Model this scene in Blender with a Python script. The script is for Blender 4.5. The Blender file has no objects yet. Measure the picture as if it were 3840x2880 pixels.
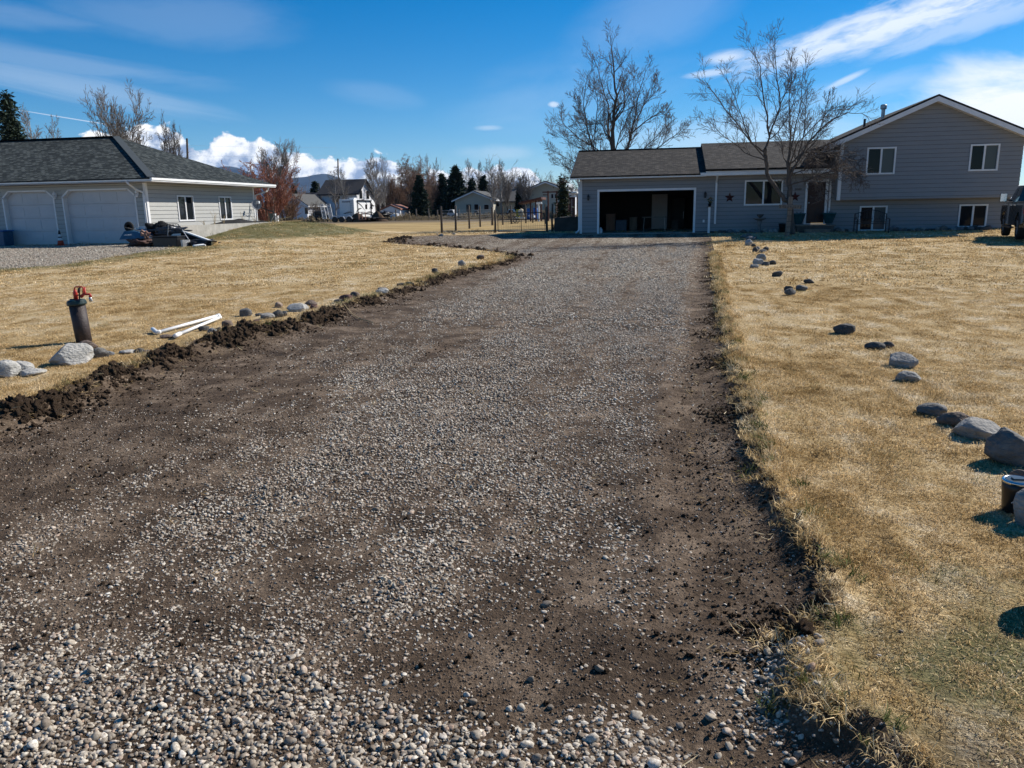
import bpy, math, random
import numpy as np
from mathutils import Vector, noise, kdtree
R0 = random.Random(7); NR = np.random.default_rng(11)
sc = bpy.context.scene
COL = sc.collection
rad = math.radians
# ------------------------------------------------------------------ camera model
FX = 2884.0; PW = 3840; PH = 2880
YAW, PITCH, ROLL, CH = 10.3, 12.8, -1.0, 1.5
def _rz(a): return np.array([[math.cos(a), -math.sin(a), 0], [math.sin(a), math.cos(a), 0], [0, 0, 1]])
def _rx(a): return np.array([[1, 0, 0], [0, math.cos(a), -math.sin(a)], [0, math.sin(a), math.cos(a)]])
RM = _rz(rad(YAW)) @ _rx(math.pi/2 - rad(PITCH)) @ _rz(rad(ROLL))
CP = np.array([0, 0, CH])
def ray(px, py): return RM @ np.array([(px-PW/2)/FX, -(py-PH/2)/FX, -1.])
def at_y(px, py, Y): d = ray(px, py); return CP + d*(Y/d[1])
def at_x(px, py, X): d = ray(px, py); return CP + d*(X/d[0])
def at_z(px, py, z): d = ray(px, py); return CP + d*((z-CH)/d[2])
def pj(x, y, z):
    v = (np.stack([x, y, z], -1) - CP) @ RM
    return PW/2 - v[..., 0]/v[..., 2]*FX, PH/2 + v[..., 1]/v[..., 2]*FX
# ------------------------------------------------------------------ outlines on the ground (world metres)
def sm(t, a, b):
    u = np.clip((np.asarray(t, float)-a)/(b-a), 0, 1); return u*u*(3-2*u)
def gbase(x, y):
    near = .2*sm(y, 33, 40.2); left = .2*sm(y, 17, 30)
    w = sm(x, -17, -12)
    return left*(1-w) + near*w
def mound(x, y):
    h = .8*(1-sm(x, -21.3, -15.2))*sm(y, 31.5, 42)*(1-sm(y, 44, 52))
    return h*sm(x, -34, -23.5)
def G(px, py):
    z = 0.
    for _ in range(40):
        p = at_z(px, py, z); z = .6*z + .4*float(gbase(p[0], p[1]) + mound(p[0], p[1]))
        p = at_z(px, py, z)
        if p[2] > 1.4 or p[1] < 0 or p[1] > 400: z = .2
    return p
LE_PX = [(-900,1790),(-400,1690),(0,1560),(170,1500),(300,1452),(430,1396),(610,1335),(760,1292),(880,1255),(1100,1210),(1300,1142),(1500,1085),(1700,1020),(1850,990),(1915,966),
         (1860,945),(1750,932),(1600,921),(1440,908),(1500,890),(1640,882),(1760,882)]
RE_PX = [(3550,2960),(3300,2740),(3110,2650),(3020,2560),(3015,2430),(3120,2310),(3140,2200),(3090,2080),(3010,1965),(2950,1890),(2895,1800),(2858,1700),(2828,1560),(2790,1430),(2755,1300),(2722,1180),(2697,1050),(2680,950),(2668,893)]
LE = np.array([at_z(x, y, 0.)[:2] if y > 940 else G(x, y)[:2] for x, y in LE_PX])
RE = np.array([at_z(x, y, 0.)[:2] if y > 940 else G(x, y)[:2] for x, y in RE_PX])
DRIVE = np.concatenate([[[-6.5, .6], [-6.5, 1.5]], LE[0:], [[-9.0, 41.2], [-4.2, 41.6], [-3.4, 40.4], [2.7, 40.4], [2.7, 38.6]], RE[::-1], [[1.9, .6]]])
PAD = np.array([G(x, y)[:2] for x, y in ((-900,1115),(-400,1040),(0,1010),(200,996),(400,968),(540,945),(640,934))]+[[-22.5, 32.6], [-23.2, 33.1], [-45, 33.1], [-60, 30]])
def inside(poly, x, y):
    x = np.asarray(x, float); y = np.asarray(y, float); r = np.zeros(x.shape, bool); n = len(poly)
    for i in range(n):
        x0, y0 = poly[i]; x1, y1 = poly[(i+1) % n]
        if y0 == y1: continue
        c = ((y0 > y) != (y1 > y)) & (x < (x1-x0)*(y-y0)/(y1-y0)+x0); r ^= c
    return r
def pdist(line, x, y):
    x = np.asarray(x, float); y = np.asarray(y, float); d = np.full(x.shape, 1e9)
    for (x0, y0), (x1, y1) in zip(line[:-1], line[1:]):
        dx, dy = x1-x0, y1-y0; L = dx*dx+dy*dy+1e-12
        t = np.clip(((x-x0)*dx+(y-y0)*dy)/L, 0, 1)
        d = np.minimum(d, np.hypot(x-x0-t*dx, y-y0-t*dy))
    return d
# value noise in numpy
_NT = NR.random((256, 256))
def vn(x, y):
    xi = np.floor(x).astype(int); yi = np.floor(y).astype(int); fx = x-xi; fy = y-yi
    fx = fx*fx*(3-2*fx); fy = fy*fy*(3-2*fy); a = _NT[xi & 255, yi & 255]; b = _NT[(xi+1) & 255, yi & 255]
    c = _NT[xi & 255, (yi+1) & 255]; d = _NT[(xi+1) & 255, (yi+1) & 255]
    return (a*(1-fx)+b*fx)*(1-fy)+(c*(1-fx)+d*fx)*fy
def fbm(x, y, o=4):
    s = 0; a = .5
    for k in range(o): s = s+a*vn(x*2**k+17.3*k, y*2**k+5.1*k); a *= .5
    return s/(1-.5**o)
# gravel density over the drive, in metres: streaks along the drive with bare wheel lanes and patches
_D = np.array([   # rows from y(px)=900 to 2880, columns x(px) = 0..3840 : how much stone lies on the soil
 [0,.1,.15,.15,.45,.6,.5,.3,.2],
 [0,.1,.15,.2,.5,.62,.3,.2,.1],
 [0,.1,.15,.3,.6,.62,.2,.1,.1],
 [0,0.,.1,.6,.75,.5,.15,.1,.1],
 [0,.0,.45,.85,.8,.4,.12,.1,.1],
 [.0,.25,.8,.9,.7,.32,.12,.1,.1],
 [.1,.5,1.,.8,.6,.3,.15,.1,.1],
 [.3,.5,.75,.75,.6,.45,.15,.1,.1],
 [.55,.35,.8,.8,.5,.6,.4,.1,.1],
 [.65,.65,.85,.5,.2,.3,.8,.2,.1],
 [1.05,1.05,1.1,.6,.15,.35,1.05,.4,.1],
 [1.2,1.2,.95,1.2,.6,.9,1.1,.3,.1],
 [.7,.6,.7,.8,.6,.7,.45,.25,.1]])
def gdens(x, y):
    px, py = pj(x, np.maximum(y, 1.2), 0*x)
    u = np.clip(px/3840*8, 0, 7.999); v = np.clip((py-900)/1980*12, 0, 11.999)
    i = u.astype(int); j = v.astype(int); fu = u-i; fv = v-j
    d = (_D[j, i]*(1-fu)+_D[j, i+1]*fu)*(1-fv)+(_D[j+1, i]*(1-fu)+_D[j+1, i+1]*fu)*fv
    d = d + .9*(fbm(x*2.6+4, y*.13, 3)-.5) + .55*(fbm(x*1.1+3, y*.7, 3)-.5) - .06 + .6*(fbm(x*5.+y*.5, y*1.3, 3)-.5)
    el = pdist(LE, x, y); er = pdist(RE, x, y)
    d = d*sm(el, .45, 1.05)*np.maximum(sm(er, .22, .75), .9*np.exp(-((x-.55)**2/.16+(y-2.45)**2/.25)))
    return np.clip(d, 0, 1)
def H(x, y):
    x = np.asarray(x, float); y = np.asarray(y, float)
    z = gbase(x, y)+mound(x, y)
    nr = (y < 46) & (y > -2) & (x > -14) & (x < 6)
    xn, yn = x[nr], y[nr]
    ins = inside(DRIVE, xn, yn); el = pdist(LE[:16], xn, yn); er = pdist(RE, xn, yn)
    sd_l = np.where(ins, el, -el); sd_r = np.where(ins, er, -er)
    f = 1-sm(yn, 30, 38)
    dep = -.055*sm(np.minimum(sd_l, sd_r), -.02, .14)*f
    n1 = fbm(xn*3.1, yn*3.1, 4); n2 = fbm(xn*11+3, yn*11, 3)
    amp = .125*(1-sm(yn, 8, 15)*.6)*(1-sm(yn, 24, 32))
    berm = amp*np.exp(-((sd_l-.12)/.15)**2)*(.45+.9*n1+.35*(n2-.5))*sm(n1, .15, .45)
    berm += .05*np.exp(-((sd_r-.02)/.09)**2)*n1*f
    rut = -.018*np.exp(-((sd_r-.42)/.16)**2)*f + .012*np.exp(-((sd_r-.7)/.1)**2)*f
    tr = .007*np.sin(yn*62+xn*9)*np.exp(-((sd_r-.42)/.13)**2)*(1-sm(yn, 9, 13)) + .008*np.sin(yn*40-xn*40)*np.exp(-((sd_l-.55)/.16)**2)*(1-sm(yn, 9, 13))
    fine = np.where(ins, .022*(n1-.5)+.014*(n2-.5), .02*(n1-.5))*(1-.6*sm(yn, 14, 30))
    dz = np.zeros_like(z); dz[nr] = dep+berm+rut+tr+fine
    return z+dz
def Hs(x, y): return float(H(np.array([x]), np.array([y]))[0])
# ------------------------------------------------------------------ materials
def ntree(name):
    m = bpy.data.materials.new(name); m.use_nodes = True; nt = m.node_tree; nt.nodes.clear()
    o = nt.nodes.new('ShaderNodeOutputMaterial'); b = nt.nodes.new('ShaderNodeBsdfPrincipled'); nt.links.new(b.outputs[0], o.inputs[0])
    return m, nt, b, o
def N(nt, t, **k):
    n = nt.nodes.new(t)
    for a, v in k.items():
        if a.startswith('i_'): n.inputs[int(a[2:]) if a[2:].isdigit() else a[2:]].default_value = v
        else: setattr(n, a, v)
    return n
def ramp(nt, fac, stops):
    r = nt.nodes.new('ShaderNodeValToRGB'); e = r.color_ramp.elements
    while len(e) > 1: e.remove(e[-1])
    e[0].position = stops[0][0]; e[0].color = (*stops[0][1], 1)
    for p, c in stops[1:]:
        q = e.new(p); q.color = (*c, 1)
    nt.links.new(fac, r.inputs[0]); return r.outputs[0]
def mixc(nt, fac, a, b, mode='MIX'):
    m = nt.nodes.new('ShaderNodeMix'); m.data_type = 'RGBA'; m.blend_type = mode
    for s, v in ((0, fac), (6, a), (7, b)):
        if isinstance(v, (int, float)): m.inputs[s].default_value = v
        elif isinstance(v, tuple): m.inputs[s].default_value = (*v, 1)
        else: nt.links.new(v, m.inputs[s])
    return m.outputs[2]
MATS = {}
def pm(name, c1, c2=None, scale=4., rough=.7, bump=0., bscale=30., metal=0., stretch=(1, 1, 1), spec=.4, coat=0., detail=5.):
    """plain procedural surface: two tones broken up by noise, fine bump"""
    if name in MATS: return MATS[name]
    m, nt, b, o = ntree(name)
    tc = N(nt, 'ShaderNodeTexCoord'); mp = N(nt, 'ShaderNodeMapping'); mp.inputs['Scale'].default_value = stretch
    nt.links.new(tc.outputs['Object'], mp.inputs[0])
    c2 = c2 or tuple(v*.75 for v in c1)
    n = N(nt, 'ShaderNodeTexNoise'); n.inputs['Scale'].default_value = scale; n.inputs['Detail'].default_value = detail; n.inputs['Roughness'].default_value = .65
    nt.links.new(mp.outputs[0], n.inputs['Vector'])
    c = ramp(nt, n.outputs['Fac'], [(.3, c2), (.68, c1)]); nt.links.new(c, b.inputs['Base Color'])
    b.inputs['Roughness'].default_value = rough; b.inputs['Metallic'].default_value = metal
    b.inputs['Specular IOR Level'].default_value = spec; b.inputs['Coat Weight'].default_value = coat
    if bump:
        n2 = N(nt, 'ShaderNodeTexNoise'); n2.inputs['Scale'].default_value = bscale; n2.inputs['Detail'].default_value = 4
        nt.links.new(mp.outputs[0], n2.inputs['Vector'])
        bp = N(nt, 'ShaderNodeBump'); bp.inputs['Strength'].default_value = bump; bp.inputs['Distance'].default_value = .02
        nt.links.new(n2.outputs['Fac'], bp.inputs['Height']); nt.links.new(bp.outputs[0], b.inputs['Normal'])
    MATS[name] = m; return m
def shingle(name, ca, cb, cc):
    m, nt, b, o = ntree(name)
    uv = N(nt, 'ShaderNodeUVMap'); br = N(nt, 'ShaderNodeTexBrick')
    br.inputs['Scale'].default_value = 1.; br.inputs['Brick Width'].default_value = .21; br.inputs['Row Height'].default_value = .13
    br.inputs['Mortar Size'].default_value = .008; br.inputs['Bias'].default_value = -.1; br.offset = .37; br.squash = 1
    br.inputs['Color1'].default_value = (0, 0, 0, 1); br.inputs['Color2'].default_value = (1, 1, 1, 1); br.inputs['Mortar'].default_value = (.1, .1, .1, 1)
    nt.links.new(uv.outputs[0], br.inputs['Vector'])
    mp = N(nt, 'ShaderNodeMapping'); mp.inputs['Scale'].default_value = (3.4, 12, 1); nt.links.new(uv.outputs[0], mp.inputs[0])
    n = N(nt, 'ShaderNodeTexNoise'); n.inputs['Scale'].default_value = 1.; n.inputs['Detail'].default_value = 6; n.inputs['Roughness'].default_value = .8; nt.links.new(mp.outputs[0], n.inputs['Vector'])
    a = N(nt, 'ShaderNodeMath', operation='MULTIPLY_ADD'); nt.links.new(br.outputs['Color'], a.inputs[0]); a.inputs[1].default_value = .45
    nt.links.new(n.outputs['Fac'], a.inputs[2])
    c = ramp(nt, a.outputs[0], [(.4, ca), (.68, cb), (.95, cc)])
    nt.links.new(mixc(nt, br.outputs['Fac'], c, tuple(v*.4 for v in ca)), b.inputs['Base Color'])
    w = N(nt, 'ShaderNodeMath', operation='FRACT'); d = N(nt, 'ShaderNodeMath', operation='DIVIDE'); s = N(nt, 'ShaderNodeSeparateXYZ')
    nt.links.new(uv.outputs[0], s.inputs[0]); nt.links.new(s.outputs[1], d.inputs[0]); d.inputs[1].default_value = .13; nt.links.new(d.outputs[0], w.inputs[0])
    inv = N(nt, 'ShaderNodeMath', operation='SUBTRACT'); inv.inputs[0].default_value = 1.; nt.links.new(w.outputs[0], inv.inputs[1])
    ad = N(nt, 'ShaderNodeMath', operation='MULTIPLY_ADD'); nt.links.new(br.outputs['Color'], ad.inputs[0]); ad.inputs[1].default_value = .5; nt.links.new(inv.outputs[0], ad.inputs[2])
    bp = N(nt, 'ShaderNodeBump'); bp.inputs['Strength'].default_value = 1.; bp.inputs['Distance'].default_value = .02
    nt.links.new(ad.outputs[0], bp.inputs['Height']); nt.links.new(bp.outputs[0], b.inputs['Normal'])
    b.inputs['Roughness'].default_value = .93; b.inputs['Specular IOR Level'].default_value = .2
    return m
def glass(name, tint=(.02, .025, .03), rough=.03):
    m, nt, b, o = ntree(name); b.inputs['Base Color'].default_value = (*tint, 1); b.inputs['Roughness'].default_value = rough
    b.inputs['Specular IOR Level'].default_value = .16
    tc = N(nt, 'ShaderNodeTexCoord'); n = N(nt, 'ShaderNodeTexNoise'); n.inputs['Scale'].default_value = 1.3; n.inputs['Detail'].default_value = 1.; nt.links.new(tc.outputs['Object'], n.inputs[0])
    bp = N(nt, 'ShaderNodeBump'); bp.inputs['Strength'].default_value = .06; nt.links.new(n.outputs[0], bp.inputs['Height']); nt.links.new(bp.outputs[0], b.inputs['Normal'])
    return m
M = dict(
 siding=pm('siding_grey', (.245, .247, .25), (.22, .222, .226), 1.2, .6, .12, 60, stretch=(1, 1, 6)),
 siding2=pm('siding_light', (.38, .38, .36), (.34, .34, .32), 1.5, .6, .12, 60, stretch=(1, 1, 6)),
 white=pm('white_trim', (.74, .74, .74), (.64, .64, .64), 3, .45, .05, 40),
 doorp=pm('door_paint', (.50, .51, .53), (.45, .46, .48), 1.5, .4, .03, 50),
 gutter=pm('gutter_white', (.80, .80, .79), (.70, .70, .69), 2, .35),
 shadeback=pm('shade_backing', (.03, .032, .035), (.02, .022, .024), 2, .95),  # near-black backing: shade of the siding laps put into colour, seen through gaps
 dark=pm('dark_metal', (.018, .018, .02), (.010, .010, .012), 8, .45),
 black=pm('black_plastic', (.012, .012, .014), (.007, .007, .008), 9, .35),
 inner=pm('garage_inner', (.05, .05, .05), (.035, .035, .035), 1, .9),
 slab=pm('concrete', (.42, .40, .36), (.27, .26, .23), 3, .9, .4, 60),
 darkconc=pm('dark_block', (.10, .09, .08), (.05, .045, .04), 2, .95, .5, 20),
 pane=glass('window_glass', (.012, .015, .018), .02), pane2=glass('window_glass_pale', (.09, .10, .10), .08),
 door=pm('door_maroon', (.035, .012, .010), (.022, .008, .007), 2, .5),
 roofA=shingle('shingles_slate', (.010, .013, .0125), (.030, .036, .034), (.10, .112, .104)),
 roofB=shingle('shingles_brown', (.012, .011, .010), (.030, .027, .024), (.070, .063, .055)),
 bark=pm('bark_grey', (.13, .108, .09), (.055, .045, .038), 14, .95, .8, 40, stretch=(1, 1, .25)),
 twig=pm('twig_brown', (.15, .12, .10), (.08, .065, .055), 6, .9),
 barkw=pm('bark_pale', (.42, .39, .35), (.16, .14, .12), 9, .9, .3, 40),
 twigg=pm('twig_grey', (.21, .185, .165), (.12, .105, .095), 5, .9),
 twigr=pm('twig_red', (.33, .14, .095), (.19, .08, .055), 4, .9),
 twigo=pm('twig_russet', (.27, .16, .105), (.15, .09, .06), 4, .9),
 needle=pm('needles', (.030, .052, .030), (.012, .024, .016), 3, .9),
 wood=pm('weathered_wood', (.27, .22, .17), (.12, .095, .075), 12, .9, .5, 30, stretch=(1, 1, .15)),
 woodr=pm('red_wood', (.10, .038, .028), (.06, .024, .018), 6, .8),
 woodl=pm('yellow_lumber', (.62, .44, .20), (.50, .33, .14), 10, .8, .2, 30),
 weeds=pm('weeds', (.33, .26, .16), (.18, .14, .085), 4, .95),
 soil=pm('soil', (.125, .085, .056), (.05, .033, .022), 14, 1., 1., 60, spec=.1),
 red=pm('red_enamel', (.50, .035, .02), (.30, .02, .012), 10, .4, .15, 60),
 steel=pm('galvanised', (.42, .43, .44), (.30, .31, .32), 8, .4, metal=.7),
 rust=pm('rusty_pipe', (.055, .038, .034), (.022, .016, .016), 7, .6, .3, 60),
 pvc=pm('pvc_white', (.82, .82, .80), (.72, .72, .70), 5, .35),
 bluep=pm('blue_plastic', (.015, .11, .36), (.01, .07, .25), 4, .45),
 blueg=pm('blue_paint', (.03, .10, .18), (.02, .06, .11), 5, .4),
 teal=pm('teal_glaze', (.015, .07, .085), (.01, .045, .055), 5, .25),
 orange=pm('cone_orange', (.55, .06, .02), (.42, .04, .015), 6, .5),
 stoneg=pm('carved_stone', (.22, .20, .19), (.11, .10, .095), 8, .9, .6, 30),
 cream=pm('cream_siding', (.46, .44, .36), (.38, .36, .29), 2, .8, stretch=(1, 1, 8)),
 whites=pm('white_siding', (.66, .67, .70), (.58, .59, .62), 2, .8, stretch=(1, 1, 8)),
 droof=pm('dark_roof', (.035, .035, .04), (.02, .02, .023), 3, .9, .5, 10),
 groof=pm('grey_roof', (.10, .10, .095), (.06, .06, .058), 3, .9, .5, 10),
 rroof=pm('rust_roof', (.28, .12, .075), (.18, .08, .05), 3, .8),
 star=pm('star_tin', (.09, .02, .014), (.05, .012, .01), 8, .5, metal=.3),
 paint=pm('truck_paint', (.010, .012, .014), (.008, .009, .010), 3, .22, coat=.6),
 tyre=pm('rubber', (.018, .017, .016), (.010, .010, .010), 20, .85, .4, 60),
 chrome=pm('chrome', (.6, .6, .6), (.5, .5, .5), 3, .15, metal=1.),
 lamp=pm('tail_lens', (.45, .015, .01), (.35, .01, .01), 3, .2),
 fabric=pm('weed_fabric', (.014, .014, .015), (.006, .006, .007), 5, .9, .8, 25),
 tan=pm('tan_cloth', (.36, .20, .14), (.26, .15, .11), 5, .9),
 grn=pm('green_cap', (.012, .035, .035), (.008, .022, .022), 10, .45),
 yel=pm('yellow_paint', (.45, .36, .06), (.33, .26, .04), 5, .6),
 straw=pm('straw', (.50, .38, .20), (.32, .24, .12), 9, .9),
 brush=pm('brush_grey', (.20, .155, .12), (.11, .085, .066), 4, .95),
)
# ------------------------------------------------------------------ object helpers
ORG = {}
def tag(o, label=None, cat=None, group=None, kind=None):
    if label: o['label'] = label
    if cat: o['category'] = cat
    if group: o['group'] = group
    if kind: o['kind'] = kind
    return o
def thing(name, label, cat, loc=(0, 0, 0), group=None):
    o = bpy.data.objects.new(name, None); COL.objects.link(o); o.location = loc; o.empty_display_size = .2
    ORG[o.name] = Vector(loc); return tag(o, label, cat, group)
def org(o):
    while o.parent: o = o.parent
    return ORG.get(o.name, Vector((0, 0, 0)))
class MB:
    def __init__(s, M4=None): s.v = []; s.f = []; s.uv = {}; s.M = M4; s.mi = []
    def add(s, vs, fs, uvs=None):
        b = len(s.v)
        s.v += [tuple((s.M @ Vector(v))) if s.M else tuple(v) for v in vs]
        for k, f in enumerate(fs):
            if uvs: s.uv[len(s.f)] = uvs[k]
            s.f.append([b+i for i in f])
        return s
    def box(s, x0, x1, y0, y1, z0, z1):
        return s.add([(x, y, z) for z in (z0, z1) for y in (y0, y1) for x in (x0, x1)],
                     [(0, 2, 3, 1), (4, 5, 7, 6), (0, 1, 5, 4), (2, 6, 7, 3), (0, 4, 6, 2), (1, 3, 7, 5)])
    def bar(s, a, b, w, h=None, up=(0, 0, 1)):
        a = Vector(a); b = Vector(b); d = (b-a).normalized(); h = h or w
        u = Vector(up)
        if abs(d.dot(u)) > .95: u = Vector((0, 1, 0))
        x = d.cross(u).normalized(); y = x.cross(d).normalized()
        vs = [p+x*sx*w/2+y*sy*h/2 for p in (a, b) for sx, sy in ((-1, -1), (1, -1), (1, 1), (-1, 1))]
        return s.add(vs, [(0, 1, 2, 3), (4, 7, 6, 5), (0, 4, 5, 1), (1, 5, 6, 2), (2, 6, 7, 3), (3, 7, 4, 0)])
    def tube(s, pts, r, n=8, cap=True):
        pts = [Vector(p) for p in pts]; rs = r if hasattr(r, '__len__') else [r]*len(pts); vs = []; fs = []
        pu = None
        for i, p in enumerate(pts):
            d = (pts[min(i+1, len(pts)-1)]-pts[max(i-1, 0)]).normalized()
            u = pu if pu is not None else (Vector((0, 0, 1)) if abs(d.z) < .9 else Vector((1, 0, 0)))
            x = d.cross(u)
            if x.length < 1e-5: x = d.cross(Vector((0, 1, 0.3)))
            x.normalize(); y = x.cross(d).normalized(); pu = y
            for k in range(n):
                a = 2*math.pi*k/n; vs.append(p+x*math.cos(a)*rs[i]+y*math.sin(a)*rs[i])
        for i in range(len(pts)-1):
            for k in range(n):
                a = i*n+k; b = i*n+(k+1) % n; fs.append((a, b, b+n, a+n))
        if cap: fs.append(tuple(range(n))[::-1]); fs.append(tuple((len(pts)-1)*n+k for k in range(n)))
        return s.add(vs, fs)
    def lathe(s, c, prof, n=20, ax=None, sx=1, sy=1):
        vs = []; fs = []; c = Vector(c)
        for r, z in prof:
            for k in range(n):
                a = 2*math.pi*k/n; vs.append(c+Vector((r*math.cos(a)*sx, r*math.sin(a)*sy, z)))
        m = len(prof)
        for i in range(m-1):
            for k in range(n):
                a = i*n+k; b = i*n+(k+1) % n; fs.append((a, b, b+n, a+n))
        fs.append(tuple(range(n))[::-1]); fs.append(tuple((m-1)*n+k for k in range(n)))
        return s.add(vs, fs)
    def prism(s, poly, a, b, axis='y'):
        n = len(poly)
        def P(u, w, t): return (u, t, w) if axis == 'y' else ((t, u, w) if axis == 'x' else (u, w, t))
        vs = [P(u, w, a) for u, w in poly]+[P(u, w, b) for u, w in poly]
        fs = [tuple(range(n)), tuple(range(2*n-1, n-1, -1))]+[(i, (i+1) % n+0, (i+1) % n+n, i+n)[::-1] for i in range(n)]
        return s.add(vs, fs)
    def build(s, name, mat, parent=None, smooth=False, bevel=0.):
        me = bpy.data.meshes.new(name); o3 = org(parent) if parent else Vector((0, 0, 0))
        me.from_pydata([tuple(Vector(v)-o3) for v in s.v], [], s.f); me.validate()
        if s.uv and len(me.polygons) == len(s.f):
            ul = me.uv_layers.new(name='UVMap')
            for p in me.polygons:
                if p.index in s.uv:
                    for li, c in zip(p.loop_indices, s.uv[p.index]): ul.data[li].uv = c
        o = bpy.data.objects.new(name, me); COL.objects.link(o)
        if parent: o.parent = parent
        if mat: me.materials.append(mat)
        if smooth: me.polygons.foreach_set('use_smooth', [True]*len(me.polygons))
        if bevel:
            b = o.modifiers.new('bevel', 'BEVEL'); b.width = bevel; b.segments = 2; b.limit_method = 'ANGLE'
        if not parent: ORG[o.name] = Vector((0, 0, 0))
        return o
def recenter(o, loc):
    """put the origin of a one-mesh thing at loc"""
    for v in o.data.vertices: v.co -= Vector(loc)
    o.location = loc; ORG[o.name] = Vector(loc); return o
def npmesh(name, v, f, mat, smooth=True):
    me = bpy.data.meshes.new(name); f = np.asarray(f, np.int32); v = np.asarray(v, np.float32); k = f.shape[1]
    me.vertices.add(len(v)); me.vertices.foreach_set('co', v.ravel()); me.loops.add(f.size); me.loops.foreach_set('vertex_index', f.ravel())
    me.polygons.add(len(f)); me.polygons.foreach_set('loop_start', np.arange(0, f.size, k, dtype=np.int32))
    me.update(calc_edges=True)
    if smooth: me.polygons.foreach_set('use_smooth', np.ones(len(f), bool))
    if mat: me.materials.append(mat)
    return me
def mobj(name, me, parent=None):
    o = bpy.data.objects.new(name, me); COL.objects.link(o)
    if parent: o.parent = parent
    return o
def rotz(loc, a):
    from mathutils import Matrix
    return Matrix.Translation(Vector(loc)) @ Matrix.Rotation(a, 4, 'Z')
# ------------------------------------------------------------------ ground
def pos_noise(nt, scale, detail=5, rough=.6, stretch=(1, 1, 1), rotz_=0):
    g = N(nt, 'ShaderNodeNewGeometry'); mp = N(nt, 'ShaderNodeMapping'); mp.inputs['Scale'].default_value = stretch; mp.inputs['Rotation'].default_value = (0, 0, rotz_)
    nt.links.new(g.outputs['Position'], mp.inputs[0])
    n = N(nt, 'ShaderNodeTexNoise'); n.inputs['Scale'].default_value = scale; n.inputs['Detail'].default_value = detail; n.inputs['Roughness'].default_value = rough
    nt.links.new(mp.outputs[0], n.inputs['Vector']); return n.outputs['Fac'], mp.outputs[0]
def attr(nt, name):
    a = N(nt, 'ShaderNodeAttribute', attribute_name=name); s = N(nt, 'ShaderNodeSeparateColor'); nt.links.new(a.outputs['Color'], s.inputs[0]); return s.outputs
STRAW = [(.30, (.24, .165, .085)), (.40, (.50, .35, .165)), (.52, (.68, .515, .285)), (.68, (.82, .71, .52))]
def straw_col(nt):
    a, _ = pos_noise(nt, .5, 5, .65); b, _ = pos_noise(nt, 11., 4, .75, (1, 2.0, 1), .2); c, _ = pos_noise(nt, 2.2, 3, .6, (1.6, 1, 1), .5)
    m = N(nt, 'ShaderNodeMath', operation='MULTIPLY_ADD'); nt.links.new(b, m.inputs[0]); m.inputs[1].default_value = .42
    h = N(nt, 'ShaderNodeMath', operation='MULTIPLY_ADD'); nt.links.new(a, h.inputs[0]); h.inputs[1].default_value = .50; h2 = N(nt, 'ShaderNodeMath', operation='MULTIPLY_ADD'); nt.links.new(c, h2.inputs[0]); h2.inputs[1].default_value = .50; st_, _ = pos_noise(nt, 1., 3, .6, (4.2, .35, 1), .62); h3 = N(nt, 'ShaderNodeMath', operation='MULTIPLY_ADD'); nt.links.new(st_, h3.inputs[0]); h3.inputs[1].default_value = .26; h3.inputs[2].default_value = -.335; nt.links.new(h3.outputs[0], h2.inputs[2])
    nt.links.new(h2.outputs[0], h.inputs[2]); nt.links.new(h.outputs[0], m.inputs[2])
    return ramp(nt, m.outputs[0], STRAW)
def bumpn(nt, b, src, st, dist):
    bp = N(nt, 'ShaderNodeBump'); bp.inputs['Strength'].default_value = st; bp.inputs['Distance'].default_value = dist
    nt.links.new(src, bp.inputs['Height']); nt.links.new(bp.outputs[0], b.inputs['Normal'])
def m_lawn():
    m, nt, b, o = ntree('lawn_straw'); c = straw_col(nt); a = attr(nt, 'mask')
    fz, _ = pos_noise(nt, 38, 3, .8, (1, 1.6, 1)); dk = ramp(nt, fz, [(.34, (.34, .30, .26)), (.62, (1.05, 1.05, 1.05))])
    c = mixc(nt, 1., c, dk, 'MULTIPLY')
    gz, _ = pos_noise(nt, 1.7, 5, .75); gm = N(nt, 'ShaderNodeMath', operation='MULTIPLY_ADD'); nt.links.new(gz, gm.inputs[0]); gm.inputs[1].default_value = 2.2; gm.inputs[2].default_value = -1.35
    ga = N(nt, 'ShaderNodeMath', operation='ADD'); ga.use_clamp = True; nt.links.new(gm.outputs[0], ga.inputs[0])
    g2 = N(nt, 'ShaderNodeMath', operation='MULTIPLY_ADD'); nt.links.new(a[0], g2.inputs[0]); g2.inputs[1].default_value = 1.6; g2.inputs[2].default_value = -.25; nt.links.new(g2.outputs[0], ga.inputs[1])
    gf = N(nt, 'ShaderNodeMath', operation='MULTIPLY'); gf.use_clamp = True; nt.links.new(ga.outputs[0], gf.inputs[0]); gf.inputs[1].default_value = .8
    gn, _ = pos_noise(nt, 9, 4, .8); gc = ramp(nt, gn, [(.35, (.035, .045, .018)), (.55, (.085, .098, .04)), (.72, (.19, .18, .085))])
    c = mixc(nt, gf.outputs[0], c, gc)
    nt.links.new(mixc(nt, a[1], c, (.06, .042, .028)), b.inputs['Base Color'])
    b.inputs['Roughness'].default_value = 1.; b.inputs['Specular IOR Level'].default_value = .05; bumpn(nt, b, fz, .9, .03); return m
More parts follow.
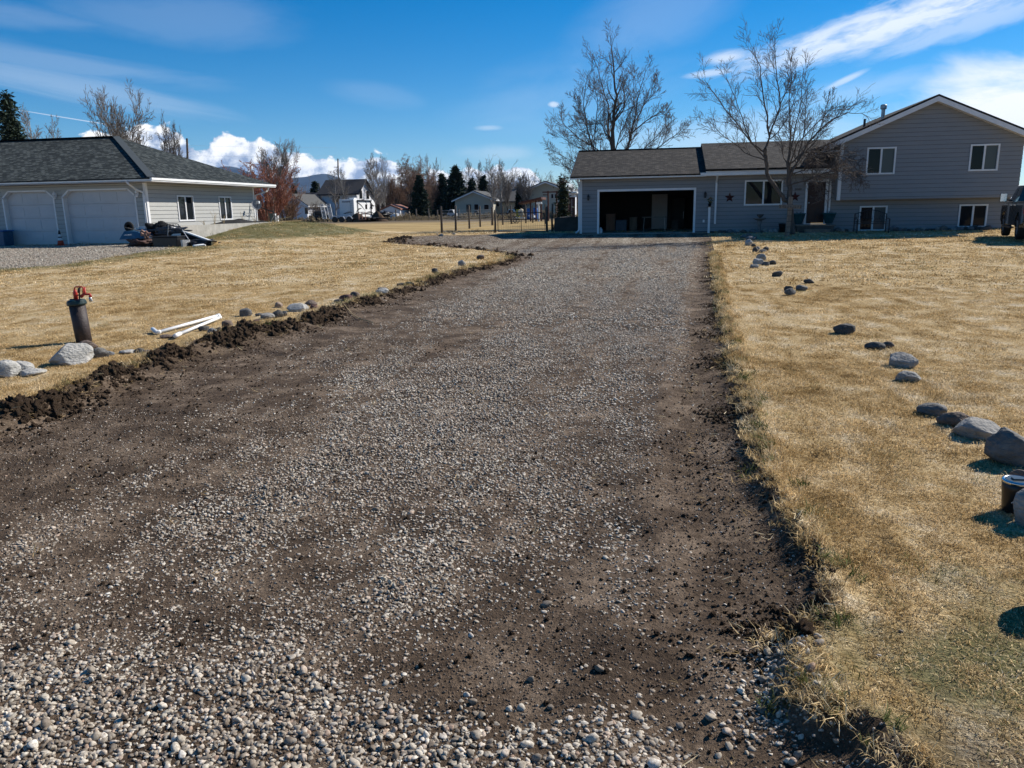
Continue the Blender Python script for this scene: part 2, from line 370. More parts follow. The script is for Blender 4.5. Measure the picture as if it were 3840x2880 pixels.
def m_drive():
    m, nt, b, o = ntree('gravel_and_soil'); a = attr(nt, 'mask')
    s1, _ = pos_noise(nt, 2.3, 6, .75); s2, mp = pos_noise(nt, 45, 4, .8)
    soil = ramp(nt, s1, [(.3, (.040, .027, .018)), (.48, (.105, .072, .047)), (.68, (.27, .20, .14))])
    soil = mixc(nt, 1., soil, ramp(nt, s2, [(.3, (.45, .45, .45)), (.65, (1.25, 1.25, 1.25))]), 'MULTIPLY')
    vo = N(nt, 'ShaderNodeTexVoronoi'); vo.inputs['Scale'].default_value = 26; vo.inputs['Randomness'].default_value = 1
    g = N(nt, 'ShaderNodeNewGeometry'); mpp = N(nt, 'ShaderNodeMapping'); mpp.inputs['Scale'].default_value = (1, 1, .4); nt.links.new(g.outputs['Position'], mpp.inputs[0]); nt.links.new(mpp.outputs[0], vo.inputs['Vector'])
    sc_ = N(nt, 'ShaderNodeSeparateColor'); nt.links.new(vo.outputs['Color'], sc_.inputs[0])
    stone = ramp(nt, sc_.outputs[0], [(0, (.22, .185, .14)), (.35, (.38, .335, .265)), (.7, (.56, .505, .415)), (1, (.78, .72, .61))])
    edge = ramp(nt, vo.outputs['Distance'], [(.25, (1, 1, 1)), (.75, (.40, .36, .31))]); stone = mixc(nt, 1., stone, edge, 'MULTIPLY')
    th = N(nt, 'ShaderNodeMath', operation='LESS_THAN'); nt.links.new(sc_.outputs[1], th.inputs[0]); nt.links.new(a[0], th.inputs[1])
    far = N(nt, 'ShaderNodeMath', operation='MULTIPLY'); nt.links.new(th.outputs[0], far.inputs[0]); nt.links.new(a[2], far.inputs[1])
    nt.links.new(mixc(nt, far.outputs[0], soil, stone), b.inputs['Base Color'])
    hh = N(nt, 'ShaderNodeMath', operation='MULTIPLY_ADD'); nt.links.new(far.outputs[0], hh.inputs[0]); hh.inputs[1].default_value = .8; nt.links.new(s2, hh.inputs[2])
    b.inputs['Roughness'].default_value = .95; b.inputs['Specular IOR Level'].default_value = .15; bumpn(nt, b, hh.outputs[0], .9, .025); return m
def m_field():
    m, nt, b, o = ntree('field_grass'); a1, _ = pos_noise(nt, .09, 6, .65, (1, 3.5, 1)); a2, _ = pos_noise(nt, 1.2, 5, .8, (1, 2, 1))
    mm = N(nt, 'ShaderNodeMath', operation='MULTIPLY_ADD'); nt.links.new(a2, mm.inputs[0]); mm.inputs[1].default_value = .45
    h = N(nt, 'ShaderNodeMath', operation='MULTIPLY'); nt.links.new(a1, h.inputs[0]); h.inputs[1].default_value = .55; nt.links.new(h.outputs[0], mm.inputs[2])
    c = ramp(nt, mm.outputs[0], [(.33, (.17, .125, .07)), (.46, (.34, .24, .11)), (.56, (.44, .32, .15)), (.7, (.50, .39, .21))])
    g = N(nt, 'ShaderNodeNewGeometry'); s = N(nt, 'ShaderNodeSeparateXYZ'); nt.links.new(g.outputs['Position'], s.inputs[0])
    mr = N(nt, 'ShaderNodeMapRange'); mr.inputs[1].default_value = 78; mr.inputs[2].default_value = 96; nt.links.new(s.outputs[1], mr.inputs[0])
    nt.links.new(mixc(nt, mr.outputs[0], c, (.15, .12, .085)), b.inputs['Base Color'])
    b.inputs['Roughness'].default_value = 1.; b.inputs['Specular IOR Level'].default_value = .05; bumpn(nt, b, a2, .6, .08); return m
ML, MD, MF = m_lawn(), m_drive(), m_field()
def axis(segs):
    out = []
    for a, b, s0, s1 in segs:
        x = a
        while x < b-1e-6:
            out.append(x); x += s0+(s1-s0)*(x-a)/(b-a)
    return out
xs = [-9000, -5000, -2500, -1200, -700, -400, -250, -180, -130, -100, -80]+axis([(-70, -36, 2.2, 1.), (-36, -14, .6, .3), (-14, -7, .16, .06), (-7, 3.2, .032, .034), (3.2, 7, .05, .16), (7, 20, .2, .6), (20, 60, 1, 4)])+[60, 90, 130, 200, 350, 700, 1500, 4000, 9000]
ys = [-400, -100, -30, -10, -4, -1, .3]+axis([(1., 8.5, .032, .034), (8.5, 16, .036, .09), (16, 34, .09, .22), (34, 46, .22, .4), (46, 90, .6, 2.2), (90, 220, 4, 12)])+[220, 260, 330, 450, 700, 1200, 2500, 5000, 9000]
X, Y = np.meshgrid(np.array(xs), np.array(ys)); Z = H(X, Y)
nx, ny = len(xs), len(ys); V = np.stack([X.ravel(), Y.ravel(), Z.ravel()], -1)
ii = np.arange(nx*ny).reshape(ny, nx); F = np.stack([ii[:-1, :-1], ii[:-1, 1:], ii[1:, 1:], ii[1:, :-1]], -1).reshape(-1, 4)
cx = (X[:-1, :-1]+X[1:, 1:])/2; cy = (Y[:-1, :-1]+Y[1:, 1:])/2; cx = cx.ravel(); cy = cy.ravel()
wob = .10*(fbm(cx*2.2, cy*2.2, 3)-.5)*(cy < 40)
isd = inside(DRIVE, cx+wob, cy-wob*.5); isp = inside(PAD, cx, cy+.8*(fbm(cx*.8, cy*.8, 3)-.5)) & ~isd & (cx < -15)
isf = (cy > 50) | (cx < -120) | (cx > 90)
isr = cy < 1.0
def sub(name, sel, mat, maskf=None):
    f = F[sel]; u, inv = np.unique(f, return_inverse=True); v = V[u]
    me = npmesh(name, v, inv.reshape(f.shape), mat)
    if maskf is not None:
        c = np.ones((len(v), 4), np.float32); c[:, :3] = maskf(v[:, 0], v[:, 1])
        ca = me.color_attributes.new('mask', 'FLOAT_COLOR', 'POINT'); ca.data.foreach_set('color', c.ravel())
    o = mobj(name, me); tag(o, kind='structure'); return o
def green_amt(x, y):
    er = pdist(RE, x, y); el = pdist(LE[:16], x, y)
    g = (.5-.35*sm(y, 7, 14))*np.exp(-(er/.22)**2)*sm(fbm(x*1.1, y*1.1+9, 3), .35, .6) + .30*np.exp(-(el/.35)**2)*sm(y, 8, 14)*sm(fbm(x*.9, y*.9, 3), .4, .6)
    g = g + .55*(1-sm(y, 2.8, 5.5))*(x > 0)*sm(fbm(x*1.4+3, y*1.4, 3), .3, .6) + 1.0*sm(mound(x, y), .02, .2)*(x < -10)
    g = g + .75*sm(x, -17, -22)*0 + .8*(1-sm(pdist(PAD[:7], x, y), .4, 2.6))*(x < -8)
    for gx, gy, r, a in ((-9.5, 20.5, 1.3, .35), (-15, 40, 4, .35), (1.0, 2.45, .30, .9), (1.5, 2.2, .3, .5), (-17, 30, 3.5, .55)): g = g + a*np.exp(-((x-gx)**2+(y-gy)**2)/r**2)
    return np.clip(g, 0, 1)
def mask_l(x, y):
    dd = .9*np.exp(-((x+7)**2/30+(y-41.)**2/1.2))*0
    lr = .8*(1-sm(np.hypot((x-1.6)/1.3, (y-1.75)/.55), .6, 1.2))
    return np.stack([green_amt(x, y), np.clip(lr+dd, 0, 1), 0*x], -1)
def mask_d(x, y):
    g = np.where(x < -16, .9, gdens(x, y)); return np.stack([g*.95, 0*x, sm(y, 10, 20)*np.ones_like(x)], -1)
sub('driveway', isd, MD, mask_d); sub('gravel_pad', isp, MD, mask_d)
sub('lawn', ~isd & ~isp & ~isf & ~isr, ML, mask_l)
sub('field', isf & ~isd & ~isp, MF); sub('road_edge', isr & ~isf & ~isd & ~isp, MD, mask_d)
# ------------------------------------------------------------------ scattered stuff (gravel, clods, grass)
def proto(name, me):
    return bpy.data.objects.new(name, me)
def scatter(name, pts, rot, scl, idx, protos, mat, label, cat):
    c = bpy.data.collections.new(name+'_shapes')
    for k, p in enumerate(protos): p.name = f'{name}_shape_{k:02d}'; c.objects.link(p)
    me = bpy.data.meshes.new(name); n = len(pts); me.vertices.add(n); me.vertices.foreach_set('co', np.asarray(pts, np.float32).ravel())
    for an, ty, dt in (('rot', 'FLOAT_VECTOR', rot), ('scl', 'FLOAT_VECTOR', scl)):
        at = me.attributes.new(an, ty, 'POINT'); at.data.foreach_set('vector', np.asarray(dt, np.float32).ravel())
    at = me.attributes.new('idx', 'INT', 'POINT'); at.data.foreach_set('value', np.asarray(idx, np.int32))
    o = bpy.data.objects.new(name, me); COL.objects.link(o); me.materials.append(mat)
    ng = bpy.data.node_groups.new(name+'_nodes', 'GeometryNodeTree')
    ng.interface.new_socket('Geometry', in_out='INPUT', socket_type='NodeSocketGeometry'); ng.interface.new_socket('Geometry', in_out='OUTPUT', socket_type='NodeSocketGeometry')
    L = ng.links.new; gi = ng.nodes.new('NodeGroupInput'); go = ng.nodes.new('NodeGroupOutput'); ip = ng.nodes.new('GeometryNodeInstanceOnPoints')
    ci = ng.nodes.new('GeometryNodeCollectionInfo'); ci.inputs['Collection'].default_value = c; ci.inputs['Separate Children'].default_value = True; ci.inputs['Reset Children'].default_value = True
    def na(nm, t): q = ng.nodes.new('GeometryNodeInputNamedAttribute'); q.data_type = t; q.inputs[0].default_value = nm; return q.outputs[0]
    L(gi.outputs[0], ip.inputs['Points']); L(ci.outputs[0], ip.inputs['Instance']); ip.inputs['Pick Instance'].default_value = True
    L(na('idx', 'INT'), ip.inputs['Instance Index']); L(na('scl', 'FLOAT_VECTOR'), ip.inputs['Scale'])
    er = ng.nodes.new('FunctionNodeEulerToRotation'); L(na('rot', 'FLOAT_VECTOR'), er.inputs[0]); L(er.outputs[0], ip.inputs['Rotation'])
    L(ip.outputs[0], go.inputs[0]); md = o.modifiers.new('scatter', 'NODES'); md.node_group = ng
    return tag(o, label, cat, kind='stuff')
import bmesh
def ico(sub_):
    bm = bmesh.new(); bmesh.ops.create_icosphere(bm, subdivisions=sub_, radius=1); v = np.array([q.co[:] for q in bm.verts]); f = np.array([[w.index for w in q.verts] for q in bm.faces]); bm.free(); return v, f
ICO2 = ico(2); ICO3 = ico(3); ICO4 = ico(4); ICO1 = ico(1)
def lump(base, seed, amp, freq, facet=0, sq=(1, 1, 1)):
    v, f = base; r = random.Random(seed); off = Vector((r.uniform(0, 99), r.uniform(0, 99), r.uniform(0, 99))); out = v.copy()
    cuts = [(Vector((r.gauss(0, 1), r.gauss(0, 1), r.gauss(0, 1))).normalized(), r.uniform(.55, .9)) for _ in range(facet)]
    for i, p in enumerate(v):
        q = Vector(p); d = 1+amp*(noise.noise(q*freq+off)+.4*noise.noise(q*freq*2.3+off)+.12*noise.noise(q*freq*6+off)+.06*noise.noise(q*freq*13+off))
        w = q*d
        for n_, c in cuts:
            t = w.dot(n_)
            if t > c: w = w-n_*(t-c)*.85
        out[i] = w
    return out*np.array(sq), f
def frustum_filter(p, pad=160):
    px, py = pj(p[:, 0], p[:, 1], p[:, 2]); k = np.maximum(1, 3/np.maximum(p[:, 1], 1)); return (px > -pad*k) & (px < PW+pad*k) & (py < PH+pad*2) & (p[:, 1] > .9)
def m_pebble():
    m, nt, b, o = ntree('pebbles'); oi = N(nt, 'ShaderNodeObjectInfo')
    c = ramp(nt, oi.outputs['Random'], [(0, (.15, .122, .092)), (.25, (.28, .24, .19)), (.55, (.48, .43, .345)), (.83, (.68, .62, .52)), (.9, (.44, .30, .21)), (1, (.84, .80, .70))])
    nn, _ = pos_noise(nt, 160, 3, .7); dm = ramp(nt, nn, [(.38, (.6, .56, .52)), (.62, (1.08, 1.08, 1.08))]); c = mixc(nt, 1., c, dm, 'MULTIPLY')
    d, _ = pos_noise(nt, 1.6, 5, .7); dd = ramp(nt, d, [(.40, (0, 0, 0)), (.68, (.55, .55, .55))])
    nt.links.new(mixc(nt, dd, c, (.25, .185, .13)), b.inputs['Base Color']); b.inputs['Roughness'].default_value = .75; b.inputs['Specular IOR Level'].default_value = .35; return m
MP = m_pebble()
def pts_in(x0, x1, y0, y1, dens, seed):
    r = np.random.default_rng(seed); n = int((x1-x0)*(y1-y0)*dens); return r.uniform(x0, x1, n), r.uniform(y0, y1, n), r
P, RT, SC, IX = [], [], [], []
for (x0, x1, y0, y1, dens, s0, s1, sd) in ((-4, 2.2, 1.0, 3.4, 5200, .0040, .0098, 1), (-4.8, 1.6, 3.4, 6, 3300, .0048, .0100, 2), (-5, 1.6, 6, 10, 1900, .0064, .0112, 3), (-5, 2, 10, 17, 850, .0090, .0150, 4), (-5, 3, 17, 32, 220, .014, .022, 5)):
    x, y, r = pts_in(x0, x1, y0, y1, dens, sd); k = inside(DRIVE, x, y); x, y = x[k], y[k]
    g = gdens(x, y); u = r.random(len(x)); k = u < .03+.97*sm(g, .14, .80); x, y, g = x[k], y[k], g[k]
    z = H(x, y); p = np.stack([x, y, z], -1); k = frustum_filter(p); p, g = p[k], g[k]; n = len(p)
    s = s0+(s1-s0)*r.random(n)**1.9; big = r.random(n) < .007*(1 if y1 < 9 else .3); s[big] *= r.uniform(1.35, 1.9, big.sum())
    if y1 < 4: s *= 1+.22*(1-sm(p[:, 1], 1.7, 2.6))
    bury = np.where(g > .55, r.uniform(.1, .6, n), r.uniform(-.35, .25, n)); p[:, 2] += s*bury*.55
    P.append(p); RT.append(np.stack([r.normal(0, .3, n), r.normal(0, .3, n), r.uniform(0, 6.28, n)], -1))
    SC.append(np.stack([s*r.uniform(.9, 1.6, n), s*r.uniform(.75, 1.1, n), s*r.uniform(.42, .75, n)], -1)); IX.append(r.integers(0, 10, n))
# second layer heaped where the gravel is thick, and the loose bigger stones at the corner by the lawn
x, y, r = pts_in(-4.5, 2.2, 1.0, 8, 800, 21); k = inside(DRIVE, x, y); x, y = x[k], y[k]; g = gdens(x, y); k = r.random(len(x)) < sm(g, .62, 1.); x, y = x[k], y[k]
p = np.stack([x, y, H(x, y)], -1); p = p[frustum_filter(p)]; n = len(p); s = .0050+.006*r.random(n)**1.8; p[:, 2] += s*1.0
P.append(p); RT.append(r.normal(0, 1, (n, 3))); SC.append(np.stack([s*1.25, s, s*.72], -1)); IX.append(r.integers(0, 10, n))
x, y, r = pts_in(-.4, 1.6, 1.3, 2.9, 160, 22); d = np.abs(pdist(np.array([G(2100, 2800)[:2], G(2600, 2700)[:2], G(2950, 2620)[:2], G(3000, 2400)[:2]]), x, y)); k = r.random(len(x)) < np.exp(-(d/.12)**2)+.04; x, y = x[k], y[k]
n = len(x); s = .007+.013*r.random(n)**2; P.append(np.stack([x, y, H(x, y)+s*.4], -1)); RT.append(r.normal(0, .5, (n, 3))); SC.append(np.stack([s*1.25, s, s*.75], -1)); IX.append(r.integers(0, 10, n))
x, y, r = pts_in(-3.2, .6, 1.2, 2.6, 170, 23); n = len(x); k = r.random(n) < sm(fbm(x*2, y*3+4), .4, .65)*(1-sm(y, 1.9, 2.5)); x, y = x[k], y[k]
n = len(x); s = .007+.011*r.random(n)**2.5; P.append(np.stack([x, y, H(x, y)+s*.5], -1)); RT.append(r.normal(0, .6, (n, 3))); SC.append(np.stack([s*1.2, s, s*.8], -1)); IX.append(r.integers(0, 10, n))
protos = [proto('p', npmesh('pebble_shape', *lump(ICO2, 100+k, .5, 1.3, 2 if k % 2 else 8), MP)) for k in range(10)]
scatter('gravel', np.concatenate(P), np.concatenate(RT), np.concatenate(SC), np.concatenate(IX), protos, MP, 'loose grey river gravel spread over the soil of the driveway', 'gravel')
print('pebbles', sum(map(len, P)))
FZ = []
for (x0, x1, y0, y1, dens, s0, s1, sd) in ((-3.5, 2.2, 1.2, 2.8, 4200, .0018, .0052, 41), (-4.6, 1.8, 2.8, 5.5, 1700, .0026, .0062, 42)):
    x, y, r = pts_in(x0, x1, y0, y1, dens, sd); k = inside(DRIVE, x, y); x, y = x[k], y[k]; n = len(x); s = s0+(s1-s0)*r.random(n)**2; p = np.stack([x, y, H(x, y)+s*.3], -1); k = frustum_filter(p, 60); FZ.append((p[k], s[k]))
p = np.concatenate([q[0] for q in FZ]); s = np.concatenate([q[1] for q in FZ]); n = len(p)
mc_ = pm('grit', (.24, .18, .13), (.06, .042, .03), 25, 1., stretch=(1, 1, 1), spec=.1)
scatter('grit', p, NR.normal(0, 1, (n, 3)), np.stack([s*1.3, s, s*.8], -1), NR.integers(0, 4, n), [proto('p', npmesh('grit_shape', *lump(ICO1, 170+k, .6, 1.4), mc_ if k < 3 else MP)) for k in range(4)], mc_, 'fine brown grit and crumbs between the driveway stones', 'grit')
# pad gravel in front of the far garage
x, y, r = pts_in(-34, -17, 15, 33, 70, 31); k = inside(PAD, x, y); x, y = x[k], y[k]; p = np.stack([x, y, H(x, y)], -1); p = p[frustum_filter(p)]; n = len(p); s = r.uniform(.018, .035, n)
scatter('pad_gravel', p, r.normal(0, .5, (n, 3)), np.stack([s, s, s*.6], -1), r.integers(0, 4, n), [proto('p', npmesh('pad_pebble_shape', *lump(ICO1, 140+k, .3, 1.1), MP)) for k in range(4)], MP, 'pale gravel on the parking pad before the dark roofed garage', 'gravel')
# clods of soil along both torn edges
MS = M['soil']; P, RT, SC, IX = [], [], [], []
def along(line, n, r):
    seg = np.hypot(*(np.diff(line, axis=0).T)); c = np.concatenate([[0], np.cumsum(seg)]); t = r.uniform(0, c[-1], n); i = np.clip(np.searchsorted(c, t)-1, 0, len(seg)-1)
    f = (t-c[i])/seg[i]; d = (line[i+1]-line[i])/seg[i][:, None]; return line[i]+(line[i+1]-line[i])*f[:, None], np.stack([-d[:, 1], d[:, 0]], -1)
r = np.random.default_rng(51)
for line, n, sgn, off, spread, s0, s1, ylim in ((LE[1:15], 9000, -1, .12, .12, .007, .036, (3, 30)), (LE[1:15], 6000, -1, .24, .30, .004, .014, (3, 14)), (RE[4:18], 3000, -1, .03, .06, .006, .024, (1.5, 36)), (RE[0:18], 11000, -1, .18, .15, .003, .009, (1.2, 30)), (LE[14:20], 900, 1, .15, .45, .015, .07, (20, 45))):
    q, nr = along(line, n, r); c = q+nr*(off+np.abs(r.normal(0, spread, n))-spread*.5)[:, None]*(-1 if line is LE or True else 1)
    if not inside(DRIVE, c[:, 0], c[:, 1]).mean() > .5: c = q-(c-q)
    cl = fbm(c[:, 0]*1.9+3, c[:, 1]*1.9, 3); k = (c[:, 1] > ylim[0]) & (c[:, 1] < ylim[1]) & (r.random(n) < .25+.75*sm(cl, .33, .6)); c, cl = c[k], cl[k]; n = len(c)
    s = (s0+(s1-s0)*r.random(n)**3)*(.7+.8*sm(cl, .45, .7)); z = H(c[:, 0], c[:, 1])+s*r.uniform(-.1, .55, n); p = np.stack([c[:, 0], c[:, 1], z], -1)
    P.append(p); RT.append(r.normal(0, 1.2, (n, 3))); SC.append(np.stack([s*r.uniform(.8, 1.5, n), s, s*r.uniform(.6, 1, n)], -1)); IX.append(r.integers(0, 6, n))
x, y, r = pts_in(-5, 2.2, 1.2, 9, 260, 52); k = inside(DRIVE, x, y); x, y = x[k], y[k]; g = gdens(x, y); k = (r.random(len(x)) < (1-g)**2.2); x, y = x[k], y[k]; n = len(x); s = .003+.008*r.random(n)**3
P.append(np.stack([x, y, H(x, y)+s*.3], -1)); RT.append(r.normal(0, 1.2, (n, 3))); SC.append(np.stack([s, s, s*.8], -1)); IX.append(r.integers(0, 6, n))
P = np.concatenate(P); k = frustum_filter(P)
scatter('soil_clods', P[k], np.concatenate(RT)[k], np.concatenate(SC)[k], np.concatenate(IX)[k], [proto('p', npmesh('clod_shape', *lump(ICO3, 200+k2, .9, 1.7, 3), MS)) for k2 in range(6)], MS, 'dark crumbled soil clods heaped along the torn driveway edges', 'soil')
# grass
def m_grass(name, green):
    m, nt, b, o = ntree(name); nt.nodes.remove(b); oi = N(nt, 'ShaderNodeObjectInfo')
    if green: c = ramp(nt, oi.outputs['Random'], [(0, (.07, .095, .03)), (.5, (.15, .17, .065)), (1, (.34, .31, .15))])
    else:
        c = straw_col(nt); c = mixc(nt, 1., c, ramp(nt, oi.outputs['Random'], [(0, (.66, .62, .55)), (.5, (1.02, 1.0, .96)), (1, (1.3, 1.33, 1.38))]), 'MULTIPLY')
        gz, _ = pos_noise(nt, 1.7, 5, .75); c = mixc(nt, ramp(nt, gz, [(.6, (0, 0, 0)), (.75, (.6, .6, .6))]), c, (.12, .13, .05))
    ge = N(nt, 'ShaderNodeNewGeometry'); c = mixc(nt, 1., c, ramp(nt, ge.outputs['Random Per Island'], [(0, (.34, .31, .25)), (.35, (.75, .72, .66)), (.7, (1.05, 1.05, 1.05)), (1, (1.5, 1.52, 1.55))]), 'MULTIPLY')
    d = N(nt, 'ShaderNodeBsdfDiffuse'); t = N(nt, 'ShaderNodeBsdfTranslucent'); mx = N(nt, 'ShaderNodeMixShader'); mx.inputs[0].default_value = .30
    nt.links.new(c, d.inputs[0]); nt.links.new(c, t.inputs[0]); nt.links.new(d.outputs[0], mx.inputs[1]); nt.links.new(t.outputs[0], mx.inputs[2]); nt.links.new(mx.outputs[0], o.inputs[0]); return m
MGS, MGG = m_grass('grass_straw', False), m_grass('grass_green', True)
def tuft(seed, n, R, L, W, mat, lean=.9):
    r = np.random.default_rng(seed); a = r.uniform(0, 6.283, n); q = R*np.sqrt(r.random(n)); bx, by = q*np.cos(a), q*np.sin(a)
    h = r.uniform(0, 6.283, n); l = L*r.uniform(.45, 1.25, n); le = lean*r.uniform(.4, 1.4, n); dx, dy = np.cos(h), np.sin(h); w = W*r.uniform(.6, 1.2, n)/2
    sx, sy = -dy*w, dx*w; c1 = np.sin(le*.6)*l*.5; z1 = np.cos(le*.6)*l*.5; c2 = c1+np.sin(np.minimum(le*1.4, 1.9))*l*.5; z2 = z1+np.cos(np.minimum(le*1.4, 1.9))*l*.5
    v = np.zeros((n, 6, 3)); z0 = -.004
    for k, (cc, zz, ww) in enumerate(((0, z0, 1), (c1, z1, .85), (c2, z2, .12))):
        for j, s in enumerate((-1, 1)): v[:, 2*k+j] = np.stack([bx+dx*cc+s*sx*ww, by+dy*cc+s*sy*ww, zz+0*bx], -1)
    b = np.arange(n)[:, None]*6; f = np.concatenate([b+[0, 1, 3, 2], b+[2, 3, 5, 4]]); return npmesh('tuft_shape', v.reshape(-1, 3), f, mat, False)
def lawn_pts(x0, x1, y0, y1, dens, seed, edge=-.02):
    x, y, r = pts_in(x0, x1, y0, y1, dens, seed); k = ~inside(DRIVE, x, y) & ~inside(PAD, x, y); x, y = x[k], y[k]
    bare = (1-sm(np.hypot((x-1.6)/1.3, (y-1.75)/.55), .6, 1.25)); k = r.random(len(x)) > bare*.8; x, y = x[k], y[k]
    p = np.stack([x, y, H(x, y)], -1); p = p[frustum_filter(p, 200)]; return p, r
P, RT, SC, IX = [], [], [], []
for (x0, x1, y0, y1, dens, s, sd, io) in ((-4, 5.5, 1.0, 4.5, 200, .72, 60, 0), (-9, 5.5, 4.5, 8, 95, .95, 61, 0), (-14, 9, 8, 15, 26, 1.35, 62, 0), (-24, 16, 15, 26, 9, 2.1, 63, 4), (-34, 20, 26, 44, 3.6, 3.0, 64, 4)):
    p, r = lawn_pts(x0, x1, y0, y1, dens, sd); n = len(p); g = green_amt(p[:, 0], p[:, 1]); k = r.random(n) > g*.6; p = p[k]; n = len(p)
    er = np.minimum(pdist(RE, p[:, 0], p[:, 1]), pdist(LE[:16], p[:, 0], p[:, 1])); q = s*r.uniform(.8, 1.25, n); hz = q*(.85+.5*np.exp(-(er/.1)**2)+.3*sm(fbm(p[:, 0]*1.3, p[:, 1]*1.3), .5, .75))
    hz *= .8 if s < 1.3 else .65
    P.append(p); RT.append(np.stack([r.normal(0, .06, n), r.normal(0, .06, n), r.uniform(0, 6.28, n)], -1)); SC.append(np.stack([q, q, hz], -1)); IX.append(r.integers(0, 4, n)+io)
pr = [proto('p', tuft(300+k, 140, .14, .034, .0036, MGS, 1.45)) for k in range(4)]+[proto('p', tuft(310+k, 60, .14, .022, .0075, MGS, .9)) for k in range(4)]
scatter('dry_grass', np.concatenate(P), np.concatenate(RT), np.concatenate(SC), np.concatenate(IX), pr, MGS, 'short dormant straw coloured lawn grass', 'grass')
print('tufts', sum(map(len, P)))
P, RT, SC, IX = [], [], [], []
for (x0, x1, y0, y1, dens, s, sd) in ((-9, 5.5, 1.0, 8, 46, .8, 71), (-14, 9, 8, 15, 20, 1.2, 72), (-34, 16, 15, 46, 4.5, 2.6, 73)):
    p, r = lawn_pts(x0, x1, y0, y1, dens, sd); g = green_amt(p[:, 0], p[:, 1]); k = r.random(len(p)) < g*.75+.02; p = p[k]; n = len(p); q = s*r.uniform(.7, 1.2, n)
    hz = q*r.uniform(.8, 1.3, n)*(.7 if s > 2 else 1)
    P.append(p); RT.append(np.stack([r.normal(0, .1, n), r.normal(0, .1, n), r.uniform(0, 6.28, n)], -1)); SC.append(np.stack([q, q, hz], -1)); IX.append(r.integers(0, 3, n))
scatter('green_grass', np.concatenate(P), np.concatenate(RT), np.concatenate(SC), np.concatenate(IX), [proto('p', tuft(330+k, 60, .16, .034, .003, MGG, 1.1)) for k in range(3)], MGG, 'sparse green grass sprouting through the dry lawn and on the mound', 'grass')
# overhanging fringe of long blades at the cut edge + straw bits on the soil
P, RT, SC, IX = [], [], [], []; r = np.random.default_rng(81)
for line, n, ylim in ((RE[0:18], 1500, (1.2, 34)), (LE[2:15], 900, (4, 26))):
    q, nr = along(line, n, r); c = q+nr*r.normal(0, .05, n)[:, None]; k = (c[:, 1] > ylim[0]) & (c[:, 1] < ylim[1]) & (r.random(n) < .25+.9*sm(fbm(c[:, 0]*2.3, c[:, 1]*2.3+7, 3), .42, .65)); c = c[k]; n = len(c)
    s = r.uniform(.45, 1.0, n)*(1+.05*c[:, 1]); P.append(np.stack([c[:, 0], c[:, 1], H(c[:, 0], c[:, 1])], -1)); RT.append(np.stack([r.normal(0, .3, n), r.normal(0, .3, n), r.uniform(0, 6.28, n)], -1)); SC.append(np.stack([s]*3, -1)); IX.append(r.integers(0, 6, n))
scatter('edge_grass', np.concatenate(P), np.concatenate(RT), np.concatenate(SC), np.concatenate(IX), [proto('p', tuft(350+k, 50, .06, .075, .0034, MGS, 1.2)) for k in range(5)]+[proto('p', tuft(355, 50, .05, .07, .004, MGG, 1.1))], MGS, 'longer ragged grass hanging over the cut lawn edge', 'grass')
x, y, r = pts_in(-5, 2.4, 1.2, 10, 60, 91); k = inside(DRIVE, x, y); x, y = x[k], y[k]; d = np.minimum(pdist(RE, x, y), pdist(LE, x, y)); k = r.random(len(x)) < np.exp(-(d/.32)**2)+.03; x, y = x[k], y[k]; n = len(x); s = r.uniform(.5, 1.2, n)
scatter('straw_litter', np.stack([x, y, H(x, y)+.008], -1), np.stack([r.normal(0, .25, n), 1.35+r.normal(0, .15, n), r.uniform(0, 6.28, n)], -1), np.stack([s]*3, -1), r.integers(0, 2, n), [proto('p', tuft(360+k, 5, .03, .07, .003, MGS, .5)) for k in range(2)], MGS, 'bits of dry straw littering the bare soil beside the lawn', 'straw')
# ------------------------------------------------------------------ building helpers
def siding(mb, X0, X1, Y, z0, z1, holes=(), face=-1, axis_='x', course=.19, clip=None, t=.022):
    """lap siding boards on a wall; face = direction of the outward normal; axis_ 'x' = wall runs along x"""
    z = z0; k = 0
    while z < z1-1e-4:
        zt = min(z+course, z1); cuts = {z, zt}
        for h in holes:
            for q in (h[2], h[3]):
                if z < q < zt: cuts.add(q)
        cz = sorted(cuts)
        if zt-z > .05: cz[0] = z+.010; cz = [q for q in cz if q >= cz[0]]  # gap under each board shows the dark backing as a shadow line
        for a, b in zip(cz[:-1], cz[1:]):
            if b-a < 1e-4: continue
            m = (a+b)/2; segs = [(X0, X1)]
            for h in holes:
                if h[2] <= m <= h[3]:
                    ns = []
                    for s0, s1 in segs:
                        if h[0] > s0: ns.append((s0, min(h[0], s1)))
                        if h[1] < s1: ns.append((max(h[1], s0), s1))
                    segs = [q for q in ns if q[1]-q[0] > 1e-3]
            for s0, s1 in segs:
                def lim(zz):
                    l, r = (clip(zz) if clip else (s0, s1)); return max(l, s0), min(r, s1)
                (l0, r0), (l1, r1) = lim(a), lim(b)
                if r0-l0 < 1e-3: continue
                if r1 < l1: l1 = r1 = (l1+r1)/2
                o0 = Y+face*t*(zt-a)/course; o1 = Y+face*t*(zt-b)/course
                q = [(l0, o0, a), (r0, o0, a), (r1, o1, b), (l1, o1, b)]
                lo_ = a < z+.03
                if lo_: q += [(l0, Y, a), (r0, Y, a)]
                if axis_ == 'y': q = [(y, x, zz) for x, y, zz in q]
                mb.add(q, [(0, 1, 2, 3)]+([(0, 4, 5, 1)] if lo_ else []))
        z = zt
    return mb
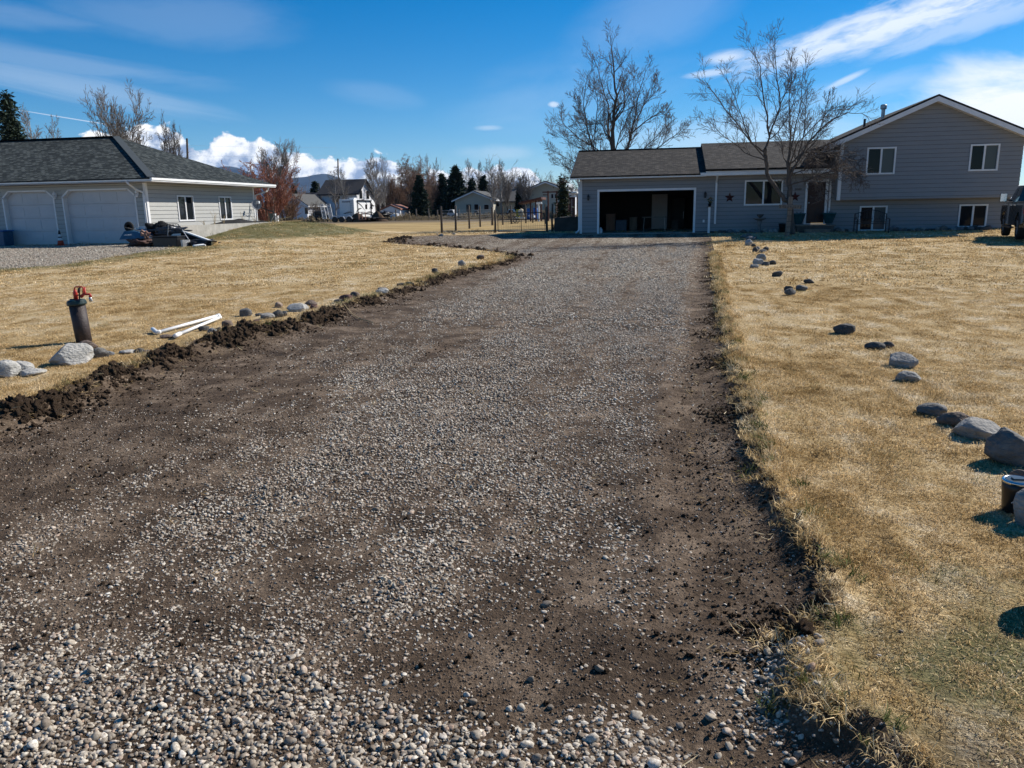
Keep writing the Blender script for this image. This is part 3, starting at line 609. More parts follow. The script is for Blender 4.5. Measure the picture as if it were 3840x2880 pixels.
def quad_uv(mb, p, U=(1, 0, 0)):
    """roof face with uv in metres: u along the eave, v up the slope"""
    p = [Vector(q) for q in p]; u = Vector(U).normalized(); n = (p[1]-p[0]).cross(p[2]-p[0]).normalized(); v = n.cross(u)
    if v.z < 0: v = -v
    mb.add(p, [tuple(range(len(p)))], [[((q-p[0]).dot(u), (q-p[0]).dot(v)) for q in p]])
def slab(mb, p, th, U=(1, 0, 0)):
    quad_uv(mb, p, U); n = len(p); lo = [(q[0], q[1], q[2]-th) for q in p]
    mb.add(list(p)+lo, [tuple(range(2*n-1, n-1, -1))]+[(i, i+n, (i+1) % n+n, (i+1) % n) for i in range(n)])
def window(par, x0, x1, z0, z1, Y, face=-1, axis_='x', fw=.07, panes=('pane', 'pane'), label=None, sill=False, mull=1, blinds=False):
    """white framed slider: frame, one centre bar, two panes, dark room behind"""
    def bx(mb, a0, a1, d0, d1, b0, b1):
        d0, d1 = sorted((Y+face*d0, Y+face*d1))
        return mb.box(a0, a1, d0, d1, b0, b1) if axis_ == 'x' else mb.box(d0, d1, a0, a1, b0, b1)
    f = MB(); bx(f, x0, x0+fw, -.05, .045, z0, z1); bx(f, x1-fw, x1, -.05, .045, z0, z1); bx(f, x0+fw, x1-fw, -.05, .043, z0, z0+fw); bx(f, x0+fw, x1-fw, -.05, .043, z1-fw, z1)
    xm = (x0+x1)/2; bx(f, xm-.04, xm+.04, -.045, .03, z0+fw, z1-fw)
    fo = f.build('window_frame', M['white'], par); tag(fo, label)
    for k, (a, b) in enumerate(((x0+fw, xm-.04), (xm+.04, x1-fw))):
        g = MB(); bx(g, a, b, -.02-.012*k, -.012-.012*k, z0+fw, z1-fw); g.build('pane', M[panes[k]], fo)
    d = MB(); bx(d, x0+fw, x1-fw, -.35, -.30, z0+fw, z1-fw)
    if blinds:
        n = 9
        for i in range(n):
            a = xm+.06+(x1-fw-xm-.1)*i/n; bx(d, a, a+(x1-xm-fw)/n*.8, -.09, -.08, z0+fw, z1-fw)
    return fo
def gutter(par, a, b, h=.12, w=.12, name='gutter'):
    a = Vector(a); b = Vector(b); d = (b-a).normalized(); s = d.cross(Vector((0, 0, 1))); m = MB(); pr = [(0, 0), (w*.55, 0), (w, h*.45), (w, h), (w-.012, h), (w-.012, h*.5), (.012, .02), (0, h*.9)]
    for A, B in ((a, b),): 
        vs = [p+s*u+Vector((0, 0, v)) for p in (A, B) for u, v in pr]; n = len(pr)
        m.add(vs, [tuple(range(n))[::-1], tuple(range(n, 2*n))]+[(i, (i+1) % n, (i+1) % n+n, i+n) for i in range(n)])
    return m.build(name, M['gutter'], par)
def box_part(par, name, mat, *b, bevel=0):
    return MB().box(*b).build(name, mat, par, bevel=bevel)
def wall_lantern(par, x, z, Y, mat, s=1.):
    m = MB(); m.box(x-.04*s, x+.04*s, Y-.03, Y, z-.05*s, z+.12*s); m.tube([(x, Y-.02, z+.1*s), (x, Y-.10*s, z+.19*s), (x, Y-.14*s, z+.12*s)], .010*s, 6)
    m.lathe((x, Y-.14*s, z-.14*s), [(.035*s, 0), (.05*s, .02*s), (.06*s, .2*s), (.075*s, .21*s), (.03*s, .29*s), (.008*s, .31*s), (.006*s, .35*s)], 6)
    o = m.build('wall_lantern', M[mat], par); g = MB().lathe((x, Y-.14*s, z-.11*s), [(.045*s, 0), (.056*s, .15*s)], 8); g.build('lamp_glass', M['pane2'], o); return o
# ================================================================== the split level house
Y0 = 40.0; ZB = .2
def HX(px, py, Y=Y0): return at_y(px, py, Y)[0]
def HZ(px, py, Y=Y0): return at_y(px, py, Y)[2]
house = thing('house', 'grey split level house with white trim and an open double garage at the driveway end', 'house', (5, 44, ZB))
gx0 = HX(2176, 800)             # left garage corner
bx0 = HX(3150, 620, 39.35)      # left corner of the raised wing
gl, gr = HX(2247, 800), HX(2600, 800); gt = (HZ(2246, 719)+HZ(2606, 712))/2
lo, hi = gl-.10, gr+.10
EZ = (HZ(2140, 672)+HZ(2645, 655))/2   # eave height
wz = EZ-.02
# windows measured on the front wall
wl, wr, wb, wt = HX(2791, 730), HX(2934, 730), HZ(2860, 770), HZ(2860, 675)
dl, dr, db, dt = HX(3026, 760), HX(3093, 760), HZ(3060, 836), HZ(3060, 682)
yl = 40.0
w1 = (HX(3222, 800), HX(3326, 800), HZ(3270, 866), HZ(3270, 772)); w2 = (HX(3594, 800), HX(3702, 800), HZ(3640, 853), HZ(3645, 766))
YU = 39.35
u1 = (HX(3249, 600, YU), HX(3358, 600, YU), HZ(3300, 654, YU), HZ(3308, 552, YU)); u2 = (HX(3635, 590, YU), HX(3745, 590, YU), HZ(3680, 641, YU), HZ(3695, 540, YU))
ub = HZ(3500, 744, YU)
pk = at_y(3522, 352, 38.95); rl = at_y(3093, 543, 38.95); PX, PZ = pk[0], pk[2]; slope = (PZ-rl[2])/(PX-rl[0]); RX1 = PX+(PX-rl[0]); RX0 = rl[0]
print('house', gx0, bx0, lo, hi, gt, EZ, 'win', wl, wr, wb, wt, 'door', dl, dr, db, dt, 'w', w1, w2, 'u', u1, u2, ub, 'peak', PX, PZ, slope)
ux1 = PX+(PX-bx0)
m = MB(); g_holes = [(lo, hi, 0, gt+.12), (wl, wr, wb, wt), (dl-.1, dr+.1, 0, dt+.1), w1, w2]
siding(m, gx0, ux1, yl, .26, wz, g_holes)
sd = m.build('front_wall', M['siding'], house)
m = MB(); m.box(gx0+.02, lo-.02, yl+.001, yl+.12, .2, wz); m.box(lo-.02, hi+.02, yl+.001, yl+.12, gt+.11, wz); m.box(hi+.02, wl-.02, yl+.001, yl+.12, .2, wz)
zs_ = lambda h, a, b, z0_, z1_: (m.box(a, b, yl+.001, yl+.03, z0_, h[2]-.002), m.box(a, b, yl+.001, yl+.03, h[3]+.002, z1_))
zs_((0, 0, wb, wt), wl-.02, wr+.02, .2, wz); m.box(wr+.02, dl-.12, yl+.001, yl+.03, .2, wz); m.box(dl-.12, dr+.12, yl+.001, yl+.03, dt+.1, wz); m.box(dr+.12, w1[0], yl+.001, yl+.03, .2, wz); zs_(w1, w1[0], w1[1], .2, wz); m.box(w1[1], w2[0], yl+.001, yl+.03, .2, wz); zs_(w2, w2[0], w2[1], .2, wz); m.box(w2[1], ux1-.02, yl+.001, yl+.03, .2, wz)
m.build('shade_backing', M['shadeback'], house)
m = MB(); siding(m, bx0, ux1, YU, ub+.10, PZ-.18, [u1, u2], clip=lambda z: (bx0 if z < PZ-.2-slope*(PX-bx0) else PX-(PZ-.2-z)/slope, PX+(PZ-.2-z)/slope))
m.box(bx0+.01, ux1-.01, YU+.001, yl-.02, ub, ub+.1)
siding(m, YU, yl-.02, bx0, ub+.1, PZ-.2-slope*(PX-bx0), [], -1, 'y')
m.build('raised_wall', M['siding'], house)
m = MB(); zc_ = PZ-.25-slope*(PX-bx0); m.box(bx0+.02, u1[0], YU+.002, YU+.03, ub+.1, zc_); m.box(u1[0], u1[1], YU+.002, YU+.03, ub+.1, u1[2]); m.box(u1[0], u1[1], YU+.002, YU+.03, u1[3], zc_); m.box(u1[1], u2[0], YU+.002, YU+.03, ub+.1, zc_); m.box(u2[0], u2[1], YU+.002, YU+.03, ub+.1, u2[2]); m.box(u2[1], ux1-.02, YU+.002, YU+.03, ub+.1, zc_); m.prism([(bx0+.02, zc_), (ux1-.02, zc_), (PX, PZ-.28)], YU+.002, YU+.03, 'y'); m.build('shade_backing', M['shadeback'], house)
box_part(house, 'corner_board', M['white'], bx0-.03, bx0+.11, YU-.035, YU-.002, ub-.01, PZ-.2-slope*(PX-bx0)+.02)
m = MB().box(bx0-.035, bx0-.012, YU-.03, YU+.1, ub-.01, PZ-.25-slope*(PX-bx0)); m.build('corner_board', M['white'], house)
box_part(house, 'corner_board', M['white'], gx0-.03, gx0+.09, yl-.035, yl-.002, .22, wz)
# garage: side walls, back, floor, ceiling = a real dark room
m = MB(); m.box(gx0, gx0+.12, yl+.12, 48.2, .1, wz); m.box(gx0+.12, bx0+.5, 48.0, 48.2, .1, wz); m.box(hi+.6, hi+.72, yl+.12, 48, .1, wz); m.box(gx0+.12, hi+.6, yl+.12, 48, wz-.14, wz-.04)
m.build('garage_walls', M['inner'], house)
box_part(house, 'garage_floor', M['slab'], gx0+.1, hi+.6, yl-.25, 48, .02, .215)
tr = MB(); tr.box(lo, lo+.10, yl-.03, yl+.14, .2, gt); tr.box(hi-.10, hi, yl-.03, yl+.14, .2, gt); tr.box(lo, hi, yl-.032, yl+.14, gt, gt+.11); tr.build('garage_door_frame', M['white'], house)
# foundation strip
box_part(house, 'foundation', M['darkconc'], gx0+.02, lo-.01, yl-.0, yl+.05, 0., .262); box_part(house, 'foundation', M['darkconc'], hi+.01, ux1, yl-.0, yl+.05, 0., .262)
# window groups
window(house, wl, wr, wb, wt, yl, label='wide front window between the two tin stars', panes=('pane', 'pane'))
window(house, *w1, yl, label='lower window behind the metal bench', panes=('pane', 'pane2'), blinds=True)
window(house, *w2, yl, label='lower window beside the parked truck')
window(house, *u1, YU, label='upper window nearest the bare tree', panes=('pane', 'pane2'))
window(house, *u2, YU, label='upper window at the gable right side', panes=('pane', 'pane2'))
for q, Yw in ((w1, yl), (w2, yl), (u1, YU), (u2, YU), ((wl, wr, wb, wt), yl)): MB().box(q[0]-.1, q[1]+.1, Yw+.6, Yw+.62, q[2]-.1, q[3]+.1).build('room_back', M['shadeback'], house)
# front door
dr_ = MB().box(dl, dr, yl+.03, yl+.07, db, dt); W_ = dr-dl
for (a, b, c, d) in ((.12, .46, .06, .36), (.54, .88, .06, .36), (.12, .46, .42, .68), (.54, .88, .42, .68), (.12, .46, .74, .93), (.54, .88, .74, .93)):
    h_ = dt-db; dr_.box(dl+a*W_, dl+b*W_, yl+.015, yl+.03, db+c*h_, db+d*h_)
do = dr_.build('front_door', M['door'], house, bevel=.008)
MB().lathe((dl+.09, yl-.02, db+.95), [(.01, -.03), (.032, -.01), (.032, .02), (.01, .035)], 10).build('handle', M['steel'], do)
tr = MB(); tr.box(dl-.10, dl, yl-.035, yl+.08, db-.02, dt+.1); tr.box(dr, dr+.10, yl-.035, yl+.08, db-.02, dt+.1); tr.box(dl, dr, yl-.037, yl+.08, dt, dt+.1); tr.box(dl-.1, dr+.1, yl-.06, yl+.08, db-.06, db-.02)
tr.build('door_frame', M['white'], house)
tr = MB().box(dr+.17, dr+.25, yl-.045, yl-.002, db-.02, dt+.02); tr.build('storm_door_post', M['white'], house)
# roofs
RY = 44.1; gz = (HZ(2180, 566, RY)+HZ(2640, 553, RY))/2; lz = HZ(2700, 541, RY); ey = 39.42; xs_ = HX(2641, 600, 41); xg = HX(2138, 672, ey)
r = MB(); slab(r, [(xg, ey, EZ+.07), (xs_+.05, ey, EZ+.07), (xs_+.05, RY, gz), (xg, RY, gz)], .07); slab(r, [(xg, RY, gz), (xs_+.05, RY, gz), (xs_+.05, 2*RY-ey, EZ+.07), (xg, 2*RY-ey, EZ+.07)], .07)
ro = r.build('garage_roof', M['roofB'], house); MB().box(xg, xs_, RY-.12, RY+.12, gz-.02, gz+.022).build('ridge_cap', M['roofB'], ro)
r = MB(); e2 = ey-.05; ee_ = EZ+.26; lz += .07; slab(r, [(xs_, e2, ee_), (RX0+.9, e2, ee_), (RX0+3.5, RY, lz), (xs_, RY, lz)], .10); slab(r, [(xs_, RY, lz), (RX0+3.5, RY, lz), (RX0+3.5, 2*RY-e2, ee_), (xs_, 2*RY-e2, ee_)], .10)
r.build('living_room_roof', M['roofB'], house)
m = MB(); m.prism([(ey+.2, EZ-.1), (RY, gz-.25), (2*RY-ey-.2, EZ-.1)], gx0, gx0+.1, 'x'); m.build('gable_end', M['siding'], house); m = MB(); m.prism([(e2+.05, EZ-.04), (e2+.05, EZ+.17), (RY, lz-.09), (2*RY-e2-.05, EZ+.17), (2*RY-e2-.05, EZ-.04)], xs_+.02, xs_+.1, 'x'); m.build('gable_end', M['siding'], house)
m = MB(); m.prism([(ey, EZ-.1), (RY, gz-.19), (RY, gz-.03), (ey, EZ+.06)], xg-.02, xg+.02, 'x'); m.build('rake_board', M['white'], house)
m = MB().box(xg, RX0+.6, ey+.02, yl-.001, EZ-.05, EZ-.02); m.build('soffit', M['white'], house)
gutter(house, (xs_+.0, ey+.03, EZ-.07), (xg, ey+.03, EZ-.07), .14, .12).rotation_euler = (0, 0, 0)
gutter(house, (RX0+.55, ey-.02, EZ-.04), (xs_-.25, ey-.02, EZ-.04), .15, .12)
box_part(house, 'fascia', M['white'], xs_, RX0+.5, ey-.015, ey+.01, EZ+.10, EZ+.17)
# big gable roof
def ry(x): return PZ-slope*abs(x-PX)
r = MB(); ya, yb = 38.95, 49.5
slab(r, [(RX0, yb, ry(RX0)), (RX0, ya, ry(RX0)), (PX, ya, PZ), (PX, yb, PZ)], .09, (0, 1, 0)); slab(r, [(RX1, ya, ry(RX1)), (RX1, yb, ry(RX1)), (PX, yb, PZ), (PX, ya, PZ)], .09, (0, 1, 0))
r.build('main_roof', M['roofB'], house)
m = MB()
for s, xe in ((-1, RX0), (1, RX1)):
    m.prism([(PX, PZ-.085), (PX, PZ-.30), (xe, ry(xe)-.30), (xe, ry(xe)-.085)][::s], ya-.0, ya+.035, 'y')
m.build('rake_board', M['white'], house)
m = MB(); 
for s, xe in ((-1, RX0), (1, RX1)): m.prism([(PX, PZ-.26), (PX, PZ-.28), (xe, ry(xe)-.28), (xe, ry(xe)-.26)], ya+.035, YU, 'y')
m.box(RX0, bx0-.04, ya+.04, yb, ry(RX0)-.30, ry(RX0)-.27); m.build('soffit', M['white'], house)
# raised wing left side wall above the living room roof and body
m = MB().box(bx0-.0, bx0+.08, yl, 49.2, wz-.3, ry(bx0)-.28); m.build('side_wall', M['siding'], house)
def spout(par, pts, name='downspout', r=.04): return MB().tube(pts, r, 4, True).build(name, M['white'], par)
xd = HX(2684, 750)
m = MB(); m.box(xd-.045, xd+.045, yl-.09, yl-.016, .62, EZ-.28); m.tube([(xd, yl-.45, EZ-.04), (xd, yl-.4, EZ-.12), (xd, yl-.06, EZ-.34)], .045, 6); m.build('downspout', M['white'], house)
xd2 = gx0-.06
m = MB(); m.box(xd2-.04, xd2+.04, yl-.1, yl-.03, .42, EZ-.35); m.tube([(xd2-.05, yl-.45, EZ-.04), (xd2-.02, yl-.35, EZ-.18), (xd2, yl-.07, EZ-.40)], .045, 6); m.tube([(xd2, yl-.07, .44), (xd2-.03, yl-.09, .36), (xd2-.14, yl-.26, .28)], .045, 6); m.build('downspout', M['white'], house)
wall_lantern(house, HX(2207, 742), HZ(2207, 742), yl-.014, 'dark', .95); wall_lantern(house, HX(2644, 732), HZ(2644, 732), yl-.014, 'dark', .95)
box_part(house, 'outlet_box', M['white'], HX(2638, 830)-.04, HX(2638, 830)+.05, yl-.06, yl-.012, HZ(2638, 834), HZ(2638, 824))
def text_mesh(txt, size, depth):
    cu_ = bpy.data.curves.new('lettering', 'FONT'); cu_.body = txt; cu_.size = size; cu_.extrude = depth; cu_.resolution_u = 2; t = bpy.data.objects.new('lettering', cu_); me = bpy.data.meshes.new_from_object(t); bpy.data.objects.remove(t); return me
me = text_mesh('3040', .16, .008); me.materials.append(M['black']); o = mobj('house_number', me, house); p = at_y(2979, 714, yl); o.location = Vector((p[0], yl-.024, p[2]))-ORG['house']; o.rotation_euler = (rad(90), 0, 0); o['label'] = 'dark house number 3040 beside the front door'
# roof pipes
for px, pyt, pyb, rr, cap in ((3310, 392, 445, .085, True), (3241, 446, 474, .055, False)):
    Yp = 40.6; b = at_y(px, pyb, Yp); t = at_y(px, pyt, Yp); m = MB(); m.lathe((b[0], Yp, b[2]-.5), [(rr*1.6, 0), (rr*1.5, .42), (rr, .52), (rr, t[2]-b[2]+.5-(.2 if cap else 0))], 14)
    if cap: m.lathe((b[0], Yp, t[2]-.22), [(rr*1.15, 0), (rr*1.7, .03), (rr*1.7, .17), (rr*1.5, .2), (rr*1.2, .22)], 14)
    m.build('vent_pipe', M['steel'] if cap else M['dark'], house)
# ---- things on and around the house
def star(px, py, R_, lab):
    c = at_y(px, py, yl); m = MB(); vs = [(c[0], yl-.09, c[2])]; 
    for k in range(10): a = math.pi/2+k*math.pi/5; q = R_ if k % 2 == 0 else R_*.42; vs.append((c[0]+q*math.cos(a), yl-.02, c[2]+q*math.sin(a)))
    m.add(vs+[(c[0], yl-.02, c[2])], [(0, 1+k, 1+(k+1) % 10) for k in range(10)]+[(11, 1+(k+1) % 10, 1+k) for k in range(10)]); o = m.build('wall_star', M['star']); recenter(o, tuple(c)); tag(o, lab, 'wall star', 'tin stars hung on the house wall')
star(2736, 741, .25, 'dark red tin star left of the wide front window'); star(2981, 738, .25, 'dark tin star partly behind the small tree trunk, near the door')
# birdbath
c = at_y(2846, 864, 39.4); c[2] = Hs(c[0], 39.4); t = thing('birdbath', 'carved stone birdbath standing below the wide front window', 'birdbath', tuple(c))
MB().lathe(c, [(.16, 0), (.17, .05), (.10, .10), (.085, .35), (.12, .52), (.10, .58)], 18).build('pedestal', M['stoneg'], t, True)
MB().lathe(c+np.array([0, 0, .57]), [(.08, 0), (.22, .05), (.30, .10), (.30, .13), (.26, .12), (.10, .08)], 24).build('basin', M['stoneg'], t, True)
o = MB().lathe(c+np.array([.02, 0, .68]), [(.05, 0), (.07, .06), (.15, .12), (.17, .19), (.14, .19), (.05, .10)], 16).build('stone_bowl', M['darkconc'], None, True); recenter(o, (c[0], c[1], c[2]+.68)); tag(o, 'small dark bowl resting on top of the birdbath', 'bowl')
# pedestal with flowers
c = at_y(2657, 870, 39.35); c[2] = .2; t = thing('plant_stand', 'tall narrow white post stand beside the garage downspout', 'plant stand', tuple(c))
MB().box(c[0]-.05, c[0]+.05, c[1]-.05, c[1]+.05, .2, 1.44).build('post', M['white'], t, bevel=.006); MB().box(c[0]-.13, c[0]+.13, c[1]-.12, c[1]+.12, 1.44, 1.47).build('top', M['wood'], t, bevel=.005)
t = thing('potted_plant', 'small dark pot of yellow flowers on the white post stand', 'potted plant', (c[0], c[1], 1.47)); MB().lathe((c[0], c[1], 1.47), [(.06, 0), (.09, .12), (.10, .13), (.08, .13)], 14).build('pot', M['black'], t, True)
m = MB(); rr = random.Random(3)
for k in range(60):
    a, h = rr.uniform(0, 6.3), rr.uniform(.1, .42); q = rr.uniform(0, .13); x_, y_ = c[0]+q*math.cos(a)+.02, c[1]+q*math.sin(a); s = .03; m.add([(x_-s, y_, 1.47+h), (x_, y_-s, 1.47+h+.02), (x_+s, y_+.01, 1.47+h), (x_, y_+s, 1.47+h-.02)], [(0, 1, 2, 3)])
m.build('leaves', pm('leaf_green', (.05, .085, .03), (.03, .05, .02)), t)
fm_ = pm('petal_yellow', (.55, .33, .03), (.45, .2, .02))
for k in range(9):
    m = MB(); a, h = rr.uniform(0, 6.3), rr.uniform(.2, .42); q = rr.uniform(.02, .12); x_, y_ = c[0]+q*math.cos(a), c[1]-.06+q*math.sin(a)*.5; m.lathe((x_, y_, 1.47+h), [(.01, 0), (.035, .008), (.012, .02)], 8); m.build('flower', fm_, t)
# steps, pots, window-well box, hose pot
def planter(px, py, lab, s=1.):
    c = at_y(px, py, 39.45); z = HZ(px, py, 39.45); t = thing('planter_pot', lab, 'planter', (c[0], 39.45, z), 'teal glazed pots flanking the front door')
    MB().lathe((c[0], 39.45, z), [(.15*s, 0), (.17*s, .03), (.27*s, .30), (.30*s, .44), (.32*s, .45), (.32*s, .50), (.28*s, .50), (.26*s, .44)], 22).build('pot', M['teal'], t, True)
    MB().lathe((c[0], 39.45, z+.42*s), [(.27*s, 0), (.25*s, .02)], 16).build('potting_soil', M['soil'], t)
    m = MB(); q = random.Random(int(px))
    for k in range(7): a = q.uniform(0, 6.3); m.tube([(c[0], 39.45, z+.40), (c[0]+.08*math.cos(a), 39.45+.08*math.sin(a), z+.5), (c[0]+.13*math.cos(a), 39.45+.13*math.sin(a), z+.57)], .008, 4)
    m.build('dead_stems', M['twig'], t)
sz = db-.07
planter(3107, 838, 'teal glazed pot right of the maroon front door'); planter(2993, 840, 'teal glazed pot between the tree trunk and the front door')
s0, s1 = HX(2986, 845, 39), HX(3134, 845, 39); t = thing('porch_steps', 'dark wooden porch platform with one lower step at the front door', 'steps', ((s0+s1)/2, 39.3, .2))
m = MB(); 
for k in range(7): m.box(s0, s1, 39.0+k*.14, 39.13+k*.14, sz-.05, sz)
m.build('platform', M['wood'], t); MB().box(s0+.06, s1-.05, 39.04, 39.95, .1, sz-.052).build('riser', M['darkconc'], t)
m = MB(); 
for k in range(3): m.box(s0+.35, s1-.28, 38.62+k*.13, 38.74+k*.13, sz-.24, sz-.2)
m.box(s0+.38, s1-.31, 38.64, 39.0, .1, sz-.242); m.build('lower_step', M['wood'], t)
p = at_y(2938, 868, 39.3); o = MB().lathe((p[0], 39.3, .2), [(.18, 0), (.24, .36), (.255, .37), (.255, .42), (.22, .42), (.2, .1)], 18).build('garden_pot', M['black'], None, True); recenter(o, (p[0], 39.3, .2)); tag(o, 'black garden pot left of the small tree trunk by the wall', 'pot')
# bench
c = G(3290, 872); b0, b1 = at_y(3207, 870, 38.1)[0], at_y(3326, 870, 38.1)[0]; zb = Hs(b0, 38.1); t = thing('garden_bench', 'black metal garden bench with scrolled back on the lawn edge', 'bench', ((b0+b1)/2, 38.1, zb))
for x_ in (b0, b1):
    for yy, hh in ((37.85, .62), (38.4, .86)): MB().bar((x_, yy, zb), (x_, yy, zb+hh), .04).build('leg', M['dark'], t)
    m = MB().tube([(x_, 38.4, zb+.62), (x_, 38.1, zb+.66), (x_, 37.8, zb+.62), (x_, 37.8, zb+.55)], .018, 6); m.build('armrest', M['dark'], t)
m = MB(); 
for k in range(9): m.bar((b0, 37.86+k*.06, zb+.42), (b1, 37.86+k*.06, zb+.42), .03, .01)
m.build('seat', M['dark'], t)
m = MB(); n_ = 14; pts = [(b0+(b1-b0)*i/n_, 38.42, zb+.86+.17*math.sin(math.pi*i/n_)**1.3) for i in range(n_+1)]; m.tube(pts, .018, 6); m.bar((b0, 38.42, zb+.50), (b1, 38.42, zb+.50), .03); m.bar((b0, 38.42, zb+.44), (b1, 38.42, zb+.44), .02)
q = random.Random(5)
for k in range(16):
    x_ = b0+(b1-b0)*(k+.5)/16; a = q.uniform(-.5, .5); tp = zb+.84+.17*math.sin(math.pi*(k+.5)/16)**1.3; m.tube([(x_-.05, 38.42, zb+.51), (x_+.05*math.sin(a*3), 38.42, zb+.64), (x_+.06*a, 38.42, tp-.1), (x_+.1*a, 38.42, tp)], .009, 5)
    m.lathe((x_+.03, 38.41, zb+.6+q.uniform(0, .15)), [(.005, -.02), (.03, 0), (.005, .02)], 6)
m.build('backrest', M['dark'], t)
# garage contents
ty = 42.2; a, b = at_y(2408, 814, ty), at_y(2500, 812, ty); tz = a[2]; t = thing('folding_table', 'long folding table standing inside the dark garage', 'table', ((a[0]+b[0])/2, ty, .215))
MB().box(a[0], b[0], ty-.35, ty+.35, tz-.03, tz).build('tabletop', M['wood'], t)
for x_ in (a[0]+.12, b[0]-.12):
    for yy in (-.28, .28): MB().tube([(x_, ty+yy, tz-.03), (x_+(.05 if x_ > (a[0]+b[0])/2 else -.05), ty+yy, .215)], .015, 6).build('leg', M['steel'], t)
q = at_y(2445, 745, 47.9); q2 = at_y(2493, 860, 47.9); t = tag(MB().box(q[0], q[0]+.91, 47.86, 47.98, .215, 2.22).build('passage_door', M['doorp'], house))
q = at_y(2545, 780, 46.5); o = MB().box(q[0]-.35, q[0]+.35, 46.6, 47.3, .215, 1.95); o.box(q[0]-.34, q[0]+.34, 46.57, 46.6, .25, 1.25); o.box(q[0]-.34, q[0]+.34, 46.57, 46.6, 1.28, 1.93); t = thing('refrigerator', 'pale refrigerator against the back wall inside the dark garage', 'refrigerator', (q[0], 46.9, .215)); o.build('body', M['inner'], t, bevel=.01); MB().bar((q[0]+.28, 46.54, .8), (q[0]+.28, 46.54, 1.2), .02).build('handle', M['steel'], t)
rr = random.Random(8)
for k, (px, wd, hg, mt, lab) in enumerate(((2290, .5, .9, 'tan', 'brown carton at the left inside the open garage'), (2330, .6, .55, 'blueg', 'blue storage tub inside the garage left of the table'), (2375, .4, .7, 'wood', 'wooden crate beside the folding table in the garage'), (2530, .35, .5, 'darkconc', 'dark box right of the folding table in the garage'))):
    q = at_y(px, 840, 44.8); o = MB().box(q[0]-wd/2, q[0]+wd/2, 44.5, 45.1, .215, .215+hg); o.box(q[0]-wd/2-.02, q[0]+wd/2+.02, 44.48, 45.12, .215+hg, .215+hg+.04); t = thing('storage_box', lab, 'box', (q[0], 44.8, .215), 'boxes stored in the garage'); o.build('body', M[mt], t, bevel=.01)
q = at_y(2252, 862, 40.35); o = MB().lathe((q[0], 40.35, .215), [(.09, 0), (.10, .03), (.10, .2), (.06, .26), (.05, .3)], 16).build('jug', M['white'], None, True); recenter(o, (q[0], 40.35, .215)); tag(o, 'white jug on the floor just inside the garage opening', 'jug')
# ================================================================== garage building on the left
YG = 33.0; XG = -23.0
def LX(px, py, Y=YG): return at_y(px, py, Y)[0]
def LZ(px, py, Y=YG): return at_y(px, py, Y)[2]
d2l, d2r = LX(233, 745), LX(516, 790); d1l, d1r = LX(8, 745), LX(206, 760); dtz = (LZ(249, 710)+LZ(480, 706))/2; cz = LZ(233, 738)
bld = thing('detached_garage', 'long grey garage building with dark hipped roof and two white overhead doors', 'garage', (-28, 38, .2)); ez = 3.10; wz2 = 2.98; XL = -40.
print('garage', d1l, d1r, d2l, d2r, dtz, cz)
m = MB(); hs_ = [(d2l, d2r, 0, dtz), (d1l, d1r, 0, dtz)]; siding(m, XL, XG, YG, .22, wz2, hs_)
for a, b in ((d1l, d1r), (d2l, d2r)):   # clipped top corners of each opening
    c_ = .38; m.prism([(a, dtz), (a, cz), (a+c_, dtz)], YG-.012, YG+.05, 'y'); m.prism([(b, dtz), (b-c_, dtz), (b, cz)], YG-.012, YG+.05, 'y')
m.build('front_wall', M['siding2'], bld)
m = MB(); m.box(XL, d1l, YG+.002, YG+.04, .22, wz2); m.box(d1r, d2l, YG+.002, YG+.04, .22, wz2); m.box(d2r, XG-.02, YG+.002, YG+.04, .22, wz2); m.box(d1l, d1r, YG+.06, YG+.1, dtz, wz2); m.box(d2l, d2r, YG+.06, YG+.1, dtz, wz2); m.build('shade_backing', M['shadeback'], bld)
YB = 43.0
W1 = (at_x(661, 740, XG)[1], at_x(722, 740, XG)[1], at_x(700, 829, XG)[2], at_x(690, 733, XG)[2]); W2 = (at_x(817, 740, XG)[1], at_x(864, 740, XG)[1], W1[2], W1[3])
print('W', W1, W2)
m = MB(); siding(m, YG, YB, XG, .4, wz2, [W1, W2], 1, 'y'); m.build('side_wall', M['siding2'], bld)
m = MB(); m.box(XG-.03, XG-.002, YG+.02, W1[0], .4, wz2); m.box(XG-.03, XG-.002, W1[1], W2[0], .4, wz2); m.box(XG-.03, XG-.002, W2[1], YB-.02, .4, wz2)
for W_ in (W1, W2): m.box(XG-.03, XG-.002, W_[0], W_[1], .4, W_[2]); m.box(XG-.03, XG-.002, W_[0], W_[1], W_[3], wz2)
m.build('shade_backing', M['shadeback'], bld)
window(bld, *W1, XG, 1, 'y', label='side window nearer the parking pad'); window(bld, *W2, XG, 1, 'y', label='side window nearer the satellite dish')
MB().box(XG-.6, XG-.58, YG+.4, YB-.2, .4, wz2-.2).build('room_back', M['inner'], bld)
box_part(bld, 'corner_board', M['white'], XG-.10, XG+.03, YG-.03, YG-.001, .22, wz2); box_part(bld, 'corner_board', M['white'], XG+.001, XG+.03, YG+.0, YG+.12, .22, wz2); box_part(bld, 'corner_board', M['white'], XG+.001, XG+.032, YB-.11, YB+.03, .4, wz2)
MB().box(XG-.05, XG-.001, YG+.02, YB, .0, .4).box(XL, XG, YB-.1, YB, 0, wz2).build('foundation', M['slab'], bld)
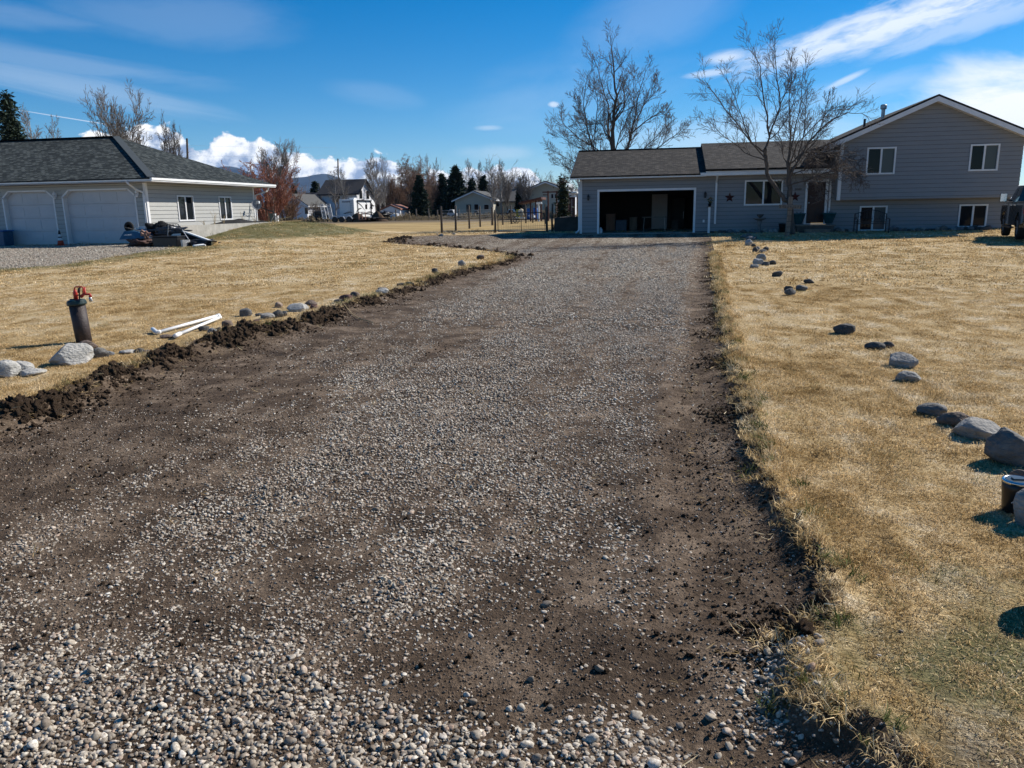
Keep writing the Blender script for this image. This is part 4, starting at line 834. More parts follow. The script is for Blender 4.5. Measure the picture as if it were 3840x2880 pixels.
for a, b, nc in ((d1l, d1r, 3), (d2l, d2r, 4)):
    m = MB(); c_ = .38; f = .14; Yd = YG+.28
    # jambs and clipped head are deep white reveals
    for (p, q) in (((a, .2), (a, cz)), ((a, cz), (a+c_, dtz)), ((a+c_, dtz), (b-c_, dtz)), ((b-c_, dtz), (b, cz)), ((b, cz), (b, .2))):
        n = Vector((q[0]-p[0], 0, q[1]-p[1])).normalized(); i_ = Vector((n.z, 0, -n.x))
        m.add([(p[0], YG-.03, p[1]), (q[0], YG-.03, q[1]), tuple(Vector((q[0], YG-.03, q[1]))+i_*f*.5), tuple(Vector((p[0], YG-.03, p[1]))+i_*f*.5),
               (p[0], Yd, p[1]), (q[0], Yd, q[1]), tuple(Vector((q[0], Yd, q[1]))+i_*f*.5), tuple(Vector((p[0], Yd, p[1]))+i_*f*.5)], [(0, 1, 2, 3), (3, 2, 6, 7), (0, 4, 5, 1), (4, 7, 6, 5), (0, 3, 7, 4), (1, 5, 6, 2)])
    m.build('door_frame', M['white'], bld)
    hgt_ = (dtz-.05-.22)/4; d = MB()
    for k in range(4):
        z0 = .22+k*hgt_; d.box(a+.03, b-.03, Yd-.06, Yd-.02, z0+.006, z0+hgt_-.006)
        for j in range(nc):
            w_ = (b-a-.3)/nc; x_ = a+.15+j*w_; d.box(x_+.09, x_+w_-.09, Yd-.072, Yd-.06, z0+.10, z0+hgt_-.10)
    d.box(a+.02, b-.02, Yd-.02, Yd, .2, dtz); do = d.build('overhead_door', M['doorp'], bld, bevel=.006)
    MB().bar(((a+b)/2-.06, Yd-.09, .5), ((a+b)/2+.06, Yd-.09, .5), .02).build('handle', M['steel'], do)
for px, py in ((212, 735), (520, 727)): wall_lantern(bld, LX(px, py), LZ(px, py), YG-.014, 'white', 1.05)
# hip roof
o1, o2 = .75, .9; ex, ey_ = XG+o2, YG-o1; by = YB+.95; hy = (ey_+by)/2; dh = hy-ey_; RZ = LZ(435, 514, hy) if False else at_y(435, 513, hy)[2]; hx = at_y(435, 513, hy)[0]
print('hip', hx, ex-hx, hy, RZ)
e = ez+.06; r = MB(); slab(r, [(XL, ey_, e), (ex, ey_, e), (hx, hy, RZ), (XL, hy, RZ)], .06); slab(r, [(ex, ey_, e), (ex, by, e), (hx, hy, RZ)], .06, (0, 1, 0)); slab(r, [(XL, hy, RZ), (hx, hy, RZ), (ex, by, e), (XL, by, e)], .06)
ro = r.build('hip_roof', M['roofA'], bld)
m = MB(); A = Vector((ex, ey_, e+.02)); B = Vector((hx, hy, RZ+.02)); m.bar(A, B, .34, .035); m.build('hip_cap', pm('cap_slate', (.06, .072, .078), (.035, .045, .05), 20, .95), ro); MB().bar((XL, hy, RZ+.02), (hx, hy, RZ+.02), .3, .04).build('ridge_cap', M['roofA'], ro)
m = MB(); m.box(XL, ex-.02, ey_+.02, YG-.001, ez-.10, ez-.07); m.box(XG+.001, ex-.02, YG, by-.02, ez-.10, ez-.07); m.box(XL, ex-.02, YB+.03, by-.02, ez-.1, ez-.07); m.build('soffit', M['white'], bld)
gutter(bld, (ex, ey_+.02, ez-.09), (XL, ey_+.02, ez-.09), .15, .13); 
m = MB(); m.box(ex-.02, ex+.05, ey_-.1, by+.02, ez-.10, ez+.05); m.box(ex+.05, ex+.09, ey_-.11, by+.02, ez-.04, ez+.055); m.build('fascia', M['gutter'], bld)
m = MB(); x_ = XG-.06; xs2 = LX(473, 672, ey_); m.tube([(xs2, ey_-.04, ez-.08), (xs2+.08, ey_+.02, ez-.2), (x_-.25, YG-.25, ez-.42), (x_-.02, YG-.08, ez-.55), (x_, YG-.07, ez-.7)], .045, 6); m.box(x_-.045, x_+.045, YG-.11, YG-.032, .5, ez-.68); m.build('downspout', M['white'], bld)
m = MB(); m.tube([(XG+.5, by-.05, ez-.1), (XG+.45, by-.1, ez-.3), (XG+.06, YB+.1, ez-.55), (XG+.05, YB+.08, 1.0)], .045, 6); m.build('downspout', M['white'], bld)
# raised bed and its concrete kerb wall
t = thing('retaining_wall', 'low pale concrete wall edging the raised bed beside the garage building', 'wall', (-21.8, 38, .6))
xr = -21.75; m = MB().box(xr, xr+.2, YG+.2, 43.9, .1, 1.02); m.box(XG+.04, xr, 43.7, 43.9, .1, 1.018); m.box(XG+.04, xr, YG+.2, YG+.4, .1, 1.018); m.build('wall', M['slab'], t)
box_part(t, 'bed_fill', M['soil'], XG+.035, xr, YG+.4, 43.7, .1, .96)
o = None
def sheet(name, x0, x1, y0, y1, z, amp, seed, mat, lab, cat, nx_=30, ny_=30, bump_=None):
    r = random.Random(seed); m = MB(); of = r.uniform(0, 50); vs = []
    for j in range(ny_+1):
        for i in range(nx_+1):
            u, v = i/nx_, j/ny_; x_ = x0+(x1-x0)*u; y_ = y0+(y1-y0)*v; e_ = min(u, 1-u, v, 1-v)*6
            vs.append((x_+.05*noise.noise((y_*3, of, 0)), y_+.05*noise.noise((x_*3, of, 1)), z+min(1, e_)*(amp*(.3+abs(noise.noise((x_*1.7+of, y_*1.7, 0)))*1.6)+(bump_(x_, y_) if bump_ else 0))))
    m.add(vs, [(j*(nx_+1)+i, j*(nx_+1)+i+1, (j+1)*(nx_+1)+i+1, (j+1)*(nx_+1)+i) for j in range(ny_) for i in range(nx_)]); o = m.build(name, mat, None, True)
    recenter(o, ((x0+x1)/2, (y0+y1)/2, z)); return tag(o, lab, cat)
sheet('landscape_fabric', XG+.1, xr+.18, 37.6, 43.6, .985, .10, 4, M['fabric'], 'crumpled black landscape fabric on the raised bed under the side windows', 'fabric', 16, 60, lambda x, y: .16*math.exp(-((y-39.2)/.8)**2))
for k, (yy, hh) in enumerate(((37.1, .75), (38.0, .55), (40.1, .7), (41.3, .5), (36.2, .3))):
    m = MB(); q = random.Random(40+k)
    for j in range(5):
        a = q.uniform(-.5, .5); m.tube([(xr-.4, yy, .95), (xr-.4+q.uniform(-.1, .1), yy+a*.4, .95+hh*.6), (xr-.4+q.uniform(-.2, .2), yy+a*.9, .95+hh*q.uniform(.8, 1.1))], [.009, .007, .004], 5)
    o = m.build('dry_stems', M['straw']); recenter(o, (xr-.4, yy, .95)); tag(o, 'thin dead plant stems standing in the raised bed against the lit wall', 'plant', 'dead stems in the raised bed')
# satellite dish on its own mast
c = np.array([xr+.15-.5, 42.2, 1.0]); dp = at_x(960, 740, -21.6); yy = dp[1]; c = Vector((-21.6, 42.6, 1.02)); dc = at_y(962, 767, 42.6); dc = Vector(dc); t = thing('satellite_dish', 'grey satellite dish on a tripod mast at the far corner of the garage building', 'satellite dish', tuple(c))
nd = Vector((.42, -.80, .34)).normalized(); ux = nd.cross(Vector((0, 0, 1))).normalized(); uy = ux.cross(nd).normalized(); vs = []; fs = []; K = 28; Rr = .31
for i in range(7):
    q = i/6
    for k in range(K): a = 2*math.pi*k/K; vs.append(dc+ux*math.cos(a)*Rr*q*.92+uy*math.sin(a)*Rr*q-nd*.06*(1-q*q))
for i in range(6):
    for k in range(K): fs.append((i*K+k, i*K+(k+1) % K, (i+1)*K+(k+1) % K, (i+1)*K+k))
m = MB(); m.add(vs, fs); m.add([v-nd*.02 for v in vs], [f[::-1] for f in fs]); m.build('reflector', pm('dish_grey', (.30, .31, .33), (.25, .26, .28), 6, .5), t, True)
m = MB(); m.tube([dc-nd*.1, dc-nd*.22, (c.x, c.y, c.z+.55), c], .03, 8)
for a in (0.4, 2.5, 4.6): m.tube([(c.x, c.y, c.z+.4), (c.x+.4*math.cos(a), c.y+.4*math.sin(a), c.z)], .018, 6)
m.build('mast', M['dark'], t); lp = dc+nd*.45-uy*.05+Vector((.1, 0, 0)); MB().tube([dc-nd*.08-uy*.28, dc-uy*.3+nd*.15, lp], .016, 6).build('feed_arm', M['dark'], t); MB().box(lp.x-.09, lp.x+.09, lp.y-.07, lp.y+.07, lp.z-.07, lp.z+.07).build('receiver', M['white'], t, bevel=.02)
m = MB(); 
for k in range(6): m.add([dc+ux*(-.1+k*.035)+uy*(.04+.03*math.sin(k*2))+nd*.012, dc+ux*(-.08+k*.035)+uy*(.07)+nd*.012, dc+ux*(-.08+k*.035)+uy*.03+nd*.012], [(0, 1, 2)])
m.build('logo_mark', M['white'], t)
o = MB().bar((-21.6, 42.3, 1.08), (-20.7, 42.9, 1.30), .09, .03).bar((-21.0, 42.0, 1.05), (-20.2, 43.1, 1.06), .09, .03).build('board', M['woodl']); recenter(o, (-21, 42.6, 1.05)); tag(o, 'pale loose boards leaning at the bed corner below the satellite dish', 'board')
# ================================================================== rocks along both lawn edges
ICO5 = ico(5)
RC = dict(white=((.50, .48, .44), (.25, .24, .215)), pale=((.36, .34, .305), (.17, .16, .145)), grey=((.185, .175, .16), (.085, .08, .072)), dark=((.105, .096, .085), (.05, .048, .045)), blue=((.19, .195, .20), (.09, .095, .10)),
          brown=((.19, .14, .11), (.09, .066, .052)), red=((.17, .085, .075), (.08, .04, .036)), tan=((.38, .29, .22), (.22, .16, .12)))
RM_ = {k: pm('rock_'+k, a, b, 9., .88, 1., 30, stretch=(1, 1, 1.8), detail=10) for k, (a, b) in RC.items()}
def rock(px, pyb, w, h, col, lab, group, seed, facet=2, Yf=None, tilt=0, deep=.8):
    c = G(px, pyb) if Yf is None else at_y(px, pyb, Yf)
    d = math.hypot(c[0], c[1]); s = (d**2+2)**.5/FX; W_ = w*s; el = math.atan2(CH-c[2], d)
    Dp = W_*deep; Hh = max((h*s-Dp*.5*math.sin(el)*.9), W_*.22); fw = np.array([c[0], c[1]])/d; ctr = np.array([c[0], c[1]])+fw*Dp*.42; z0 = Hs(*ctr)
    v, f = lump(ICO5 if w > 60 else ICO4, seed, .26, .9, facet); v = v/np.array([np.abs(v[:, 0]).max(), np.abs(v[:, 1]).max(), 1]); v[:, 2] /= v[:, 2].max()
    v = v*np.array([W_/2, Dp/2, Hh*.62]); a = math.atan2(fw[1], fw[0])-math.pi/2; R_ = _rz(a)
    if tilt: t = rad(tilt); v = v@np.array([[math.cos(t), 0, math.sin(t)], [0, 1, 0], [-math.sin(t), 0, math.cos(t)]])
    v = v@R_.T; v[:, 2] += Hh-v[:, 2].max()
    o = mobj('rock', npmesh('rock', v, f, RM_[col])); o.location = (ctr[0], ctr[1], z0); ORG[o.name] = Vector(o.location); return tag(o, lab, 'rock', group)
GL, GRR = 'river rocks lined up along the left lawn edge', 'river rocks lined up on the right lawn'
LR = [(25,1418,88,60,'white','white striped rounded rock cut by the left picture edge'),(88,1402,68,44,'white','round chalky white rock second from the left picture edge'),(120,1412,90,26,'white','flat white slab rock lying before the round chalky rock'),
 (268,1370,142,76,'white','largest white boulder, in front of the black pump casing'),(325,1318,72,38,'brown','smooth brownish rock touching the foot of the pump casing'),(377,1346,58,40,'grey','dark grey dome rock just right of the largest white boulder'),(410,1336,36,21,'blue','small blue grey rock tucked behind the grey dome rock'),
 (480,1329,56,12,'white','thin flat white stone between the grey dome and the pipes'),(522,1325,33,19,'dark','small dark angular stone right of the thin white stone'),(553,1326,32,14,'brown','low brown stone beside the small dark angular stone'),(626,1269,54,14,'brown','low brown stone lying between the two white pipes'),
 (766,1242,41,20,'dark','dark flat rock at the right end of the white pipes'),(799,1252,44,22,'blue','blue grey oval rock just before the dark flat rock'),(851,1235,45,34,'brown','pointed brown grey rock right of the blue grey oval'),(820,1238,21,12,'brown','tiny brown stone left of the pointed brown grey rock'),
 (920,1188,48,30,'grey','smooth round grey rock standing alone above the row'),(918,1222,50,18,'tan','flat two tone tan and rust stone below the round grey rock'),(962,1208,28,10,'red','small flat dark red stone'),(970,1186,29,12,'grey','small flat grey stone left of the pale oval one'),
 (1003,1198,54,23,'pale','pale grey oval rock in the middle of the left row'),(1041,1193,47,29,'dark','dark egg shaped rock leaning on the pale grey oval'),(1066,1187,27,20,'grey','narrow grey rock behind the dark egg shaped rock'),(1044,1154,34,21,'tan','tan pink pointed rock farther up the lawn'),
 (1119,1169,80,31,'white','long pale bean shaped rock in the left row'),(1170,1147,49,22,'brown','layered brown rock behind the long pale rock'),(1179,1161,34,19,'red','dark reddish rock at the right end of the long pale rock'),(1270,1135,35,15,'dark','small dark rock at the left of the cracked red rock'),
 (1302,1129,58,26,'red','cracked dark red rock'),(1332,1119,41,26,'brown','rounded brown rock behind the cracked red rock'),(1435,1105,52,20,'white','white grey rock far along the left row'),(1438,1089,42,12,'grey','grey rock just behind the far white grey rock'),
 (1488,1084,34,8,'grey','thin flat grey stone far along the left row'),(1504,1072,34,12,'dark','left one of two small dark twin rocks'),(1538,1073,35,12,'dark','right one of two small dark twin rocks'),(1632,1027,26,22,'dark','dark pointed rock, third from the far end'),
 (1733,998,31,23,'pale','pale dome rock, second from the far end'),(1802,973,30,18,'brown','dark brown rock at the far end of the left row')]
for k, q in enumerate(LR): rock(*q, GL, 1000+k, 3 if k % 3 else 5)
RR = [(2787,892,26,11,'blue','left shaded blue grey stone nearest the flower bed'),(2806,889,22,13,'grey','small grey stone among the shaded stones nearest the bed'),(2814,902,35,16,'blue','pale blue oval stone on the shadow line'),(2834,897,13,11,'grey','tiny grey stone right of the pale blue oval'),
 (2807,921,28,23,'white','white topped round stone just in the sun'),(2826,927,18,13,'dark','dark stub beside the white topped round stone'),(2831,946,22,19,'dark','dark round stone at the left of the far cluster'),(2842,936,19,12,'pale','pale stone behind the far dark round stone'),
 (2858,948,33,14,'grey','flat grey slab in the far cluster'),(2872,940,22,15,'dark','black pointed stone on the right of the flat grey slab'),(2855,977,37,24,'pale','pale topped stone at the top of the middle cluster'),(2842,992,39,22,'white','bright rounded stone in the middle cluster'),
 (2827,1006,32,15,'pale','low stone with bright rim at the bottom of the middle cluster'),(2872,996,31,15,'grey','grey stone right of the bright rounded stone'),(2897,993,26,16,'dark','dark stone at the right end of the middle cluster'),(2915,1038,38,21,'dark','lone dark sloping rock below the middle cluster'),
 (3034,1063,39,17,'dark','lone low dark rock farthest to the right up the lawn'),(3005,1091,42,21,'grey','grey flat rock right of the angular pair'),(2963,1110,42,28,'grey','angular grey rock, front one of a pair'),(2957,1091,32,18,'dark','dark rock behind the angular grey rock'),
 (3166,1254,76,39,'dark','single dark rounded boulder halfway down the right row'),(3282,1312,70,29,'dark','dark wedge shaped rock pointing left'),(3327,1304,43,22,'brown','smaller brown rock behind the dark wedge'),(3384,1380,95,52,'pale','pale blocky boulder halfway down the right row'),
 (3402,1434,82,40,'pale','pale topped boulder just below the blocky one'),(3495,1561,98,46,'grey','smooth grey elongated boulder'),(3573,1606,104,58,'brown','brown grey boulder overlapped by the long pale slab'),(3653,1648,152,76,'pale','long pale slab boulder with a dark undercut'),
 (3793,1754,160,128,'grey','biggest dark grey boulder at the right picture edge'),(3830,1822,88,56,'brown','low brown boulder behind the tumbler'),(3858,1886,70,96,'blue','blue grey boulder partly hidden by the tumbler'),(3868,1985,140,140,'pale','pale speckled boulder in front of the tumbler')]
RR.append((3985, 2330, 190, 230, 'grey', 'boulder just past the right edge whose shadow falls on the near lawn'))
for k, q in enumerate(RR): rock(*q, GRR, 1100+k, 2+k % 4, deep=.75)
GB = 'grey stones edging the flower beds at the house wall'
q = random.Random(17)
for px in list(range(2702, 2935, 17))+list(range(3140, 3205, 15))+list(range(3330, 3480, 16))+list(range(3520, 3720, 17)):
    px += q.uniform(-4, 4); w_ = q.uniform(14, 26); left_ = px < 3000
    rock(px, (868 if left_ else 872-.012*(px-3140))+q.uniform(-2, 2), w_, w_*q.uniform(.45, .7), q.choice(['grey', 'blue', 'dark', 'pale']), 'shaded grey stone in the low row edging the bed at the house wall', GB, int(px), 2, Yf=39.3+q.uniform(-.25, .25))
q = random.Random(23)
for px in (2084, 2093, 2100, 2112, 2120, 2131, 2140, 2152): rock(px+q.uniform(-3, 3), 806+q.uniform(-3, 3), q.uniform(10, 20), q.uniform(6, 11), q.choice(['white', 'pale', 'tan']), 'pale rubble stone heaped above the dark block wall left of the garage', 'rubble stones above the block wall', int(px)*3, 3, Yf=46.5)
for x_, y_, w_, h_ in ((1654, 886, 22, 10), (1703, 880, 16, 7), (1640, 880, 10, 5)): rock(x_, y_, w_, h_, 'pale', {1654: 'pale stone at the foot of the leftmost near fence post', 1703: 'pale stone in dry grass between the two leftmost near posts', 1640: 'small pale stone just left of the leftmost near fence post'}[x_], 'stones near the fence', x_, 3)
# ================================================================== yard hydrant in its casing
b = G(318, 1283); tp = at_y(298, 1142, b[1]); zb = Hs(b[0], b[1]); B = Vector((b[0], b[1], zb)); T = Vector((b[0]-.035, b[1], .47)); t = thing('yard_hydrant', 'red yard hydrant rising from a tilted black pipe casing', 'hydrant', tuple(B))
MB().tube([B-Vector((0, 0, .1)), T], [.088, .092], 28).build('casing_pipe', M['rust'], t, True)
m = MB(); ax_ = (T-B).normalized(); m.tube([T-ax_*.015, T+ax_*.0, T+ax_*.03, T+ax_*.045, T+ax_*.055], [.105, .112, .108, .095, .06], 24); m.tube([T+ax_*.03+Vector((-.05, 0, .01)), T+ax_*.062+Vector((-.05, 0, 0))], .03, 10); m.build('cap', M['grn'], t)
for a in (.6, 2.4, 4.2, 5.6): pass
S = T+Vector((0, 0, .05)); s = .5/.5
MB().tube([S, S+Vector((0, 0, .07)), S+Vector((0, 0, .10)), S+Vector((.0, 0, .12))], [.024, .026, .020, .016], 12).build('standpipe', M['red'], t, True)
K_ = .0020
def hp(px, py, dy=0.): p = at_y(px, py, b[1]+dy); return Vector(p)
def zp(x, y, dy=0.): return hp(200+x/5.925, 1040+y/5.925, dy)
m = MB(); m.tube([zp(575, 395), zp(455, 392), zp(445, 370), zp(478, 225), zp(500, 210), zp(640, 212), zp(665, 235), zp(660, 370), zp(620, 395), zp(600, 410)], .0085, 8); m.build('lever_handle', M['red'], t, True)
m = MB(); m.tube([zp(585, 480), zp(580, 350), zp(590, 225)], .008, 8); m.tube([zp(560, 240, -.01), zp(555, 345, -.01)], .010, 6); m.build('linkage_rod', M['rust'], t, True)
m = MB(); m.tube([zp(620, 440), zp(680, 375), zp(810, 378), zp(822, 400), zp(820, 440)], [.016, .014, .014, .015, .016], 10); m.tube([zp(690, 215, .02), zp(705, 330, .02), zp(700, 370)], .011, 8); m.build('spout', M['red'], t, True)
m = MB(); m.tube([zp(820, 435), zp(822, 480), zp(835, 540)], [.015, .019, .017], 12); m.tube([zp(800, 500), zp(865, 515)], .010, 8); m.build('hose_valve', M['steel'], t, True)
# ================================================================== pvc pipes, twine, tumbler
def pvc(a, bq, elb, lab):
    a = G(*a); bq = G(*bq); e_ = G(*elb); R_ = .021; f = lambda p, up=0: Vector((p[0], p[1], Hs(p[0], p[1])+R_+.012+up)); A, Bq, E_ = f(a), f(bq, .02), f(e_, .012)
    t = thing('pvc_pipe', lab, 'pipe', tuple(A), 'white pipes lying on the left lawn'); MB().tube([A, Bq], R_, 14).build('pipe', M['pvc'], t, True); d = (A-Bq).normalized()
    MB().tube([A-d*.04, A, (A+E_)/2+d*.006, E_], [.027, .028, .028, .027], 14).build('elbow', M['pvc'], t, True)
    MB().tube([Bq+d*.05, Bq-d*.01], .027, 14).build('coupling', M['pvc'], t, True)
pvc((592, 1256), (822, 1196), (574, 1247), 'left white pipe with elbow lying on the dry lawn'); pvc((672, 1262), (826, 1204), (658, 1272), 'right white pipe crossing near the dark flat rock')
pts = [Vector((*G(px, py)[:2], 0)) for px, py in ((1232, 1142), (1262, 1146), (1252, 1133), (1290, 1150), (1318, 1168), (1345, 1186), (1400, 1200))]
for p in pts: p.z = Hs(p.x, p.y)+.02
o = MB().tube(pts, .006, 5).build('twine', M['straw']); recenter(o, tuple(pts[0])); tag(o, 'pale twine lying across the lawn edge near the cracked red rock', 'twine')
c = G(3802, 1918); zc = Hs(c[0], c[1]); t = thing('tumbler', 'black insulated tumbler with clear lid standing between the boulders', 'cup', (c[0], c[1], zc)); MB().lathe((c[0], c[1], zc), [(.050, 0), (.054, .006), (.064, .12), (.068, .160), (.062, .162)], 32).build('cup', M['black'], t, True)
MB().lathe((c[0], c[1], zc+.155), [(.0695, 0), (.0695, .012), (.060, .016), (.056, .008), (.02, .007)], 32).build('rim', M['chrome'], t, True)
MB().lathe((c[0], c[1], zc+.164), [(.055, 0), (.055, .006), (.02, .007)], 24).box(c[0]-.028, c[0]+.028, c[1]-.02, c[1]+.01, zc+.17, zc+.178).build('lid', M['pane2'], t, False)
m = MB(); fd = Vector((-c[0], -c[1], 0)).normalized(); a0_ = math.atan2(fd.y, fd.x)+.1
for k in range(9):
    a = a0_+(k-4)*.09; a2 = a+.09; z_ = zc+.062+.004*math.sin(k); h_ = .008 if k in (0, 8) else .014; r_ = .0605; m.add([(c[0]+r_*math.cos(a), c[1]+r_*math.sin(a), z_), (c[0]+r_*math.cos(a2), c[1]+r_*math.sin(a2), z_), (c[0]+r_*math.cos(a2), c[1]+r_*math.sin(a2), z_+h_*.5), (c[0]+r_*math.cos(a), c[1]+r_*math.sin(a), z_+h_*.5)], [(0, 1, 2, 3)])
for k in range(5):
    a = a0_+(k-2)*.08; a2 = a+.05; z_ = zc+.076+.004*math.sin(2*k); r_ = .062; m.add([(c[0]+r_*math.cos(a), c[1]+r_*math.sin(a), z_), (c[0]+r_*math.cos(a2), c[1]+r_*math.sin(a2), z_+.002), (c[0]+r_*math.cos(a2), c[1]+r_*math.sin(a2), z_+.009), (c[0]+r_*math.cos(a), c[1]+r_*math.sin(a), z_+.005)], [(0, 1, 2, 3)])
m.build('logo_mark', M['white'], t)
# ================================================================== pickup truck, seen from its rear left
pr, pf = at_y(3822, 898, 31.6), at_y(3768, 880, 35.4); hd = math.atan2(pf[1]-pr[1], pf[0]-pr[0]); fwd = Vector((math.cos(hd), math.sin(hd), 0)); lf = Vector((-fwd.y, fwd.x, 0))
O = Vector((pr[0], pr[1], 0))-lf*.86; O.z = .09; from mathutils import Matrix as Mx
TM = Mx.Translation(O) @ Mx.Rotation(hd, 4, 'Z'); t = thing('pickup_truck', 'black pickup truck parked on the lawn at the right picture edge', 'truck', tuple(O))
WB = 3.8
def body(prof, y0, y1, zc=None, inset=0.):
    m = MB(TM); n = len(prof); vs = []
    for yy, s in ((y0, 1), (y1, 1)): vs += [(x, yy, z) for x, z in prof]
    m.add(vs, [tuple(range(n)), tuple(range(2*n-1, n-1, -1))]+[(i, i+n, (i+1) % n+n, (i+1) % n) for i in range(n)]); return m
def arch(cx_, r_, n=8): return [(cx_+r_*math.cos(a), .45+r_*math.sin(a)) for a in [math.pi*(1-i/n) for i in range(n+1)]]
prof = [(-1.35, .62)]+[(-.56, .55)]+arch(0, .56)+[(.56, .5), (WB-.56, .5)]+arch(WB, .56)+[(WB+.58, .55), (WB+.95, .62), (WB+.98, 1.05), (WB+.85, 1.22), (WB-.2, 1.30), (2.75, 1.34), (2.0, 1.36), (.75, 1.37), (-1.32, 1.40), (-1.35, 1.38)]
body(prof, -1.0, 1.0).build('body', M['paint'], t, bevel=.03)
cab = [(.72, 1.36), (.80, 1.86), (.95, 1.95), (2.1, 1.97), (2.35, 1.92), (3.02, 1.36)]; m = MB(TM); vs = []
for sgn in (-1, 1): vs += [(x, sgn*(.97-(z-1.36)*.28), z) for x, z in cab]
n = len(cab); m.add(vs, [tuple(range(n)), tuple(range(2*n-1, n-1, -1))]+[(i, i+n, (i+1) % n+n, (i+1) % n) for i in range(n)]); m.build('cab', M['paint'], t, bevel=.02)
m = MB(TM)
for sgn in (-1, 1):
    for w4 in (((.95, 1.42), (1.0, 1.86), (1.70, 1.88), (1.72, 1.42)), ((1.80, 1.42), (1.78, 1.88), (2.28, 1.86), (2.80, 1.42))): m.add([(x, sgn*(.975-(z-1.36)*.28), z) for x, z in w4], [(0, 1, 2, 3) if sgn < 0 else (3, 2, 1, 0)])
m.build('side_windows', M['pane'], t); MB(TM).add([(.77, -.78, 1.46), (.77, .78, 1.46), (.83, .72, 1.84), (.83, -.72, 1.84)], [(0, 1, 2, 3)]).build('rear_window', M['pane2'], t)
for cx_ in (0, WB):
    for sy in (-1, 1):
        m = MB(TM); vs = []; K = 28; pr_ = [(.30, -.13), (.41, -.13), (.44, -.10), (.44, .10), (.41, .13), (.30, .13)]
        for r_, o_ in pr_: vs += [(cx_+r_*math.cos(2*math.pi*k/K), sy*.86+o_, .44+r_*math.sin(2*math.pi*k/K)) for k in range(K)]
        m.add(vs, [(i*K+k, i*K+(k+1) % K, (i+1)*K+(k+1) % K, (i+1)*K+k) for i in range(5) for k in range(K)]); w_ = m.build('wheel', M['tyre'], t, True)
        m = MB(TM); m.add([(cx_+.3*math.cos(2*math.pi*k/K), sy*(.86+.09), .44+.3*math.sin(2*math.pi*k/K)) for k in range(K)], [tuple(range(K))]); 
        for k in range(6): a = k*math.pi/3; m.bar((cx_, sy*.96, .44), (cx_+.28*math.cos(a), sy*.96, .44+.28*math.sin(a)), .06, .03)
        m.build('rim', M['steel'], w_)
MB(TM).box(.75, 3.0, .98, 1.12, .40, .46).build('step_bar', M['dark'], t, bevel=.01); MB(TM).box(-1.52, -1.33, -.98, .98, .55, .78).build('rear_bumper', M['chrome'], t, bevel=.03)
MB(TM).box(-1.39, -1.34, .80, .99, .95, 1.30).box(-1.39, -1.2, .965, 1.012, .95, 1.30).build('tail_light', M['lamp'], t, bevel=.01); MB(TM).box(-1.40, -1.345, .82, .97, 1.0, 1.10).build('reverse_light', M['white'], t)
MB(TM).box(-1.39, -1.34, -.99, -.80, .95, 1.30).build('tail_light', M['lamp'], t, bevel=.01)
mr = MB(TM); mr.tube([(2.72, .95, 1.42), (2.70, 1.12, 1.45)], .03, 6); mr.box(2.66, 2.80, 1.08, 1.33, 1.36, 1.70); mo = mr.build('mirror', M['paint'], t, bevel=.02); MB(TM).box(2.650, 2.659, 1.10, 1.31, 1.38, 1.68).build('mirror_glass', M['chrome'], mo)
MB(TM).box(2.0, 2.15, .99, 1.03, 1.22, 1.26).build('door_handle', M['chrome'], t); MB(TM).box(1.05, 1.2, .99, 1.03, 1.22, 1.26).build('door_handle', M['chrome'], t)
m = MB(TM); m.bar((1.76, 1.004, .6), (1.76, 1.004, 1.36), .012, .006); m.bar((.74, 1.004, .62), (.74, 1.004, 1.36), .012, .006); m.bar((2.85, 1.004, .62), (2.85, 1.004, 1.34), .012, .006); m.build('door_seams', M['dark'], t)
# ================================================================== clutter by the left garage
def GY(px, py): p = G(px, py); return p[0], p[1]
def LP(px, py, Y): return Vector(at_y(px, py, Y))
YJ = 30.7; z0 = Hs(-20.5, YJ)
t = thing('storage_bin', 'blue plastic bin at the left picture edge beside the overhead door', 'bin', (LX(-6, 900, 32.3), 32.3, .2)); x0_, x1_ = LX(-60, 900, 32.3), LX(14, 900, 32.3); MB().prism([(x0_, .2), (x1_, .2), (x1_+.04, .88), (x0_-.04, .88)], 32.3, 32.9, 'y').build('tub', M['blueg'], t, bevel=.03); MB().box(x0_-.06, x1_+.06, 32.26, 32.94, .88, .94).build('lid', M['bluep'], t, bevel=.02)
xc = LX(226, 900, 32.2); t = thing('traffic_cone', 'orange traffic cone with pale bands between the two overhead doors', 'traffic cone', (xc, 32.2, .2)); MB().box(xc-.19, xc+.19, 32.01, 32.39, .205, .24).build('foot', M['orange'], t, bevel=.01)
for nm, zz0, zz1, r0_, r1_, mm in (('cone_body', .24, .44, .145, .11, 'orange'), ('reflective_band', .44, .56, .11, .088, 'white'), ('cone_body', .56, .61, .088, .08, 'black'), ('reflective_band', .61, .72, .08, .06, 'white'), ('cone_tip', .72, .90, .06, .03, 'black')): MB().lathe((xc, 32.2, 0), [(r0_, zz0), (r1_, zz1)], 20).build(nm, M[mm], t, True)
